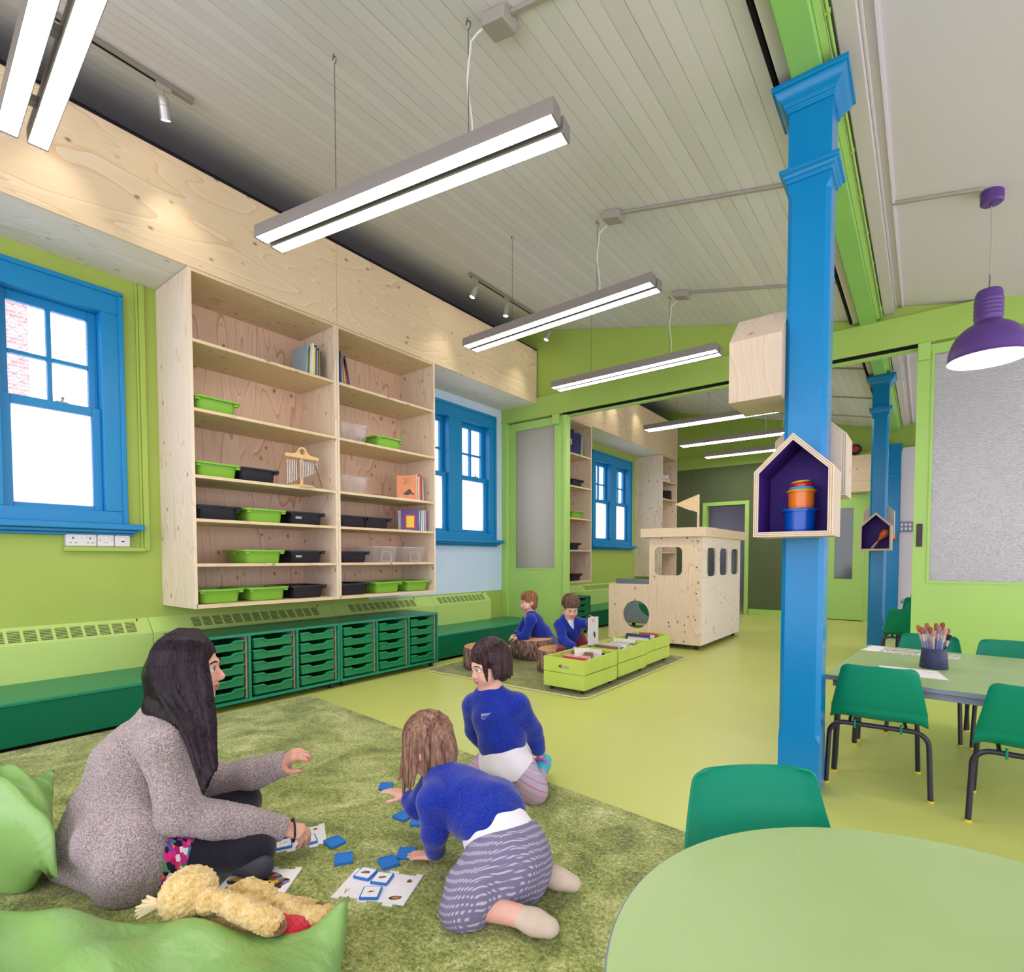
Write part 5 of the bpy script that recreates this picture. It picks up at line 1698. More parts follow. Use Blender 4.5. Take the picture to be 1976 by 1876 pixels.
def stool(label, x, y, r=0.228, h=0.205):
    root = thing('log_stool', label, 'stool', (x, y, 0.0108), 0, 'padded log stools on the small rug')
    n = 40
    wob = [1 + 0.03 * math.sin(2 * t + x * 7) + 0.02 * math.sin(3 * t + y * 5) for t in np.linspace(0, 2 * PI, n, endpoint=False)]
    rings = []
    for f, z in ((0.93, 0.0), (0.985, 0.012), (1.02, 0.06), (1.02, 0.13), (0.995, h - 0.018), (0.97, h - 0.006)):
        rings.append([(r * f * w * math.cos(2 * PI * k / n), r * f * w * math.sin(2 * PI * k / n), z) for k, w in enumerate(wob)])
    loft(MB(), rings[:1])
    m = loft(MB(), rings, True, False); m.build('bark_side', LOGS, root, smooth=True, angle=60)
    t = []
    for f, z in ((0.97, h - 0.006), (0.93, h - 0.001), (0.6, h + 0.004), (0.25, h + 0.006), (0.02, h + 0.006)):
        t.append([(r * f * w * math.cos(2 * PI * k / n), r * f * w * math.sin(2 * PI * k / n), z) for k, w in enumerate(wob)])
    loft(MB(), t[:1])
    q = loft(MB(), t, False, True); q.build('ring_top', LOGT, root, smooth=True, angle=60)
    return root
stool('log print stool behind the running girl, left of the three', -3.262, 3.80)
stool('log print stool the left boy leans on', -3.235, 4.475)
stool('log print stool between the crate and the boys', -2.625, 4.10, 0.215)

# ------------------------------------------------------------------ lime book crates on castors
CRATE = plain('crate_lime_paint', 'BCD25C', 0.45, 0.35, var=0.04, vscale=6, bump=0.1, bscale=30)


def crate(label, x0, y0, x1, y1, z0=0.045, z1=0.272):
    root = thing('book_crate', label, 'crate', ((x0 + x1) / 2, (y0 + y1) / 2, 0.0108), 0, 'lime crates of books')
    t = 0.014
    zm = (z0 + z1) / 2
    gap = 0.003
    xm = (x0 + x1) / 2
    for yy in (y0, y1 - t):
        wpart(MB().box(x0, yy, z0, x1, yy + t, zm - gap), 'end_board', CRATE, root, bevel=0.003)
        zc = zm + 0.046
        hole = [(xm + 0.05 * max(-1, min(1, 1.15 * math.cos(a))), zc + 0.015 * math.sin(a)) for a in np.linspace(0, 2 * PI, 32, endpoint=False)]
        wpart(holed(MB(), [(x0, zm + gap), (x1, zm + gap), (x1, z1), (x0, z1)], [hole], 'y', yy, yy + t), 'end_board', CRATE, root)
    for xx in (x0, x1 - t):
        for a, b in ((z0, zm - gap), (zm + gap, z1)):
            wpart(MB().box(xx, y0 + t, a, xx + t, y1 - t, b), 'side_board', CRATE, root, bevel=0.003)
    wpart(MB().box(x0 + t, y0 + t, z0 + 0.004, x1 - t, y1 - t, z0 + 0.014), 'bottom_board', CRATE, root)
    for xx in (x0 + t, x1 - t - 0.025):
        for yy in (y0 + t, y1 - t - 0.025):
            wpart(MB().box(xx, yy, z0 + 0.014, xx + 0.025, yy + 0.025, z1 - 0.02), 'corner_post', CRATE, root)
    for xx in (x0 + 0.045, x1 - 0.045):
        for yy in (y0 + 0.05, y1 - 0.05):
            m = MB(); caster(m, xx, yy, 0.0155)
            m.v = [(p[0], p[1], p[2] + 0.0108) for p in m.v]
            m.cbox((xx, yy, 0.040), (0.03, 0.03, 0.009))
            wpart(m, 'castor', plain('castor_black', '26252B'), root, smooth=True)
    return root


CR = [(-2.358, 3.425, -1.992, 3.955), (-2.375, 4.005, -2.005, 4.565), (-2.395, 4.615, -2.030, 5.185)]
crate('lime crate nearest the camera, with the open white book', *CR[0])
crate('middle lime crate of the row of three', *CR[1])
crate('farthest lime crate of the three, against the play boat', *CR[2])
CW = [('cream', 'DCD6C6'), ('black', '2B2A2C'), ('white', 'EDEBE6'), ('brown', '7A5B45'), ('pale grey', 'BDBBB8'), ('red', 'B23A34'), ('sky blue', '4C94C8'), ('green', '5C8F4E'), ('beige', 'C9B795'), ('navy', '2F3A66'), ('pink', 'D79AA6'), ('ivory', 'E8E2D2')]
place = ['nearest', 'middle', 'farthest']
for ci, (x0, y0, x1, y1) in enumerate(CR):
    ny = 10
    for i in range(ny):
        w, c = CW[(i * 5 + ci * 3) % 12]
        yy = y0 + 0.10 + i * (y1 - y0 - 0.21) / (ny - 1)
        d = 0.19 + 0.03 * ((i * 7 + ci) % 3)
        h = 0.175 + 0.018 * ((i * 5 + ci * 2) % 4)
        q = book(f'{w} covered book, {ORD[i]} from the front of the {place[ci]} lime crate', (x1 - 0.085 + 0.015 * ((i * 3) % 3 - 1), yy, 0.062), (0.009 + 0.003 * (i % 3), d, h), c, 0, 0, 'books standing in the lime crates')
        q.rotation_euler = (-0.42 - 0.07 * (i % 3), 0, 0)
        q.location.z = 0.068 + 0.012 * math.sin(0.3)
ob = thing('open_book', 'open white book standing up in the nearest crate', 'book', (-2.135, 3.74, 0.19), 0.45)
for s, a in ((-1, 0.15), (1, -0.5)):
    M = Matrix.Rotation(a, 4, 'Z')
    MB().box(-0.002, 0.0, 0.0, 0.004, 0.165, 0.105) if False else None
    q = MB().box(0.0, -0.0025, 0.0, 0.115 * s, 0.0025, 0.12).xf(M)
    q.build('page_half', PAPER, ob)
    tt = MB()
    for i in range(6):
        tt.box(0.02 * s, -0.0031, 0.03 + i * 0.012, (0.10 - 0.03 * (i % 2)) * s, -0.0026, 0.0325 + i * 0.012)
    tt.xf(M); tt.build('printed_lines', plain('print_pink', 'B98A86', 0.6), ob)

# ------------------------------------------------------------------ plywood play boat
PB_V = plywood('boat_plywood', 'z', base='E1CEB0', dark='C29A6B', pale='EADBC2', stretch=6.0)
PB_H = plywood('boat_plywood_pale', 'y', base='E9DFCF', dark='D2BC9A', pale='F0E8DB', stretch=4.0)
GREYIN = plain('boat_grey_paint', '93A3AD', 0.5, 0.35)
SCREW = plain('black_bolt', '1B1B1B', 0.5)
pb = thing('play_boat', 'plywood play boat house on castors with flag, porthole and three side windows', 'playhouse', (-2.3, 6.7, 0))
yf, yb2, t = 5.925, 7.47, 0.018
xl_, xc, xr_ = -3.105, -2.577, -1.967
zb0, zh, zt2 = 0.058, 0.727, 1.275
out = [(xl_, zb0), (xr_, zb0), (xr_, zt2), (xc, zt2), (xc, zh), (xl_ + 0.03, zh), (xl_ + 0.008, zh - 0.008), (xl_, zh - 0.03)]
wpart(holed(MB(), out, [circ(-2.742, 0.362, 0.168), rr(-2.512, 0.838, -2.186, 1.163, 0.055)], 'y', yf, yf + t), 'front_panel', PB_V, pb)
wpart(holed(MB(), [(yf + t, zb0), (yb2, zb0), (yb2, zt2), (yf + t, zt2)], [rr(6.12, 0.828, 6.44, 1.154, 0.065), rr(6.595, 0.828, 6.91, 1.154, 0.065), rr(7.068, 0.828, 7.385, 1.154, 0.065)], 'x', xr_ - t, xr_), 'side_panel', PB_H, pb)
out2 = [(-3.64, zb0 + 0.02), (xr_, zb0), (xr_, zt2), (xc, zt2), (xc, zh), (-3.78, zh), (-3.80, zh - 0.03)]
wpart(holed(MB(), out2, [circ(-3.20, 0.40, 0.24), rr(-2.42, 0.78, -2.12, 1.163, 0.05)], 'y', yb2, yb2 + t), 'back_panel', GREYIN, pb)
wpart(MB().box(xl_ + 0.0, yf + t, zb0, xr_ - t, yb2, zb0 + t), 'deck', GREYIN, pb)
wpart(MB().frame([(yf + t, zb0 + t), (yb2, zb0 + t), (yb2, zt2), (yf + t, zt2)], [(yf + 0.10, zb0 + 0.10), (yb2 - 0.03, zb0 + 0.10), (yb2 - 0.03, zt2 - 0.05), (yf + 0.10, zt2 - 0.05)], 'x', xc, xc + t), 'inner_panel', GREYIN, pb)
wpart(MB().box(-2.665, 5.865, zt2, -1.905, 7.56, 1.378), 'roof', plywood('boat_roof_ply', 'x', base='E0CBA8', dark='C9A576', pale='EBDCC2', stretch=5.0), pb, bevel=0.003)
fl = wpart(MB().box(-2.032, 5.955, 1.378, -2.012, 5.975, 1.742), 'flag_pole', PB_V, pb)
wpart(MB().prism([(-2.022, 1.742), (-2.284, 1.648), (-2.268, 1.640), (-2.15, 1.588), (-2.022, 1.545)], 'y', 5.948, 5.957), 'flag', plywood('flag_ply', 'x', base='E3C698', dark='C9A26C', pale='EBD6B2', stretch=5.0), pb)
for x, z in ((-2.43, 1.262), (-2.13, 1.262), (-2.01, 1.225), (-2.017, 0.935), (-2.02, 0.640), (-2.027, 0.345), (-2.335, 0.295), (-2.15, 0.277), (-2.337, 0.110), (-2.155, 0.092)):
    wpart(MB().lathe([(0, 0), (0.008, 0), (0.008, 0.004), (0, 0.004)], (x, yf, z), n=12, axis=Matrix.Rotation(PI / 2, 3, 'X')), 'bolt', SCREW, pb)
for x, y in ((-2.03, 5.99), (-2.03, 7.40), (-2.50, 5.99), (-2.50, 7.40), (-3.05, 6.02), (-3.565, 7.63)):
    m = MB(); caster(m, x, y, 0.025)
    m.cbox((x, y, 0.053), (0.045, 0.045, 0.008))
    m.box(x - 0.02, y - 0.019, 0.025, x + 0.02, y - 0.016, 0.053).box(x - 0.02, y + 0.016, 0.025, x + 0.02, y + 0.019, 0.053)
    wpart(m, 'castor', plain('castor_dark', '33333A', 0.4, 0.5, 0.3), pb, smooth=True)
wpart(MB().box(-3.64, yb2 + t, 0.06, -2.6, 7.68, 0.10), 'rear_ledge', GREYIN, pb)

# ------------------------------------------------------------------ big green floor cushions
def cushion_mat():
    k = NT('lime_vinyl_cloth')
    k.set(0.36, 0.5)
    k.b.inputs['Base Color'].default_value = lin('82AE5E')
    v = k.coord(scale=(1.0, 2.2, 1.0))
    a = k.n('TexNoise', Scale=3.5, Detail=3.0, Distortion=1.2); k.l(v, a.inputs['Vector'])
    b = k.n('TexNoise', Scale=11.0, Detail=3.0, Distortion=1.5); k.l(v, b.inputs['Vector'])
    k.bump(k.math('ADD', a.outputs['Fac'], k.math('MULTIPLY', b.outputs['Fac'], 0.3)), 0.22, 0.05)
    return k.m
CUSH = cushion_mat()


def cushion(label, loc, u, v, lu, lv, h, seam, ears, sag=0.0, dent=0.045):
    """loc = corner; u, v unit directions of its sides"""
    root = thing('floor_cushion', label, 'cushion', loc, 0, 'big lime floor cushions')
    n = 44
    u, v = Vector(u), Vector(v)
    rnd = random.Random(3)
    wr = [(rnd.uniform(4, 13), rnd.uniform(-9, 9), rnd.uniform(0, 6.28), rnd.uniform(0.002, 0.006)) for _ in range(14)]
    vs, fs = [], []
    for side in (1, -1):
        for i in range(n + 1):
            for j in range(n + 1):
                a, b = -1 + 2 * i / n, -1 + 2 * j / n
                bulge = (max(0, 1 - abs(a) ** 3.2) * max(0, 1 - abs(b) ** 3.2)) ** 0.55
                corner = (abs(a) * abs(b)) ** 6
                pin = 1 - 0.025 * (1 - abs(b) ** 4) * abs(a) ** 4
                pin2 = 1 - (0.045 if b > 0 else dent) * (1 - abs(a) ** 4) * abs(b) ** 4
                p = u * ((a * pin + 1) / 2 * lu) + v * ((b * pin2 + 1) / 2 * lv)
                edge = max(abs(a), abs(b))
                ear = 0.0
                for (ca, cb, e) in ears:
                    d2 = math.hypot(a - ca, b - cb)
                    ear += e * math.exp(-(d2 / 0.13) ** 2)
                wrk = sum(am * math.sin(f1 * a + f2 * b + ph) for f1, f2, ph, am in wr) * bulge
                z = seam + ear + (side * (h - seam) * bulge if side > 0 else -(seam - 0.004) * min(1, bulge * 1.6)) + (wrk if side > 0 else 0) - sag * edge ** 3 * (1 - corner)
                z = max(z, 0.003)
                vs.append((p.x, p.y, z))
    N = (n + 1) ** 2
    for s in (0, 1):
        for i in range(n):
            for j in range(n):
                k = s * N + i * (n + 1) + j
                fs.append([k, k + 1, k + n + 2, k + n + 1])
    o = MB().add(vs, fs).build('cover', CUSH, root)
    bm = bmesh.new(); bm.from_mesh(o.data)
    bmesh.ops.remove_doubles(bm, verts=bm.verts, dist=0.0008)
    bmesh.ops.recalc_face_normals(bm, faces=bm.faces)
    bm.to_mesh(o.data); bm.free()
    for p in o.data.polygons: p.use_smooth = True
    return root


UU, VV = (-0.860, -0.510, 0), (0.780, -0.626, 0)
cushion('big lime floor cushion across the bottom left corner, teddy lying on its edge', (-1.150, 0.800, CZ), UU, VV, 1.14, 0.80, 0.142, 0.068, [(-1, -1, 0.092), (1, -1, 0.17)], dent=0.17)
cushion('lime floor cushion at the left edge behind the woman', (-2.345, 0.475, CZ), UU, (0.98, -0.2, 0), 0.95, 0.36, 0.35, 0.22, [(-1, -1, 0.08), (1, -1, 0.05), (-1, 1, -0.13)])

# ------------------------------------------------------------------ matching game on the carpet
TB_ = plain('game_blue', '1F78CF', 0.35, 0.5)
CARDW = plain('game_white_card', 'ECEBEA', 0.5, 0.3)


def poly_blob(cx, cy, rx, ry, rot=0.0, n=14):
    return [(cx + rx * math.cos(t) * math.cos(rot) - ry * math.sin(t) * math.sin(rot), cy + rx * math.cos(t) * math.sin(rot) + ry * math.sin(t) * math.cos(rot)) for t in np.linspace(0, 2 * PI, n, endpoint=False)]


def bug(parent, cx, cy, s, z, kind, rot=0.3):
    """simple printed insect"""
    dk, yl, br = plain('print_black', '2A2622', 0.5), plain('print_amber', 'C08A2E', 0.5), plain('print_umber', '7B5A38', 0.5)
    c, q = math.cos(rot), math.sin(rot)
    def T(x, y): return (cx + (x * c - y * q) * s, cy + (x * q + y * c) * s)
    def E(x, y, rx, ry, m, dz, r2=0.0):
        p = T(x, y)
        MB().prism(poly_blob(p[0], p[1], rx * s, ry * s, rot + r2), 'z', z, z + dz).build('printed_picture', m, parent)
    if kind == 'butterfly':
        E(-0.35, 0.12, 0.42, 0.3, dk, 0.0003, 0.6); E(0.35, 0.12, 0.42, 0.3, dk, 0.0003, -0.6); E(0, 0, 0.08, 0.5, br, 0.0005)
        E(-0.35, 0.15, 0.2, 0.08, CARDW, 0.0006, 0.6); E(0.35, 0.15, 0.2, 0.08, yl, 0.0006, -0.6)
    elif kind == 'beetle':
        E(0, 0, 0.62, 0.30, dk, 0.0003); E(0.08, 0.0, 0.42, 0.17, yl, 0.0005); E(0.5, 0.02, 0.16, 0.2, br, 0.0006)
    elif kind == 'fly':
        E(0, 0, 0.6, 0.10, dk, 0.0003); E(-0.1, 0.1, 0.2, 0.12, dk, 0.0004, 0.7)
    elif kind == 'bee':
        E(0, 0, 0.45, 0.28, yl, 0.0003); E(0.1, 0, 0.12, 0.27, dk, 0.0005); E(-0.2, 0, 0.09, 0.22, dk, 0.0005); E(-0.05, 0.34, 0.3, 0.12, br, 0.0004, 0.4)
    elif kind == 'seeds':
        g = plain('print_leaf', '3F5B34', 0.5)
        for x, y in ((-0.5, 0.1), (0.2, 0.1), (0.5, 0.3), (0.45, -0.25), (0, -0.3)):
            E(x, y, 0.14, 0.08, g, 0.0003, x * 3)
    elif kind == 'sticks':
        E(-0.1, 0, 0.06, 0.6, yl, 0.0003, 0.1); E(0.15, 0.1, 0.04, 0.55, br, 0.0003, -0.5)


def tile(label, x, y, rz, up=False, z=CZ, w=0.058, d=0.064, pic=None):
    root = thing('game_tile', label, 'game tile', (x, y, z + 0.0004), rz, 'blue game tiles')
    MB().prism(rrect(w / 2, d / 2, 0.004), 'z', 0, 0.0075).build('tile_body', TB_, root, bevel=0.001)
    if up:
        c = MB().prism(rrect(w / 2 - 0.004, d / 2 - 0.004, 0.003), 'z', 0.0075, 0.0081).build('picture_card', CARDW, root)
        if pic: bug(c, 0, 0, 0.019, 0.0081, pic)
    else:
        MB().frame(rrect(w / 2, d / 2, 0.004), rrect(w / 2 - 0.003, d / 2 - 0.003, 0.003), 'z', 0.0075, 0.0090).build('raised_rim', TB_, root)
    return root
D = math.radians
tile('blue tile face down on the carpet, farthest from the camera', -1.888, 1.509, D(42))
tile('blue tile face down left of the kneeling girl, lozenge to the camera', -1.614, 1.372, D(5 + 90))
tile('blue tile face down partly hidden by the kneeling girl arm', -1.533, 1.378, D(40))
tile('blue tile face down nearest the woman hand', -1.66, 1.096, D(83))
tile('blue tile face down below the one nearest the woman hand', -1.542, 1.052, D(56))
tile('blue tile face down next to the kneeling girl planted hand', -1.398, 1.202, D(40))
tile('blue tile face down touching the far edge of the insect board', -1.405, 1.129, D(70))


def board(label, cx, cy, rz, w, d, tabs=True, name='game_board'):
    root = thing(name, label, 'game board', (cx, cy, CZ + 0.0003), rz, 'white jigsaw game boards')
    p = []
    def edge(a, b, nrm):
        a, b, nrm = Vector(a), Vector(b), Vector(nrm)
        out = [a]
        for s, e in ((0.0, 0.10), (0.36, 0.50), (0.72, 0.86)):
            if s > 0: out += [a.lerp(b, s)]
            out += [a.lerp(b, s) + nrm * 0.012, a.lerp(b, e) + nrm * 0.012, a.lerp(b, e)]
        return [tuple(q) for q in out]
    p += edge((-w / 2, -d / 2), (w / 2, -d / 2), (0, -1)) + edge((w / 2, -d / 2), (w / 2, d / 2), (0, 0)) 
    p += edge((w / 2, d / 2), (-w / 2, d / 2), (0, 1)) + [(-w / 2, d / 2)]
    q = []
    for a in p:
        if not q or math.hypot(a[0] - q[-1][0], a[1] - q[-1][1]) > 1e-5: q.append(a)
    if math.hypot(q[0][0] - q[-1][0], q[0][1] - q[-1][1]) < 1e-5: q.pop()
    holed(MB(), q, [], 'z', 0, 0.003).build('card', CARDW, root)
    return root


B1 = board('white insect board with three framed tiles beside the cushion corner', -1.328, 1.030, D(25), 0.228, 0.142)
bug(B1, 0.085, 0.04, 0.022, 0.0031, 'bee', 0.5); bug(B1, 0.075, -0.045, 0.030, 0.0031, 'beetle', 0.3); bug(B1, -0.085, -0.045, 0.024, 0.0031, 'sticks', 0.2)
BZ = CZ + 0.0035
tile('framed butterfly tile on the insect board', -1.407, 1.040, D(19), True, BZ, 0.057, 0.057, 'butterfly')
tile('framed beetle tile in the middle of the insect board', -1.344, 1.056, D(26), True, BZ, 0.057, 0.057, 'beetle')
tile('framed grasshopper tile on the near edge of the insect board', -1.312, 0.988, D(37), True, BZ, 0.057, 0.057, 'fly')
B2 = board('white board under the woman right hand', -1.795, 1.025, D(60), 0.205, 0.140)
bug(B2, 0.07, 0.045, 0.018, 0.0031, 'bee', 0.4)
tile('framed seed tile at the corner of the board under the woman hand', -1.787, 0.975, D(62), True, BZ, 0.057, 0.060, 'seeds')
tile('framed yellow insect tile under the woman fingertips', -1.742, 1.043, D(68), True, BZ, 0.057, 0.060, 'bee')
tile('framed tile half hidden by the woman wrist', -1.852, 1.003, D(62), True, BZ, 0.057, 0.057)
B3 = board('picture board of colourful insects lying behind the teddy', -1.640, 0.805, D(37), 0.215, 0.160)
def meadow_mat():
    k = NT('insect_collage_print')
    k.set(0.5, 0.3)
    v = k.coord(scale=(1, 1.6, 1))
    vo = k.n('TexVoronoi', Scale=62.0); k.l(v, vo.inputs['Vector'])
    s = k.n('SeparateColor'); k.l(vo.outputs['Color'], s.inputs[0])
    k.l(k.ramp(s.outputs[0], [(0.0, lin('2B2A22')), (0.18, lin('5E7A3A')), (0.34, lin('C9A13A')), (0.48, lin('A8342C')), (0.60, lin('3F4F7C')), (0.72, lin('8B7BB4')), (0.84, lin('D5B64C')), (0.95, lin('3A2C22'))], 'CONSTANT'), k.b.inputs['Base Color'])
    return k.m
poly = [(0.095 * (1 + 0.08 * math.sin(7 * t)) * math.cos(t), 0.055 * (1 + 0.10 * math.sin(5 * t + 1)) * math.sin(t) + 0.005) for t in np.linspace(0, 2 * PI, 44, endpoint=False)]
MB().prism(poly, 'z', 0.003, 0.0034).build('printed_picture', meadow_mat(), B3)
# ------------------------------------------------------------------ smooth bodies from blended volumes
class Blob:
    def __init__(self, vox=0.005):
        self.vox, self.p = vox, []

    def cone(self, a, b, ra, rb=None, k=0.015, sub=False, flat=None):
        """rounded cone; flat = (axis, factor) squashes the section along axis"""
        rb = ra if rb is None else rb
        self.p.append(('c', np.array(a, float), np.array(b, float), ra, rb, k, sub, flat)); return self

    def chain(self, pts, rs, k=0.012, flat=None):
        for i in range(len(pts) - 1):
            self.cone(pts[i], pts[i + 1], rs[i], rs[i + 1], k, False, flat)
        return self

    def ell(self, c, r, M=None, k=0.015, sub=False):
        self.p.append(('e', np.array(c, float), np.array(r, float), None if M is None else np.array(M, float), None, k, sub, None)); return self

    def cut(self, point, normal):
        """remove everything on the side the normal points to"""
        self.p.append(('h', np.array(point, float), np.array(normal, float) / np.linalg.norm(normal), 0, 0, 0, True, None)); return self

    def bounds(self):
        lo, hi = np.full(3, 1e9), np.full(3, -1e9)
        for q in self.p:
            if q[0] == 'h' or q[6]: continue
            if q[0] == 'c':
                r = max(q[3], q[4])
                if q[7]: r *= max(1, q[7][1])
                lo = np.minimum(lo, np.minimum(q[1], q[2]) - r); hi = np.maximum(hi, np.maximum(q[1], q[2]) + r)
            else:
                r = q[2].max(); lo = np.minimum(lo, q[1] - r); hi = np.maximum(hi, q[1] + r)
        return lo - 3 * self.vox, hi + 3 * self.vox

    def mesh(self, disp=None):
        h = self.vox
        lo, hi = self.bounds()
        n = np.ceil((hi - lo) / h).astype(int) + 1
        D = np.full(n, 0.5, np.float32)
        ax = [lo[i] + h * np.arange(n[i]) for i in range(3)]
        for kind, A, B, ra, rb, k, sub, flat in self.p:
            if kind == 'h':
                X = (ax[0] - A[0])[:, None, None] * B[0] + (ax[1] - A[1])[None, :, None] * B[1] + (ax[2] - A[2])[None, None, :] * B[2]
                D = np.maximum(D, X.astype(np.float32)); continue
            if kind == 'c':
                r = max(ra, rb) * (max(1, flat[1]) if flat else 1) + k + 3 * h
                l, u = np.minimum(A, B) - r, np.maximum(A, B) + r
            else:
                r = B.max() + k + 3 * h
                l, u = A - r, A + r
            i0 = np.clip(np.floor((l - lo) / h).astype(int), 0, n); i1 = np.clip(np.ceil((u - lo) / h).astype(int) + 1, 0, n)
            if (i1 <= i0).any(): continue
            sl = tuple(slice(a, b) for a, b in zip(i0, i1))
            x, y, z = ax[0][sl[0]][:, None, None], ax[1][sl[1]][None, :, None], ax[2][sl[2]][None, None, :]
            if kind == 'c':
                px, py, pz = x - A[0], y - A[1], z - A[2]
                v = B - A; L = max(v @ v, 1e-12)
                t = np.clip((px * v[0] + py * v[1] + pz * v[2]) / L, 0, 1)
                qx, qy, qz = px - t * v[0], py - t * v[1], pz - t * v[2]
                if flat:
                    f = np.array(flat[0], float); f = f / np.linalg.norm(f)
                    s = (qx * f[0] + qy * f[1] + qz * f[2]) * (1 / flat[1] - 1)
                    qx, qy, qz = qx + s * f[0], qy + s * f[1], qz + s * f[2]
                d = np.sqrt(qx * qx + qy * qy + qz * qz) - (ra + t * (rb - ra))
            else:
                px, py, pz = x - A[0], y - A[1], z - A[2]
                if ra is not None:
                    M = ra
                    px, py, pz = (M[0, 0] * px + M[1, 0] * py + M[2, 0] * pz), (M[0, 1] * px + M[1, 1] * py + M[2, 1] * pz), (M[0, 2] * px + M[1, 2] * py + M[2, 2] * pz)
                q0 = np.sqrt((px / B[0]) ** 2 + (py / B[1]) ** 2 + (pz / B[2]) ** 2)
                q1 = np.sqrt((px / B[0] ** 2) ** 2 + (py / B[1] ** 2) ** 2 + (pz / B[2] ** 2) ** 2)
                d = q0 * (q0 - 1) / np.maximum(q1, 1e-9)
            d = d.astype(np.float32)
            C = D[sl]
            if sub:
                e = np.maximum(k - np.abs(C + d), 0) / max(k, 1e-6)
                D[sl] = np.maximum(C, -d) + e * e * k * 0.25
            else:
                e = np.maximum(k - np.abs(C - d), 0) / max(k, 1e-6)
                D[sl] = np.minimum(C, d) - e * e * k * 0.25
        # surface nets
        neg = D < 0
        c = [neg[i:n[0] - 1 + i, j:n[1] - 1 + j, m:n[2] - 1 + m] for i in (0, 1) for j in (0, 1) for m in (0, 1)]
        cnt = sum(q.astype(np.int8) for q in c)
        act = (cnt > 0) & (cnt < 8)
        I = np.argwhere(act)
        idx = np.full(act.shape, -1, np.int32); idx[act] = np.arange(len(I))
        off = np.array([(i, j, m) for i in (0, 1) for j in (0, 1) for m in (0, 1)])
        val = np.stack([D[I[:, 0] + o[0], I[:, 1] + o[1], I[:, 2] + o[2]] for o in off], 1)
        S_ = np.zeros((len(I), 3)); W_ = np.zeros(len(I))
        for a in range(8):
            for b in range(a + 1, 8):
                if np.abs(off[a] - off[b]).sum() != 1: continue
                m = (val[:, a] < 0) != (val[:, b] < 0)
                t = val[m, a] / (val[m, a] - val[m, b])
                S_[m] += off[a] + t[:, None] * (off[b] - off[a]); W_[m] += 1
        V = lo + h * (I + S_ / W_[:, None])
        F = []
        for axn in range(3):
            s0 = [slice(None)] * 3; s1 = [slice(None)] * 3
            s0[axn] = slice(0, -1); s1[axn] = slice(1, None)
            ch = neg[tuple(s0)] != neg[tuple(s1)]
            E = np.argwhere(ch)
            u, w = (axn + 1) % 3, (axn + 2) % 3
            ok = (E[:, u] > 0) & (E[:, w] > 0) & (E[:, u] < n[u] - 1) & (E[:, w] < n[w] - 1)
            E = E[ok]
            ins = neg[E[:, 0], E[:, 1], E[:, 2]]
            q = []
            for du, dw in ((-1, -1), (0, -1), (0, 0), (-1, 0)):
                T = E.copy(); T[:, u] += du; T[:, w] += dw
                q.append(idx[T[:, 0], T[:, 1], T[:, 2]])
            Q = np.stack(q, 1)
            Q[~ins] = Q[~ins][:, ::-1]
            F.append(Q)
        F = np.concatenate(F)
        F = F[(F >= 0).all(1)]
        return V, F

    def build(self, name, mat, parent, origin=(0, 0, 0), relax=1, fuzz=0.0, fscale=220.0, fold=0.0, foldscale=26.0):
        V, F = self.mesh()
        for _ in range(relax):
            acc = np.zeros_like(V); c = np.zeros(len(V))
            for a, b in ((0, 1), (1, 2), (2, 3), (3, 0)):
                np.add.at(acc, F[:, a], V[F[:, b]]); np.add.at(c, F[:, a], 1)
                np.add.at(acc, F[:, b], V[F[:, a]]); np.add.at(c, F[:, b], 1)
            V = 0.5 * V + 0.5 * acc / np.maximum(c, 1)[:, None]
        for fz, fs in ((fold, foldscale), (fuzz, fscale)):
            if not fz: continue
            q = V * fs
            a = np.sin(q[:, 0] * 1.0 + 1.3 * np.sin(q[:, 1] * 0.7)) * np.sin(q[:, 1] * 1.1 + 1.7 * np.sin(q[:, 2] * 0.6)) + np.sin(q[:, 2] * 1.2 + 1.1 * np.sin(q[:, 0] * 0.8)) * np.sin(q[:, 0] * 0.53 + q[:, 1] * 0.41)
            e1 = V[F[:, 1]] - V[F[:, 0]]; e2 = V[F[:, 3]] - V[F[:, 0]]
            fn = np.cross(e1, e2); vn = np.zeros_like(V)
            for i in range(4): np.add.at(vn, F[:, i], fn)
            vn /= np.maximum(np.linalg.norm(vn, axis=1), 1e-12)[:, None]
            V = V + vn * (a * fz)[:, None]
        V = V - np.array(origin)
        me = bpy.data.meshes.new(name)
        me.vertices.add(len(V)); me.vertices.foreach_set('co', V.astype(np.float32).ravel())
        me.loops.add(F.size); me.loops.foreach_set('vertex_index', F.astype(np.int32).ravel())
        me.polygons.add(len(F)); me.polygons.foreach_set('loop_start', np.arange(0, F.size, 4, dtype=np.int32))
        me.polygons.foreach_set('use_smooth', np.ones(len(F), bool))
        me.update(calc_edges=True); me.validate()
        o = bpy.data.objects.new(name, me); COL.objects.link(o)
        me.materials.append(mat)
        if parent is not None: o.parent = parent
        return o


def npv(v): return np.array(v, float)
def unit(v): v = npv(v); return v / np.linalg.norm(v)
RI, WI, ZI = npv(_r), unit((_f.x, _f.y, 0)), npv((0, 0, 1))


def A(px, py, d): return npv(at(px, py, d))


def basis(F, tilt_up=None):
    """columns: right, forward, up of a head looking along F"""
    f = unit(F); up = npv(tilt_up) if tilt_up is not None else ZI
    r = unit(np.cross(f, up)); u = np.cross(r, f)
    return np.stack([r, f, u], 1)


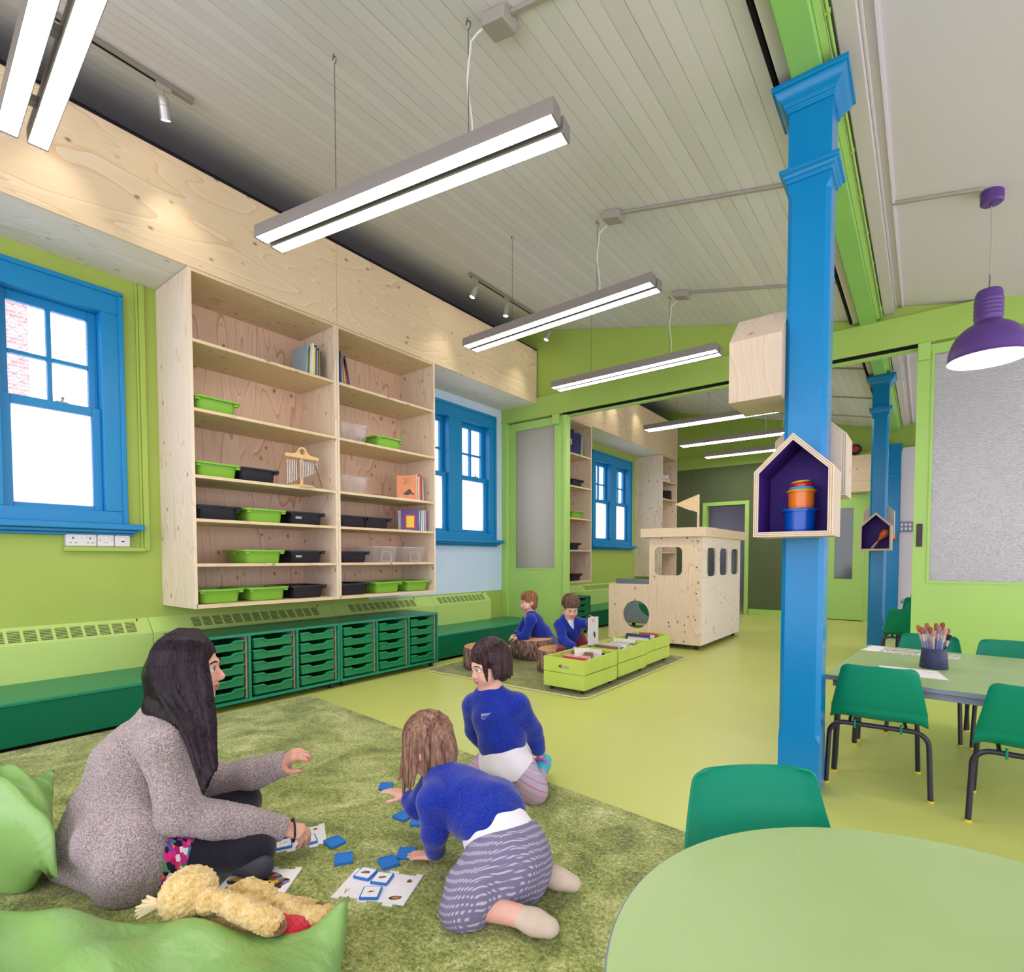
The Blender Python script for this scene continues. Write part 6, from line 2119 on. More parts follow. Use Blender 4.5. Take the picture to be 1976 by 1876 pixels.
def add_head(b, C, M, s=1.0, child=False):
    P = lambda x, y, z: C + M @ (npv((x, y, z)) * s)
    E = lambda c, r, k=0.012, sub=False: b.ell(P(*c), npv(r) * s, M, k * s, sub)
    E((0, -0.012, 0.030), (0.074, 0.094, 0.086))
    if child:
        E((0, 0.022, -0.035), (0.062, 0.064, 0.066), 0.03)
        E((0, 0.060, -0.082), (0.024, 0.020, 0.020), 0.03)
        for q in (-1, 1): E((q * 0.036, 0.052, -0.045), (0.030, 0.028, 0.030), 0.03)
    else:
        E((0, 0.024, -0.040), (0.056, 0.062, 0.074), 0.03)
        E((0, 0.066, -0.096), (0.022, 0.019, 0.020), 0.03)
        for q in (-1, 1): E((q * 0.036, 0.054, -0.036), (0.027, 0.026, 0.028), 0.03)
    for q in (-1, 1):
        E((q * 0.030, 0.097, 0.000), (0.015, 0.014, 0.011), 0.012, True)
        b.cone(P(q * 0.012, 0.083, 0.019), P(q * 0.045, 0.070, 0.016), 0.011 * s, 0.010 * s, 0.012 * s)
        E((q * 0.076, -0.008, -0.010), (0.009, 0.020, 0.031), 0.008)
        b.ell(P(q * 0.010, 0.093, -0.037), npv((0.009, 0.009, 0.007)) * s, M, 0.008 * s)
    nz = 0.104 if not child else 0.098
    b.cone(P(0, 0.083, 0.004), P(0, nz, -0.030), 0.008 * s, (0.012 if not child else 0.0105) * s, 0.012 * s)
    b.cone(P(-0.018, 0.080, -0.058), P(0, 0.088, -0.056), 0.006 * s, 0.008 * s, 0.006 * s).cone(P(0.018, 0.080, -0.058), P(0, 0.088, -0.056), 0.006 * s, 0.008 * s, 0.006 * s)
    b.cone(P(-0.015, 0.079, -0.069), P(0.015, 0.079, -0.069), 0.009 * s, 0.009 * s, 0.006 * s)
    b.cone(P(-0.024, 0.090, -0.0635), P(0.024, 0.090, -0.0635), 0.0022 * s, 0.0022 * s, 0.004 * s, True)
    return P


EYEW = plain('eye_white', 'E9E6E2', 0.2, 0.5)
def face_details(P, M, s, root, iris, brow, lip):
    im, bm_, lm = plain('iris_' + iris, iris, 0.15, 0.6), plain('brow_' + brow, brow, 0.8, 0.2), plain('lip_' + lip, lip, 0.45, 0.4)
    fw = Vector(M[:, 1])
    for q in (-1, 1):
        c = Vector(P(q * 0.030, 0.0765, 0.000))
        e = MB().ball(c, 0.0125 * s, 16, 10).build('eye', EYEW, root, smooth=True, off=tuple(root.location))
        cc = c + fw * 0.0095 * s
        MB().ball(cc, 0.0055 * s, 12, 8).build('iris', im, e, smooth=True, off=tuple(root.location))
        pts = [P(q * x, y, z) for x, y, z in ((0.014, 0.0925, 0.021), (0.028, 0.0905, 0.0265), (0.042, 0.083, 0.023), (0.05, 0.074, 0.016))]
        MB().tube(pts, [0.002 * s, 0.003 * s, 0.0025 * s, 0.001 * s], 6).build('eyebrow', bm_, root, smooth=True, off=tuple(root.location))
        pts = [P(q * x, y, z) for x, y, z in ((0.017, 0.0885, 0.004), (0.024, 0.0905, 0.0085), (0.034, 0.0895, 0.0085), (0.043, 0.084, 0.003))]
        MB().tube(pts, 0.0012 * s, 5).build('eyelash', bm_, root, smooth=True, off=tuple(root.location))
    pts = [P(x, y, z) for x, y, z in ((-0.022, 0.083, -0.062), (-0.010, 0.0935, -0.0585), (0, 0.0935, -0.0600), (0.010, 0.0935, -0.0585), (0.022, 0.083, -0.062))]
    MB().tube(pts, [0.002 * s, 0.0042 * s, 0.0042 * s, 0.0042 * s, 0.002 * s], 8).build('upper_lip', lm, root, smooth=True, off=tuple(root.location))
    pts = [P(x, y, z) for x, y, z in ((-0.020, 0.082, -0.066), (-0.009, 0.0885, -0.0705), (0.009, 0.0885, -0.0705), (0.020, 0.082, -0.066))]
    MB().tube(pts, [0.002 * s, 0.005 * s, 0.005 * s, 0.002 * s], 8).build('lower_lip', lm, root, smooth=True, off=tuple(root.location))


def add_hand(b, W, d, nrm, thumb, s=1.0, curl=(0.35, 0.4, 0.5), spread=0.10, tcurl=0.4, nails=None):
    """W wrist, d towards the fingers, nrm = back of the hand, thumb = side the thumb leaves; returns finger tips"""
    d, nrm = unit(d), unit(nrm); nrm = unit(nrm - d * (d @ nrm))
    side = unit(npv(thumb) - d * (d @ npv(thumb)) - nrm * (nrm @ npv(thumb)))
    fl = (nrm, 0.62)
    tips = []
    # palm: four metacarpals blended
    for i, (o, L) in enumerate(((0.026, 0.084), (0.009, 0.088), (-0.009, 0.084), (-0.025, 0.076))):
        k0 = W + side * o * 0.55 * s + d * 0.012 * s
        k1 = W + side * o * s + d * L * s
        b.cone(k0, k1, 0.0155 * s, 0.0115 * s, 0.010 * s, False, (nrm, 0.9))
        fl_ = (0.070, 0.078, 0.072, 0.056)[i] * s
        a = (o / 0.026) * spread
        dd = unit(d * math.cos(a) + side * math.sin(a)); p = k1; ang = 0.0
        for seg, cl, r0, r1 in ((0.46, curl[0], 0.0095, 0.0085), (0.30, curl[1], 0.0085, 0.0078), (0.24, curl[2], 0.0078, 0.0064)):
            ang += cl * (1 + 0.12 * (i - 1))
            q = p + fl_ * seg * (dd * math.cos(ang) - nrm * math.sin(ang))
            b.cone(p, q, r0 * s, r1 * s, 0.004 * s)
            pl, p = p, q
        tips.append((p, unit(p - pl), i))
    t0 = W + side * 0.020 * s + d * 0.022 * s - nrm * 0.006 * s
    t1 = t0 + s * 0.040 * unit(side * 0.75 + d * 0.62 - nrm * 0.25)
    t2 = t1 + s * 0.030 * unit(side * (0.45 - 0.5 * tcurl) + d * 0.85 - nrm * (0.2 + tcurl))
    t3 = t2 + s * 0.024 * unit(side * (0.2 - 0.7 * tcurl) + d * 0.9 - nrm * (0.2 + tcurl))
    b.cone(t0, t1, 0.0155 * s, 0.0105 * s, 0.010 * s).cone(t1, t2, 0.0105 * s, 0.0095 * s, 0.004 * s).cone(t2, t3, 0.0095 * s, 0.0075 * s, 0.004 * s)
    tips.append((t3, unit(t3 - t2), 4))
    return tips


def skin_mat(name, col, red):
    if name in MATS: return MATS[name]
    k = NT(name)
    k.set(0.5, 0.35)
    v = k.coord()
    a = k.n('TexNoise', Scale=14.0, Detail=3.0); k.l(v, a.inputs['Vector'])
    k.l(k.ramp(a.outputs['Fac'], [(0.3, lin(col)), (0.75, lin(red))]), k.b.inputs['Base Color'])
    k.b.inputs['Subsurface Weight'].default_value = 0.12
    k.b.inputs['Subsurface Radius'].default_value = (0.6, 0.25, 0.15)
    k.b.inputs['Subsurface Scale'].default_value = 0.02
    MATS[name] = k.m
    return k.m


def hair_mat(name, dark, light, rough=0.38, axis=(1, 1, 0.12), scale=160):
    if name in MATS: return MATS[name]
    k = NT(name)
    k.set(rough, 0.16)
    v = k.coord(scale=axis)
    a = k.n('TexNoise', Scale=scale, Detail=3.0); k.l(v, a.inputs['Vector'])
    b = k.n('TexNoise', Scale=scale * 0.2, Detail=2.0); k.l(v, b.inputs['Vector'])
    f = k.math('ADD', k.math('MULTIPLY', a.outputs['Fac'], 0.6), k.math('MULTIPLY', b.outputs['Fac'], 0.4))
    k.l(k.ramp(f, [(0.36, lin(dark)), (0.66, lin(light))]), k.b.inputs['Base Color'])
    k.bump(f, 0.6, 0.006)
    MATS[name] = k.m
    return k.m


def knit_mat(name, dark, mid, light, scale=260, bump=0.8, dist=0.006):
    if name in MATS: return MATS[name]
    k = NT(name)
    k.set(0.9, 0.15)
    v = k.coord()
    a = k.n('TexNoise', Scale=scale, Detail=2.0, Roughness=0.6); k.l(v, a.inputs['Vector'])
    b = k.n('TexVoronoi', Scale=scale * 0.55); k.l(v, b.inputs['Vector'])
    f = k.math('ADD', k.math('MULTIPLY', a.outputs['Fac'], 0.75), k.math('MULTIPLY', b.outputs['Distance'], 0.35))
    k.l(k.ramp(f, [(0.38, lin(dark)), (0.5, lin(mid)), (0.64, lin(light))]), k.b.inputs['Base Color'])
    k.b.inputs['Sheen Weight'].default_value = 0.3
    k.bump(f, bump, dist)
    MATS[name] = k.m
    return k.m


def cloth(name, col, scale=300, bump=0.35):
    return knit_mat(name, col, col, col, scale, bump, 0.002)


def root_of(name, label, p, cat='person'):
    return thing(name, label, cat, tuple(p))


# ------------------------------------------------------------------ woman sitting cross-legged on the carpet
WO = A(235, 1640, 1.78); WO[2] = CZ
wm = root_of('person', 'woman sitting cross-legged on the carpet, long dark hair, mottled pink grey sweater', WO)
SK = skin_mat('skin_fair', 'E0AE96', 'D69A84')
Fh = unit(0.965 * RI + 0.26 * WI - 0.06 * ZI)
Mh = basis(Fh)
HC = A(362, 1288, 1.80)
pelvis, waist, chest = A(232, 1625, 1.79), A(225, 1575, 1.80), A(272, 1475, 1.80)
neck0, neck1 = A(318, 1395, 1.80), A(348, 1345, 1.80)
shN, elN, wrN = A(318, 1440, 1.665), A(348, 1572, 1.655), A(536, 1598, 1.80)
shF, elF, wrF = A(322, 1425, 1.935), A(412, 1512, 2.02), A(538, 1477, 2.02)
hipN, knN, anN = A(290, 1650, 1.70), A(488, 1640, 1.745), A(400, 1672, 1.80)
hipF, knF, anF = A(290, 1632, 1.90), A(466, 1548, 2.02), A(480, 1672, 1.76)
b = Blob(0.0042)
PW = add_head(b, HC, Mh, 1.0)
b.cone(neck1 + ZI * 0.02, neck0, 0.050, 0.058, 0.03)
b.cone(neck0, chest, 0.08, 0.125, 0.05).cone(chest, waist, 0.125, 0.115, 0.05).cone(waist, pelvis, 0.115, 0.135, 0.05)
b.chain([shN, elN, wrN], [0.052, 0.042, 0.026], 0.02).chain([shF, elF, wrF], [0.052, 0.042, 0.026], 0.02)
b.cone(neck0, shN, 0.055, 0.055, 0.03).cone(neck0, shF, 0.055, 0.055, 0.03)
b.chain([hipN, knN, anN], [0.085, 0.055, 0.036], 0.02).chain([hipF, knF, anF], [0.085, 0.055, 0.036], 0.02)
dN = unit(A(578, 1600, 1.825) - wrN)
tN = add_hand(b, wrN, unit(dN + npv((0, 0, -0.12))), ZI - 0.35 * WI, WI, 0.92, (0.65, 0.55, 0.35), 0.05, 0.5)
dF = unit(A(572, 1452, 2.0) - wrF)
tF = add_hand(b, wrF, dF, 0.8 * ZI - 0.45 * WI, -WI - 0.3 * ZI, 0.92, (0.50, 0.7, 0.55), 0.10, 0.45)
b.build('body', SK, wm, WO)
off = tuple(wm.location)
face_details(PW, Mh, 1.0, wm, '3C2A1E', '2A1C1C', 'C4706C')
NAIL = plain('pink_nail_varnish', 'E0447F', 0.25, 0.5)
for tips, nrm in ((tN, ZI), (tF, ZI)):
    for p, dr, i in tips:
        up = unit(npv(nrm) - dr * (dr @ npv(nrm)))
        Mx = Matrix([list(np.cross(dr, up)), list(dr), list(up)]).transposed()
        MB().ball(p - dr * 0.001 + up * 0.0042, (0.0052, 0.0075, 0.0026), 10, 6, Mx).build('fingernail', NAIL, wm, smooth=True, off=off)
# tights and shoe
TIGHT = knit_mat('black_tights', '15141C', '1B1A24', '24232E', 500, 0.15, 0.001)
b = Blob(0.005)
b.chain([A(330, 1648, 1.715), knN, anN], [0.082, 0.066, 0.042], 0.02).chain([hipF, knF, anF], [0.092, 0.066, 0.042], 0.02)
b.cone(A(330, 1648, 1.715), hipF, 0.08, 0.09, 0.04)
b.build('tights', TIGHT, wm, WO)
b = Blob(0.005)
f0, f1 = A(455, 1676, 1.73), A(505, 1684, 1.70)
f0[2] = max(f0[2], 0.055); f1[2] = 0.05
b.chain([f0, f1], [0.042, 0.036], 0.02)
b.cut((0, 0, CZ + 0.002), (0, 0, -1))
sh = b.build('shoe', plain('charcoal_canvas', '43434D', 0.7, 0.2, bump=0.3, bscale=250), wm, WO)
b = Blob(0.005)
g0, g1 = A(385, 1668, 1.86), A(345, 1680, 1.88); g0[2] = 0.055; g1[2] = 0.05
b.chain([g0, g1], [0.042, 0.036], 0.02); b.cut((0, 0, CZ + 0.002), (0, 0, -1))
b.build('shoe', plain('charcoal_canvas', '43434D'), wm, WO)
# flowered skirt under the sweater
def flower_mat():
    k = NT('flowered_fabric')
    k.set(0.7, 0.2)
    v = k.coord(scale=(1, 1, 0.6))
    vo = k.n('TexVoronoi', Scale=85.0); k.l(v, vo.inputs['Vector'])
    s = k.n('SeparateColor'); k.l(vo.outputs['Color'], s.inputs[0])
    k.l(k.ramp(s.outputs[0], [(0.0, lin('1E1C2A')), (0.14, lin('D42C7C')), (0.30, lin('E8E2E4')), (0.42, lin('3E7FA6')), (0.54, lin('E25A8E')), (0.66, lin('4E8F5E')), (0.76, lin('E07A3C')), (0.86, lin('6C4A9A')), (0.94, lin('B51F5C'))], 'CONSTANT'), k.b.inputs['Base Color'])
    return k.m
b = Blob(0.005)
b.cone(pelvis, A(318, 1655, 1.69), 0.13, 0.100, 0.04).cone(A(318, 1655, 1.69), A(346, 1640, 1.715), 0.100, 0.090, 0.02)
b.cone(pelvis, A(330, 1640, 1.88), 0.13, 0.095, 0.04)
b.cut((0, 0, CZ + 0.002), (0, 0, -1))
b.build('skirt', flower_mat(), wm, WO)
# sweater
SWEAT = knit_mat('mottled_wool', '7F6E6C', 'A29290', 'C9BBB7', 340, 1.0, 0.008)
b = Blob(0.005)
low = A(206, 1680, 1.77); low[2] = 0.10
b.cone(neck0 + unit(neck1 - neck0) * 0.005, chest, 0.080, 0.134, 0.05).cone(chest, waist, 0.134, 0.126, 0.05).cone(waist, low, 0.126, 0.140, 0.05)
b.cone(A(230, 1620, 1.68), A(252, 1690, 1.635), 0.12, 0.085, 0.04).cone(A(252, 1690, 1.635), A(262, 1660, 1.625), 0.085, 0.095, 0.04).cone(A(275, 1600, 1.66), A(262, 1670, 1.63), 0.08, 0.09, 0.04)
bk = A(140, 1690, 1.76); bk[2] = 0.07
b.cone(low, bk, 0.12, 0.055, 0.05).cone(bk, A(250, 1706, 1.64), 0.065, 0.075, 0.05)
b.cone(neck0, shN, 0.080, 0.076, 0.03).cone(neck0, shF, 0.080, 0.074, 0.03)
mN = (npv(shN) * 0.45 + npv(elN) * 0.55)
b.chain([shN, mN, elN], [0.078, 0.066, 0.062], 0.008)
cuffN = npv(wrN) - unit(wrN - elN) * 0.012
b.chain([elN, npv(elN) * 0.4 + npv(cuffN) * 0.6, cuffN], [0.062, 0.052, 0.043], 0.008)
mF = (npv(shF) + npv(elF)) / 2
cuffF = npv(wrF) - unit(wrF - elF) * 0.004
b.chain([shF, mF, elF], [0.078, 0.068, 0.060], 0.025).chain([elF, npv(elF) * 0.4 + npv(cuffF) * 0.6, cuffF], [0.060, 0.056, 0.050], 0.02)
b.cut(cuffN + unit(wrN - elN) * 0.002, unit(wrN - elN)) if False else None
b.cut((0, 0, CZ + 0.004), (0, 0, -1))
b.build('sweater', SWEAT, wm, WO, fuzz=0.0014, fscale=420.0, fold=0.0045, foldscale=24.0)
for cuff, el, r in ((cuffN, elN, 0.044), (cuffF, elF, 0.051)):
    d = unit(cuff - el)
    pts = [cuff + d * 0.020, cuff + d * 0.046]
    b = Blob(0.004); b.cone(pts[0], pts[1] - d * 0.01, r * 0.97, r * 0.90, 0.004)
    b.cut(pts[1] - d * 0.012, d)
    b.build('cuff', SWEAT, wm, WO)
# bangle
d = unit(wrN - elN); c = wrN + d * 0.052
u1 = unit(np.cross(d, ZI)); u2 = np.cross(d, u1)
MB().tube([c + 0.040 * math.cos(t) * u1 * 0.95 + 0.034 * math.sin(t) * u2 + d * 0.012 * math.sin(t) for t in np.linspace(0, 2 * PI, 28)[:-1]], 0.0036, 8, closed=True).build('hair_band', plain('black_band', '221C24', 0.6), wm, smooth=True, off=off)
# hair
HAIRD = hair_mat('dark_brown_hair', '0A070B', '2E2029', 0.36)
b = Blob(0.0036)
HP = lambda x, y, z: HC + Mh @ npv((x, y, z))
b.ell(HP(0, -0.014, 0.034), (0.088, 0.098, 0.092), Mh, 0.02)
b.ell(HP(0, 0.10, -0.045), (0.060, 0.055, 0.098), Mh, 0.012, True)
b.ell(HP(0, 0.125, 0.02), (0.045, 0.04, 0.05), Mh, 0.012, True)
rnd = random.Random(11)
Lb = [(282, 1285, 1.74), (304, 1345, 1.735), (352, 1392, 1.66), (366, 1450, 1.585), (392, 1532, 1.575)]
Rb = [(402, 1268, 1.73), (402, 1318, 1.71), (409, 1362, 1.685), (414, 1432, 1.63), (418, 1478, 1.60)]
crown = HP(0.005, -0.01, 0.135)
for i in range(84):
    u = (i % 42) / 41.0
    j = lambda a: rnd.uniform(-a, a)
    pts = []
    pts.append(HP(0.012, -0.030 + 0.06 * u, 0.126))
    pts.append(HP(0.062, -0.072 + 0.140 * u, 0.096 + 0.010 * math.sin(PI * u)))
    pts.append(HP(0.094 - 0.012 * abs(2 * u - 1), -0.095 + 0.165 * u, 0.030))
    for a, c in list(zip(Lb, Rb))[1:]:
        q = [a[0] * (1 - u) + c[0] * u + j(3), a[1] * (1 - u) + c[1] * u + j(4), a[2] * (1 - u) + c[2] * u + j(0.009)]
        pts.append(A(*q))
    pts = [npv(p) for p in pts]
    # smooth the path
    P2 = []
    for s in range(len(pts) - 1):
        for t in (0.0, 0.5):
            P2.append(pts[s] * (1 - t) + pts[s + 1] * t)
    P2.append(pts[-1])
    for _ in range(2):
        P2 = [P2[0]] + [(P2[m - 1] + 2 * P2[m] + P2[m + 1]) / 4 for m in range(1, len(P2) - 1)] + [P2[-1]]
    n_ = len(P2)
    w_ = rnd.uniform(0.006, 0.0115)
    rs = [w_ * (0.8 + 0.4 * math.sin(PI * m / (n_ - 1))) if m < n_ - 3 else w_ * (n_ - m) / 4.4 for m in range(n_)]
    b.chain(P2, rs, 0.0018)
# back hair lying over the shoulder and the lock in front of the chest
b.cone(HP(0.02, -0.070, -0.02), A(310, 1362, 1.76), 0.055, 0.040, 0.03).cone(A(305, 1362, 1.76), A(350, 1400, 1.68), 0.045, 0.032, 0.02)
b.cone(HP(-0.06, 0.0, 0.0), HP(-0.07, 0.01, -0.15), 0.03, 0.03, 0.02).chain([HP(-0.07, 0.01, -0.15), A(398, 1400, 1.80), A(410, 1470, 1.78)], [0.03, 0.022, 0.008], 0.02)
b.build('hair', HAIRD, wm, WO, relax=0)


# ------------------------------------------------------------------ children in blue school jumpers
JUMPER = knit_mat('royal_blue_jumper', '0E1E70', '13268A', '1C389C', 330, 0.35, 0.002)
SHIRT = cloth('white_school_shirt', 'E6E4E6')
SKC = skin_mat('skin_child', 'E3B7A2', 'DA9F8C')


def child(label, F, HCp, hs, J, hair, legs, shoes, Fhead=None, up=None, vox=0.0042, iris='4A3524', curl=(0.3, 0.3, 0.3), hands=None, face=True, torso=(0.072, 0.082, 0.078)):
    """J: neck, chest, waist, pelvis, shL elL wrL, shR elR wrR, hipL knL anL toL, hipR knR anR toR"""
    o = npv(J['pelvis']).copy(); o[2] = CZ
    root = root_of('person', label, o)
    M = basis(Fhead if Fhead is not None else F, up)
    b = Blob(vox)
    P = add_head(b, npv(HCp), M, hs, True)
    b.cone(P(0, -0.018, -0.06), J['neck'], 0.036 * hs / 0.86, 0.038, 0.02)
    b.cone(J['neck'], J['chest'], 0.05, torso[0] * 0.85, 0.04).cone(J['chest'], J['waist'], torso[0] * 0.85, torso[1] * 0.85, 0.04).cone(J['waist'], J['pelvis'], torso[1] * 0.85, torso[2] * 0.9, 0.04)
    for s in 'LR':
        b.cone(J['neck'], J['sh' + s], 0.035, 0.035, 0.03)
        b.chain([J['sh' + s], J['el' + s], J['wr' + s]], [0.034, 0.027, 0.019], 0.012)
        b.chain([J['hip' + s], J['kn' + s], J['an' + s]], [0.056, 0.042, 0.027], 0.02)
        b.cone(J['an' + s], J['to' + s], 0.027, 0.022, 0.01)
    for s in 'LR':
        h = hands[s]
        add_hand(b, npv(J['wr' + s]), h[0], h[1], h[2], 0.66, h[3] if len(h) > 3 else curl, 0.12, 0.3)
    b.build('body', SKC, root, o)
    if face: face_details(P, M, hs, root, iris, hair[2], 'C87470')
    return root, o, M, P


def jumper(root, o, J, hem=None, vox=0.0045, r=(0.088, 0.098, 0.1), sl=(0.048, 0.042, 0.036), mat=None, vneck=None, cuff=0.012):
    b = Blob(vox)
    b.cone(npv(J['neck']) - unit(npv(J['neck']) - npv(J['chest'])) * 0.005, J['chest'], 0.052, r[0], 0.04).cone(J['chest'], J['waist'], r[0], r[1], 0.04)
    if hem is not None: b.cone(J['waist'], hem, r[1], r[2], 0.04)
    for s in 'LR':
        b.cone(J['neck'], J['sh' + s], 0.046, 0.05, 0.03)
        e, w = npv(J['el' + s]), npv(J['wr' + s])
        b.chain([J['sh' + s], e, w - unit(w - e) * cuff], [sl[0] + 0.004, sl[1], sl[2]], 0.016)
        # gathered cuff
        q = w - unit(w - e) * (cuff + 0.004)
        b.cone(q, q + unit(w - e) * 0.008, sl[2] * 0.96, sl[2] * 0.9, 0.004)
    if vneck is not None:
        b.cone(vneck[0], vneck[1], vneck[2], vneck[3], 0.006, True)
    return b.build('jumper', mat or JUMPER, root, o, fold=0.003, foldscale=38.0)


def shoe_(root, o, an, to, mat, r=(0.036, 0.030)):
    b = Blob(0.004)
    d = npv(to) - npv(an)
    b.cone(npv(an) + d * 0.12, npv(an) + d * 0.55, r[0] * 0.92, r[0] * 0.98, 0.02, False, (ZI, 0.86)).cone(npv(an) + d * 0.55, to, r[0] * 0.98, r[1], 0.02, False, (ZI, 0.8))
    return b.build('shoe', mat, root, o)


def hair_cap(root, o, M, P, hs, mat, locks=(), back=0.0, vox=0.0042, fringe=0.062, seed=1, side=0.0, sx=0.084):
    b = Blob(vox)
    E = lambda c, r, k=0.012, sub=False: b.ell(P(*c), npv(r) * hs, M, k * hs, sub)
    E((0, -0.018, 0.036), (sx, 0.102, 0.092))
    E((0, -0.05, -0.02), (sx * 0.93, 0.068, 0.07 + back), 0.03)
    E((0, 0.105, -0.035), (0.070, 0.060, 0.062 + fringe * 0.2), 0.012, True)
    for q in (-1, 1):
        E((q * 0.085, 0.040, -0.055), (0.03, 0.05, 0.05), 0.012, True)
    rnd = random.Random(seed)
    for i in range(34):
        a = rnd.uniform(-2.6, 2.6)
        x0, y0 = 0.02 * math.sin(a), -0.01 + 0.03 * math.cos(a)
        z1 = 0.045 + rnd.uniform(-0.01, 0.012) if abs(a) < 0.9 else -0.01 - 0.02 * abs(a) / 2.6 - back
        pts = []
        for t in np.linspace(0, 1, 6):
            ang = a + 0.15 * math.sin(t * 3 + i)
            th = t * (1.25 if abs(a) < 0.9 else 1.9)
            z = 0.036 + 0.093 * math.cos(th)
            if z < z1: z = z1 - 0.004 * t
            rr_ = math.sin(min(th, PI / 2))
            pts.append(P((sx + 0.003) * rr_ * math.sin(ang) + side * t * 0.01, -0.018 + 0.104 * rr_ * math.cos(ang), z))
        b.chain(pts, [0.009 * hs, 0.011 * hs, 0.012 * hs, 0.011 * hs, 0.009 * hs, 0.004 * hs], 0.003)
    for lk in locks:
        b.chain([npv(p) for p in lk[0]], lk[1], lk[2] if len(lk) > 2 else 0.006)
    return b.build('hair', mat, root, o, relax=0)
# ------------------------------------------------------------------ girl on hands and knees, brown bob, grey patterned skirt
F1 = unit(-0.80 * RI + 0.62 * WI)
J = dict(neck=A(852, 1496, 1.80), chest=A(888, 1535, 1.76), waist=A(944, 1572, 1.71), pelvis=A(980, 1645, 1.64),
         shL=A(838, 1540, 1.70), elL=A(838, 1606, 1.715), wrL=A(842, 1652, 1.755),
         shR=A(838, 1510, 1.87), elR=A(806, 1556, 1.90), wrR=A(786, 1538, 1.945),
         hipL=A(965, 1662, 1.585), knL=A(905, 1730, 1.515), anL=A(1000, 1742, 1.455), toL=A(1058, 1795, 1.43),
         hipR=A(995, 1648, 1.70), knR=A(955, 1672, 1.70), anR=A(1045, 1682, 1.655), toR=A(1102, 1716, 1.625))
for k_, z in (('wrL', 0.055), ('knL', 0.058), ('anL', 0.058), ('toL', 0.045), ('knR', 0.058), ('anR', 0.058), ('toR', 0.045)):
    J[k_][2] = z
HK = hair_mat('mid_brown_hair', '4A2E26', 'A07E68', 0.5)
Fh1 = unit(-0.80 * RI + 0.45 * WI - 0.42 * ZI)
HC1 = A(826, 1440, 1.845)
root, o, M, P = child('girl on hands and knees with brown bobbed hair and a grey patterned skirt', F1, HC1, 0.86, J, ('', '', '4A3028'), None, None, Fhead=Fh1,
    hands={'L': (-RI * 0.85 + WI * 0.25 - 0.10 * ZI, ZI, RI * 0.2 + WI * 0.9, (0.05, 0.08, 0.08)), 'R': (-RI * 0.8 + WI * 0.3 + 0.2 * ZI, ZI * 0.9, -WI * 0.8, (0.2, 0.3, 0.3))})
jumper(root, o, J, hem=A(948, 1578, 1.70), r=(0.092, 0.108, 0.102), cuff=0.030)
sd = unit(npv(J['pelvis']) - npv(J['waist']))
b = Blob(0.0045)
b.cone(A(942, 1568, 1.71), A(975, 1632, 1.655), 0.102, 0.116, 0.03)
b.cut(A(974, 1634, 1.652), sd)
b.build('shirt', SHIRT, root, o, fold=0.003, foldscale=40.0)
# collar
b = Blob(0.0035); b.cone(npv(J['neck']) + 0.012 * unit(npv(J['neck']) - npv(J['chest'])), npv(J['neck']) + 0.026 * unit(npv(J['neck']) - npv(J['chest'])), 0.044, 0.042, 0.01)
b.build('collar', SHIRT, root, o)
def skirt_mat():
    k = NT('grey_patterned_skirt')
    k.set(0.8, 0.2)
    w = k.n('TexWave', wave_type='BANDS', bands_direction='Z', Scale=17.0, Distortion=2.5, Detail=2.0)
    w.inputs['Detail Scale'].default_value = 1.5
    k.l(k.coord(rot=(0.2, 0.3, 0)), w.inputs['Vector'])
    t = k.n('TexWave', wave_type='BANDS', bands_direction='X', Scale=60.0, Distortion=1.0); k.l(k.coord(rot=(0, 0, 0.6)), t.inputs['Vector'])
    f = k.math('MULTIPLY', k.ramp(w.outputs['Fac'], [(0.5, (0, 0, 0, 1)), (0.75, (1, 1, 1, 1))]), t.outputs['Fac'])
    k.l(k.ramp(f, [(0.1, lin('78738E')), (0.45, lin('928EA3')), (0.7, lin('B8B5C2'))]), k.b.inputs['Base Color'])
    return k.m
SKIRT1 = skirt_mat()
b = Blob(0.0045)
b.cone(A(968, 1622, 1.66), A(982, 1655, 1.635), 0.117, 0.120, 0.03).cut(A(971, 1630, 1.655), -sd)
b.cone(A(985, 1662, 1.63), A(962, 1672, 1.60), 0.112, 0.104, 0.04).cone(A(962, 1672, 1.60), A(912, 1722, 1.52), 0.104, 0.080, 0.04).cone(A(995, 1655, 1.69), A(958, 1680, 1.68), 0.095, 0.080, 0.04)
hemp = A(898, 1752, 1.50); hemp[2] = 0.05
b.cone(A(912, 1722, 1.52), hemp, 0.080, 0.068, 0.03)
b.cone(A(992, 1665, 1.64), A(1004, 1682, 1.64), 0.095, 0.080, 0.04)
b.cut((0, 0, CZ + 0.003), (0, 0, -1))
b.build('skirt', SKIRT1, root, o, fold=0.0035, foldscale=34.0)
SOLE = plain('beige_shoe', 'C9B9A4', 0.6, 0.3, var=0.05, vscale=30)
shoe_(root, o, J['anL'], J['toL'], SOLE, (0.035, 0.030)); shoe_(root, o, J['anR'], J['toR'], SOLE, (0.035, 0.030))
rnd = random.Random(5)
locks = []
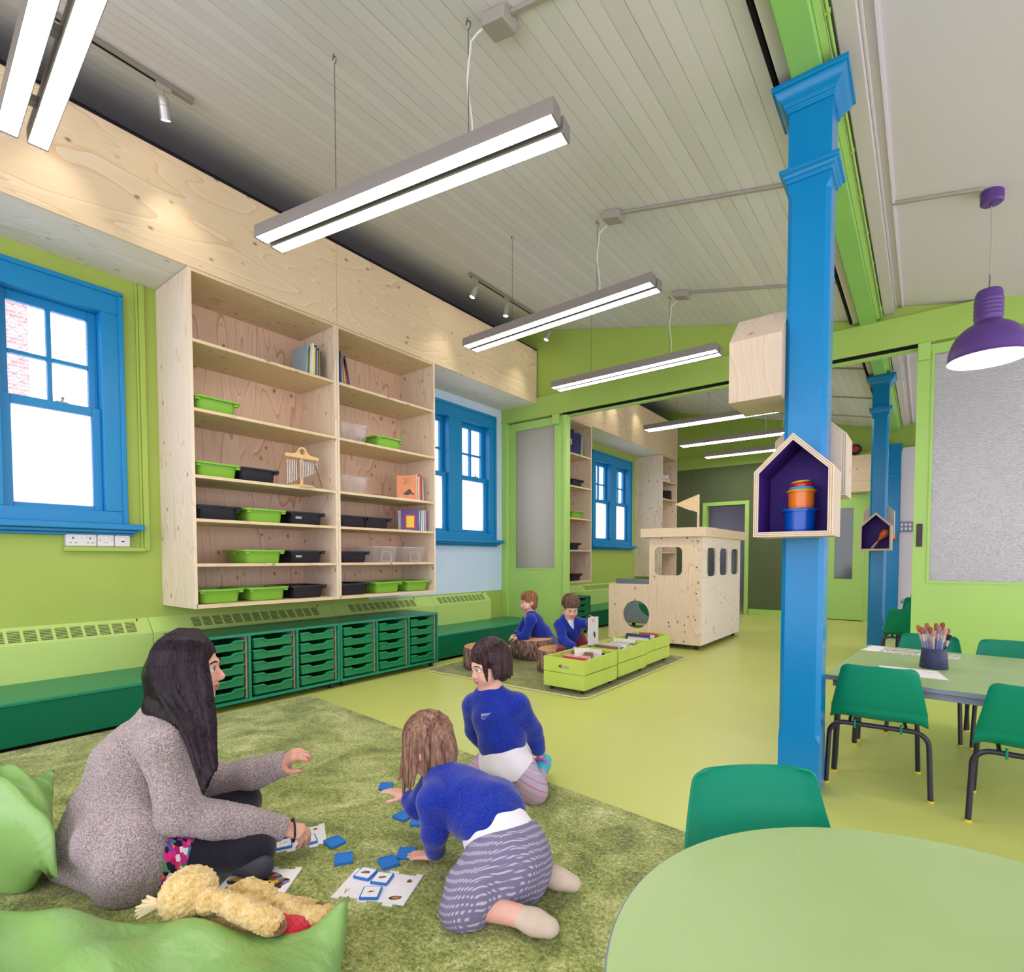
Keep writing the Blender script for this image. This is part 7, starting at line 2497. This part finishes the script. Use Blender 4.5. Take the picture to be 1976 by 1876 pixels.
for i in range(70):
    a = rnd.uniform(-2.9, 2.9)
    if abs(a) < 0.55: continue
    x, y = math.sin(a), math.cos(a)
    L = rnd.uniform(0.135, 0.165) if abs(a) > 0.9 else 0.11
    pts, rs = [], []
    flip = rnd.uniform(-0.012, 0.016)
    for t in np.linspace(0, 1, 8):
        th = min(t * 2.6, PI / 2)
        base = P((0.083 * math.sin(th)) * x, -0.018 + 0.100 * math.sin(th) * y, 0.036 + 0.094 * math.cos(th))
        drop = max(0, t - 0.5) / 0.5
        # the bob hangs down and forward with gravity
        base = base + npv((0, 0, -1)) * L * drop + (M[:, 0] * x + M[:, 1] * y) * (0.010 * drop + flip * drop ** 2)
        pts.append(base); rs.append(0.0105 - 0.006 * max(0, t - 0.75) / 0.25)
    locks.append((pts, rs, 0.003))
hair_cap(root, o, M, P, 0.86, HK, locks, back=0.03, seed=4)

# ------------------------------------------------------------------ girl kneeling behind, striped leggings
F2 = unit(-0.70 * RI - 0.55 * WI)
J = dict(neck=A(946, 1336, 2.37), chest=A(955, 1375, 2.37), waist=A(968, 1425, 2.37), pelvis=A(975, 1462, 2.37),
         shL=A(998, 1362, 2.34), elL=A(1026, 1408, 2.42), wrL=A(1040, 1448, 2.47),
         shR=A(914, 1362, 2.42), elR=A(918, 1408, 2.47), wrR=A(938, 1440, 2.52),
         hipL=A(998, 1474, 2.34), knL=A(1030, 1528, 2.24), anL=A(1040, 1482, 2.42), toL=A(1050, 1468, 2.52),
         hipR=A(952, 1472, 2.40), knR=A(905, 1488, 2.34), anR=A(945, 1476, 2.50), toR=A(960, 1470, 2.58))
for k_, z in (('knL', 0.058), ('anL', 0.055), ('toL', 0.045), ('knR', 0.058), ('anR', 0.055), ('toR', 0.045)):
    J[k_][2] = z
HDK = hair_mat('black_brown_hair', '1E1416', '4E3A3E', 0.45)
HC2 = A(944, 1283, 2.36)
Fh2 = unit(-0.80 * RI - 0.52 * WI - 0.20 * ZI)
SKO = SKC
root, o, M, P = child('girl kneeling behind with dark hair, pale shirt tails and striped leggings', F2, HC2, 0.86, J, ('', '', '2A1C1C'), None, None, Fhead=Fh2,
    hands={'L': (unit(npv(J['wrL']) - npv(J['elL'])), RI, -WI), 'R': (unit(npv(J['wrR']) - npv(J['elR'])), -RI, -WI)})
jumper(root, o, J, hem=A(970, 1432, 2.37), r=(0.092, 0.102, 0.100), sl=(0.050, 0.046, 0.038))
b = Blob(0.0045)
b.cone(A(968, 1428, 2.37), A(976, 1468, 2.36), 0.094, 0.112, 0.03).cone(A(976, 1468, 2.36), A(990, 1482, 2.31), 0.108, 0.085, 0.04)
b.cut((0, 0, 0.10), (0, 0, -1))
b.build('shirt', SHIRT, root, o, fold=0.003, foldscale=40.0)
nd = unit(npv(J['neck']) - npv(J['chest']))
b = Blob(0.0035); b.cone(npv(J['neck']) + nd * 0.002, npv(J['neck']) + nd * 0.022, 0.050, 0.043, 0.01); b.build('collar', SHIRT, root, o)
# embroidered badge on the chest: a few pale stitched strokes
cb = npv(J['chest']) + unit(-0.30 * RI - 0.92 * WI) * 0.094 + ZI * 0.01
bw = []
for i in range(5):
    q = [cb + (RI * 0.9 + -0.1 * WI) * x + ZI * (0.012 - i * 0.006 + 0.003 * math.sin(60 * x + i)) + unit(-0.30 * RI - 0.92 * WI) * (0.003 - 0.9 * x * x * 4) for x in np.linspace(-0.028, 0.028, 7)]
    MB().tube(q, 0.0012, 5).build('badge_stitch', plain('badge_grey', 'B9BBD0', 0.7), root, off=tuple(root.location))
def stripe_mat():
    k = NT('striped_leggings')
    k.set(0.8, 0.2)
    v = k.coord(rot=(0.35, -0.25, 0.0))
    s = k.n('SeparateXYZ'); k.l(v, s.inputs[0])
    t = k.math('MULTIPLY', s.outputs['Z'], 1 / 0.024)
    fr = k.math('FRACT', t)
    on = k.math('LESS_THAN', fr, 0.17)
    wn = k.n('TexWhiteNoise', noise_dimensions='1D'); k.l(k.math('FLOOR', t), wn.inputs['W'])
    c = k.ramp(wn.outputs['Value'], [(0.0, lin('E0506E')), (0.3, lin('E8C9A0')), (0.5, lin('C86FA8')), (0.75, lin('E5737E')), (0.9, lin('D9A6C0'))], 'CONSTANT')
    k.l(k.mix(on, lin('A9A6B2'), c), k.b.inputs['Base Color'])
    return k.m
LEG2 = stripe_mat()
b = Blob(0.0045)
for s in 'LR':
    b.chain([J['hip' + s], J['kn' + s]], [0.078, 0.056], 0.03).chain([J['kn' + s], npv(J['an' + s])], [0.054, 0.036], 0.02)
b.cut((0, 0, CZ + 0.001), (0, 0, -1))
b.build('leggings', LEG2, root, o, fold=0.0015, foldscale=60.0)
shoe_(root, o, npv(J['anL']) + npv((0, 0, 0.02)), npv(J['toL']) + npv((0, 0, 0.035)), plain('turquoise_shoe', '35B3C9', 0.4, 0.4), (0.040, 0.036))
shoe_(root, o, J['anR'], J['toR'], plain('turquoise_shoe', '35B3C9'), (0.036, 0.032))
sp = npv(J['anL']) + npv((0, 0, 0.02))
MB().tube([sp + RI * 0.041 * math.cos(t) + ZI * 0.043 * math.sin(t) + WI * 0.02 for t in np.linspace(0, 2 * PI, 20)[:-1]], 0.006, 8, closed=True).build('shoe_strap', plain('magenta_strap', 'C8389A', 0.4), root, smooth=True, off=tuple(root.location))
rnd = random.Random(9)
locks = []
for i in range(60):
    a = rnd.uniform(0.75, 2 * PI - 0.75)
    x, y = math.sin(a), math.cos(a)
    L = rnd.uniform(0.075, 0.10)
    pts, rs = [], []
    for t in np.linspace(0, 1, 8):
        th = min(t * 2.6, PI / 2)
        base = P((0.083 * math.sin(th)) * x, -0.018 + 0.100 * math.sin(th) * y, 0.036 + 0.094 * math.cos(th))
        drop = max(0, t - 0.5) / 0.5
        base = base + npv((0, 0, -1)) * L * drop + RI * 0.012 * drop
        pts.append(base); rs.append(0.0105 - 0.006 * max(0, t - 0.75) / 0.25)
    locks.append((pts, rs, 0.003))
hair_cap(root, o, M, P, 0.86, HDK, locks, back=0.02, seed=8)

# ------------------------------------------------------------------ boy leaning on the log stool
F3 = unit(-0.92 * RI - 0.30 * WI)
J = dict(neck=A(1022, 1184, 5.52), chest=A(1030, 1200, 5.54), waist=A(1044, 1222, 5.58), pelvis=A(1056, 1238, 5.62),
         shL=A(1025, 1196, 5.42), elL=A(1014, 1222, 5.38), wrL=A(1000, 1226, 5.36),
         shR=A(1018, 1194, 5.64), elR=A(1002, 1222, 5.60), wrR=A(996, 1226, 5.52),
         hipL=A(1056, 1242, 5.54), knL=A(1046, 1256, 5.50), anL=A(1082, 1264, 5.60), toL=A(1094, 1268, 5.62),
         hipR=A(1060, 1240, 5.70), knR=A(1046, 1254, 5.70), anR=A(1088, 1260, 5.78), toR=A(1100, 1264, 5.80))
for k_, z in (('knL', 0.060), ('anL', 0.055), ('toL', 0.045), ('knR', 0.060), ('anR', 0.055), ('toR', 0.045), ('elL', 0.255), ('wrL', 0.243), ('elR', 0.255), ('wrR', 0.243)):
    J[k_][2] = z
HC3 = A(1019, 1162, 5.49)
root, o, M, P = child('auburn haired boy in a blue jumper leaning on a log stool', F3, HC3, 0.86, J, ('', '', '6B4630'), None, None, Fhead=unit(-0.86 * RI - 0.46 * WI - 0.12 * ZI),
    hands={'L': (-RI * 0.9 - 0.1 * ZI, ZI, -WI), 'R': (-RI * 0.5 - WI * 0.7, ZI, RI)}, vox=0.005)
jumper(root, o, J, hem=A(1050, 1230, 5.60), vox=0.005, vneck=(npv(J['neck']) + F3 * 0.05, npv(J['neck']) + F3 * 0.075 - ZI * 0.06, 0.035, 0.008))
nd = unit(npv(J['neck']) - npv(J['chest']))
b = Blob(0.004); b.cone(npv(J['neck']) - nd * 0.01, npv(J['neck']) + nd * 0.020, 0.055, 0.043, 0.01).cone(npv(J['neck']) - nd * 0.01 + F3 * 0.02, npv(J['chest']) + F3 * 0.03, 0.04, 0.05, 0.02); b.build('shirt', SHIRT, root, o, fold=0.003, foldscale=40.0)
JEANS = cloth('blue_denim', '3D4F78', 400)
b = Blob(0.005)
b.cone(J['waist'], J['pelvis'], 0.086, 0.098, 0.03)
for s in 'LR': b.cone(J['pelvis'], J['hip' + s], 0.09, 0.078, 0.03).chain([J['hip' + s], J['kn' + s], J['an' + s]], [0.074, 0.055, 0.040], 0.02)
b.cut((0, 0, 0.0115), (0, 0, -1))
b.build('jeans', JEANS, root, o)
for s in 'LR': shoe_(root, o, J['an' + s], J['to' + s], plain('black_shoe', '24242A', 0.4))
hair_cap(root, o, M, P, 0.86, hair_mat('auburn_hair', '5E3A26', 'A97850', 0.5), (), back=0.02, seed=12, fringe=0.05)

# ------------------------------------------------------------------ boy on the stool picking a book from the crate
F4 = unit(0.25 * RI - 0.95 * WI)
J = dict(neck=A(1096, 1193, 4.84), chest=A(1100, 1212, 4.86), waist=A(1102, 1232, 4.90), pelvis=A(1104, 1244, 4.92),
         shR=A(1080, 1206, 4.82), elR=A(1086, 1236, 4.72), wrR=A(1106, 1248, 4.62),
         shL=A(1118, 1203, 4.84), elL=A(1137, 1206, 4.76), wrL=A(1141, 1197, 4.66),
         hipR=A(1090, 1248, 4.88), knR=A(1082, 1254, 4.70), anR=A(1080, 1290, 4.74), toR=A(1082, 1296, 4.66),
         hipL=A(1116, 1248, 4.88), knL=A(1132, 1248, 4.70), anL=A(1128, 1290, 4.80), toL=A(1130, 1296, 4.74))
for k_, z in (('pelvis', 0.295), ('hipR', 0.285), ('hipL', 0.285), ('anR', 0.06), ('toR', 0.042), ('anL', 0.06), ('toL', 0.042)):
    J[k_][2] = z
J['anR'] = npv((-2.46, 3.86, 0.06)); J['toR'] = npv((-2.425, 3.76, 0.042)); J['knR'] = npv((-2.50, 3.90, 0.215))
J['anL'] = npv((-2.43, 4.20, 0.06)); J['toL'] = npv((-2.40, 4.10, 0.042)); J['knL'] = npv((-2.40, 4.15, 0.245))
HC4 = A(1101, 1171, 4.80)
root, o, M, P = child('brown haired boy in a blue jumper and maroon trousers holding a white book', F4, HC4, 0.86, J, ('', '', '4A3426'), None, None, Fhead=unit(0.12 * RI - 0.84 * WI - 0.50 * ZI),
    hands={'R': (unit(npv(J['wrR']) - npv(J['elR'])), ZI + 0.3 * RI, WI * 0.5 + RI), 'L': (unit(RI * 0.25 - WI * 0.8 + ZI * 0.25), RI + 0.3 * ZI, ZI, (0.7, 0.7, 0.5))}, vox=0.005)
jumper(root, o, J, hem=A(1103, 1238, 4.91), vox=0.005, vneck=(npv(J['neck']) + F4 * 0.05 + ZI * 0.02, npv(J['chest']) + F4 * 0.085 + ZI * 0.0, 0.045, 0.008))
nd = unit(npv(J['neck']) - npv(J['chest']))
b = Blob(0.004); b.cone(npv(J['neck']) - nd * 0.012, npv(J['neck']) + nd * 0.022, 0.056, 0.043, 0.01).cone(npv(J['neck']) + F4 * 0.012, npv(J['chest']) + F4 * 0.028, 0.045, 0.052, 0.02); b.build('shirt', SHIRT, root, o, fold=0.003, foldscale=40.0)
b = Blob(0.005)
b.cone(J['waist'], J['pelvis'], 0.086, 0.098, 0.03)
for s in 'LR': b.cone(J['pelvis'], J['hip' + s], 0.09, 0.076, 0.03).chain([J['hip' + s], J['kn' + s], J['an' + s]], [0.066, 0.046, 0.036], 0.02)
b.build('trousers', cloth('maroon_cord', '6E1F33', 400), root, o)
for s in 'LR': shoe_(root, o, J['an' + s], J['to' + s], plain('black_shoe', '24242A'))
hair_cap(root, o, M, P, 0.86, hair_mat('brown_hair', '3B2A22', '7E6250', 0.5), (), back=0.015, seed=15, fringe=0.03)
q = npv(J['wrL']) + unit(RI * 0.1 - WI * 0.8 + ZI * 0.2) * 0.045
hb = thing('held_book', 'white board book held upright by the boy in maroon trousers', 'book', tuple(q - ZI * 0.215 + 0.005 * RI), YAW + 0.9)
MB().box(-0.075, -0.008, 0.0, 0.075, -0.006, 0.235).box(-0.075, 0.006, 0.0, 0.075, 0.008, 0.235).box(-0.075, -0.006, 0.0, -0.072, 0.006, 0.235).build('cover', plain('white_card', 'D5D2CF'), hb)
MB().box(-0.071, -0.0055, 0.002, 0.073, 0.0055, 0.233).build('pages', PAPER, hb)
for yy in (-0.0086, 0.0080):
    MB().prism(poly_blob(0.01, 0.085, 0.016, 0.03, 0.4), 'y', yy, yy + 0.0006).build('cover_print', plain('print_black', '2A2622'), hb)

# ------------------------------------------------------------------ teddy lying on the cushion edge
def plush_mat(name, dark, mid, light):
    k = NT(name)
    k.set(0.95, 0.1)
    v = k.coord()
    a = k.n('TexNoise', Scale=150.0, Detail=3.0, Roughness=0.6); k.l(v, a.inputs['Vector'])
    c = k.n('TexNoise', Scale=45.0, Detail=2.0); k.l(v, c.inputs['Vector'])
    f = k.math('ADD', k.math('MULTIPLY', a.outputs['Fac'], 0.55), k.math('MULTIPLY', c.outputs['Fac'], 0.45))
    k.l(k.ramp(f, [(0.34, lin(dark)), (0.5, lin(mid)), (0.66, lin(light))]), k.b.inputs['Base Color'])
    k.b.inputs['Sheen Weight'].default_value = 0.4
    k.bump(f, 1.0, 0.012)
    return k.m
PLUSH = plush_mat('yellow_plush', 'C79F56', 'E3C47C', 'F2DDA2')
c = A(470, 1760, 1.40)
td = thing('teddy_bear', 'yellow plush teddy lying on its back along the green cushion edge', 'soft toy', (c[0], c[1], 0.10))
to = npv(td.location)
b = Blob(0.004)
b.ell(A(364, 1714, 1.385), (0.068, 0.068, 0.066), None, 0.01)
b.ell(A(392, 1690, 1.43), (0.034, 0.030, 0.034), None, 0.006).ell(A(405, 1728, 1.35), (0.030, 0.030, 0.034), None, 0.008)
b.chain([A(420, 1748, 1.40), A(470, 1768, 1.39), A(520, 1776, 1.39)], [0.048, 0.060, 0.054], 0.012)
b.chain([A(428, 1728, 1.345), A(462, 1742, 1.318), A(500, 1758, 1.308), A(524, 1768, 1.310)], [0.026, 0.029, 0.030, 0.030], 0.004)
b.chain([A(448, 1718, 1.45), A(478, 1708, 1.45), A(508, 1722, 1.44), A(522, 1736, 1.43)], [0.026, 0.032, 0.035, 0.030], 0.004)
b.chain([A(540, 1742, 1.395), A(562, 1752, 1.385), A(588, 1766, 1.38)], [0.036, 0.033, 0.030], 0.006)
b.chain([A(598, 1764, 1.38), A(628, 1762, 1.38)], [0.032, 0.031], 0.004)
b.chain([A(562, 1738, 1.46), A(586, 1738, 1.46), A(604, 1742, 1.46)], [0.026, 0.020, 0.020], 0.006)
b.build('plush_body', PLUSH, td, to, relax=0, fuzz=0.0022, fscale=330.0)
PADM = plush_mat('brown_plush', '5E3A20', '8A5A32', 'A8784A')
for p0, r0 in ((A(536, 1776, 1.308), (0.020, 0.022, 0.020)), (A(645, 1766, 1.374), (0.012, 0.022, 0.026)), (A(614, 1742, 1.455), (0.010, 0.017, 0.018))):
    b = Blob(0.003); b.ell(p0, r0, None, 0.005); b.build('paw_pad', PADM, td, to)
b = Blob(0.003)
for i in range(14):
    a = -0.5 + i * 0.075
    s0 = A(312, 1732, 1.37)
    s1 = s0 + (-RI * 0.055 * math.cos(a) + ZI * 0.03 * math.sin(a) * 1.5 - ZI * 0.012 + WI * 0.02 * math.sin(i * 2.1))
    b.cone(s0, s1, 0.0065, 0.0035, 0.002)
b.build('wool_tuft', plain('cream_wool', 'E3D3A8', 0.9, 0.1, bump=0.5, bscale=250), td, to, relax=0)
b = Blob(0.004); b.chain([A(535, 1774, 1.355), A(570, 1784, 1.350), A(600, 1782, 1.36)], [0.034, 0.030, 0.022], 0.02)
td.location.z -= 0.016
b.build('red_trousers', knit_mat('red_felt', '9E1E28', 'BE2A36', 'CC3A44', 300, 0.4, 0.003), td, to)
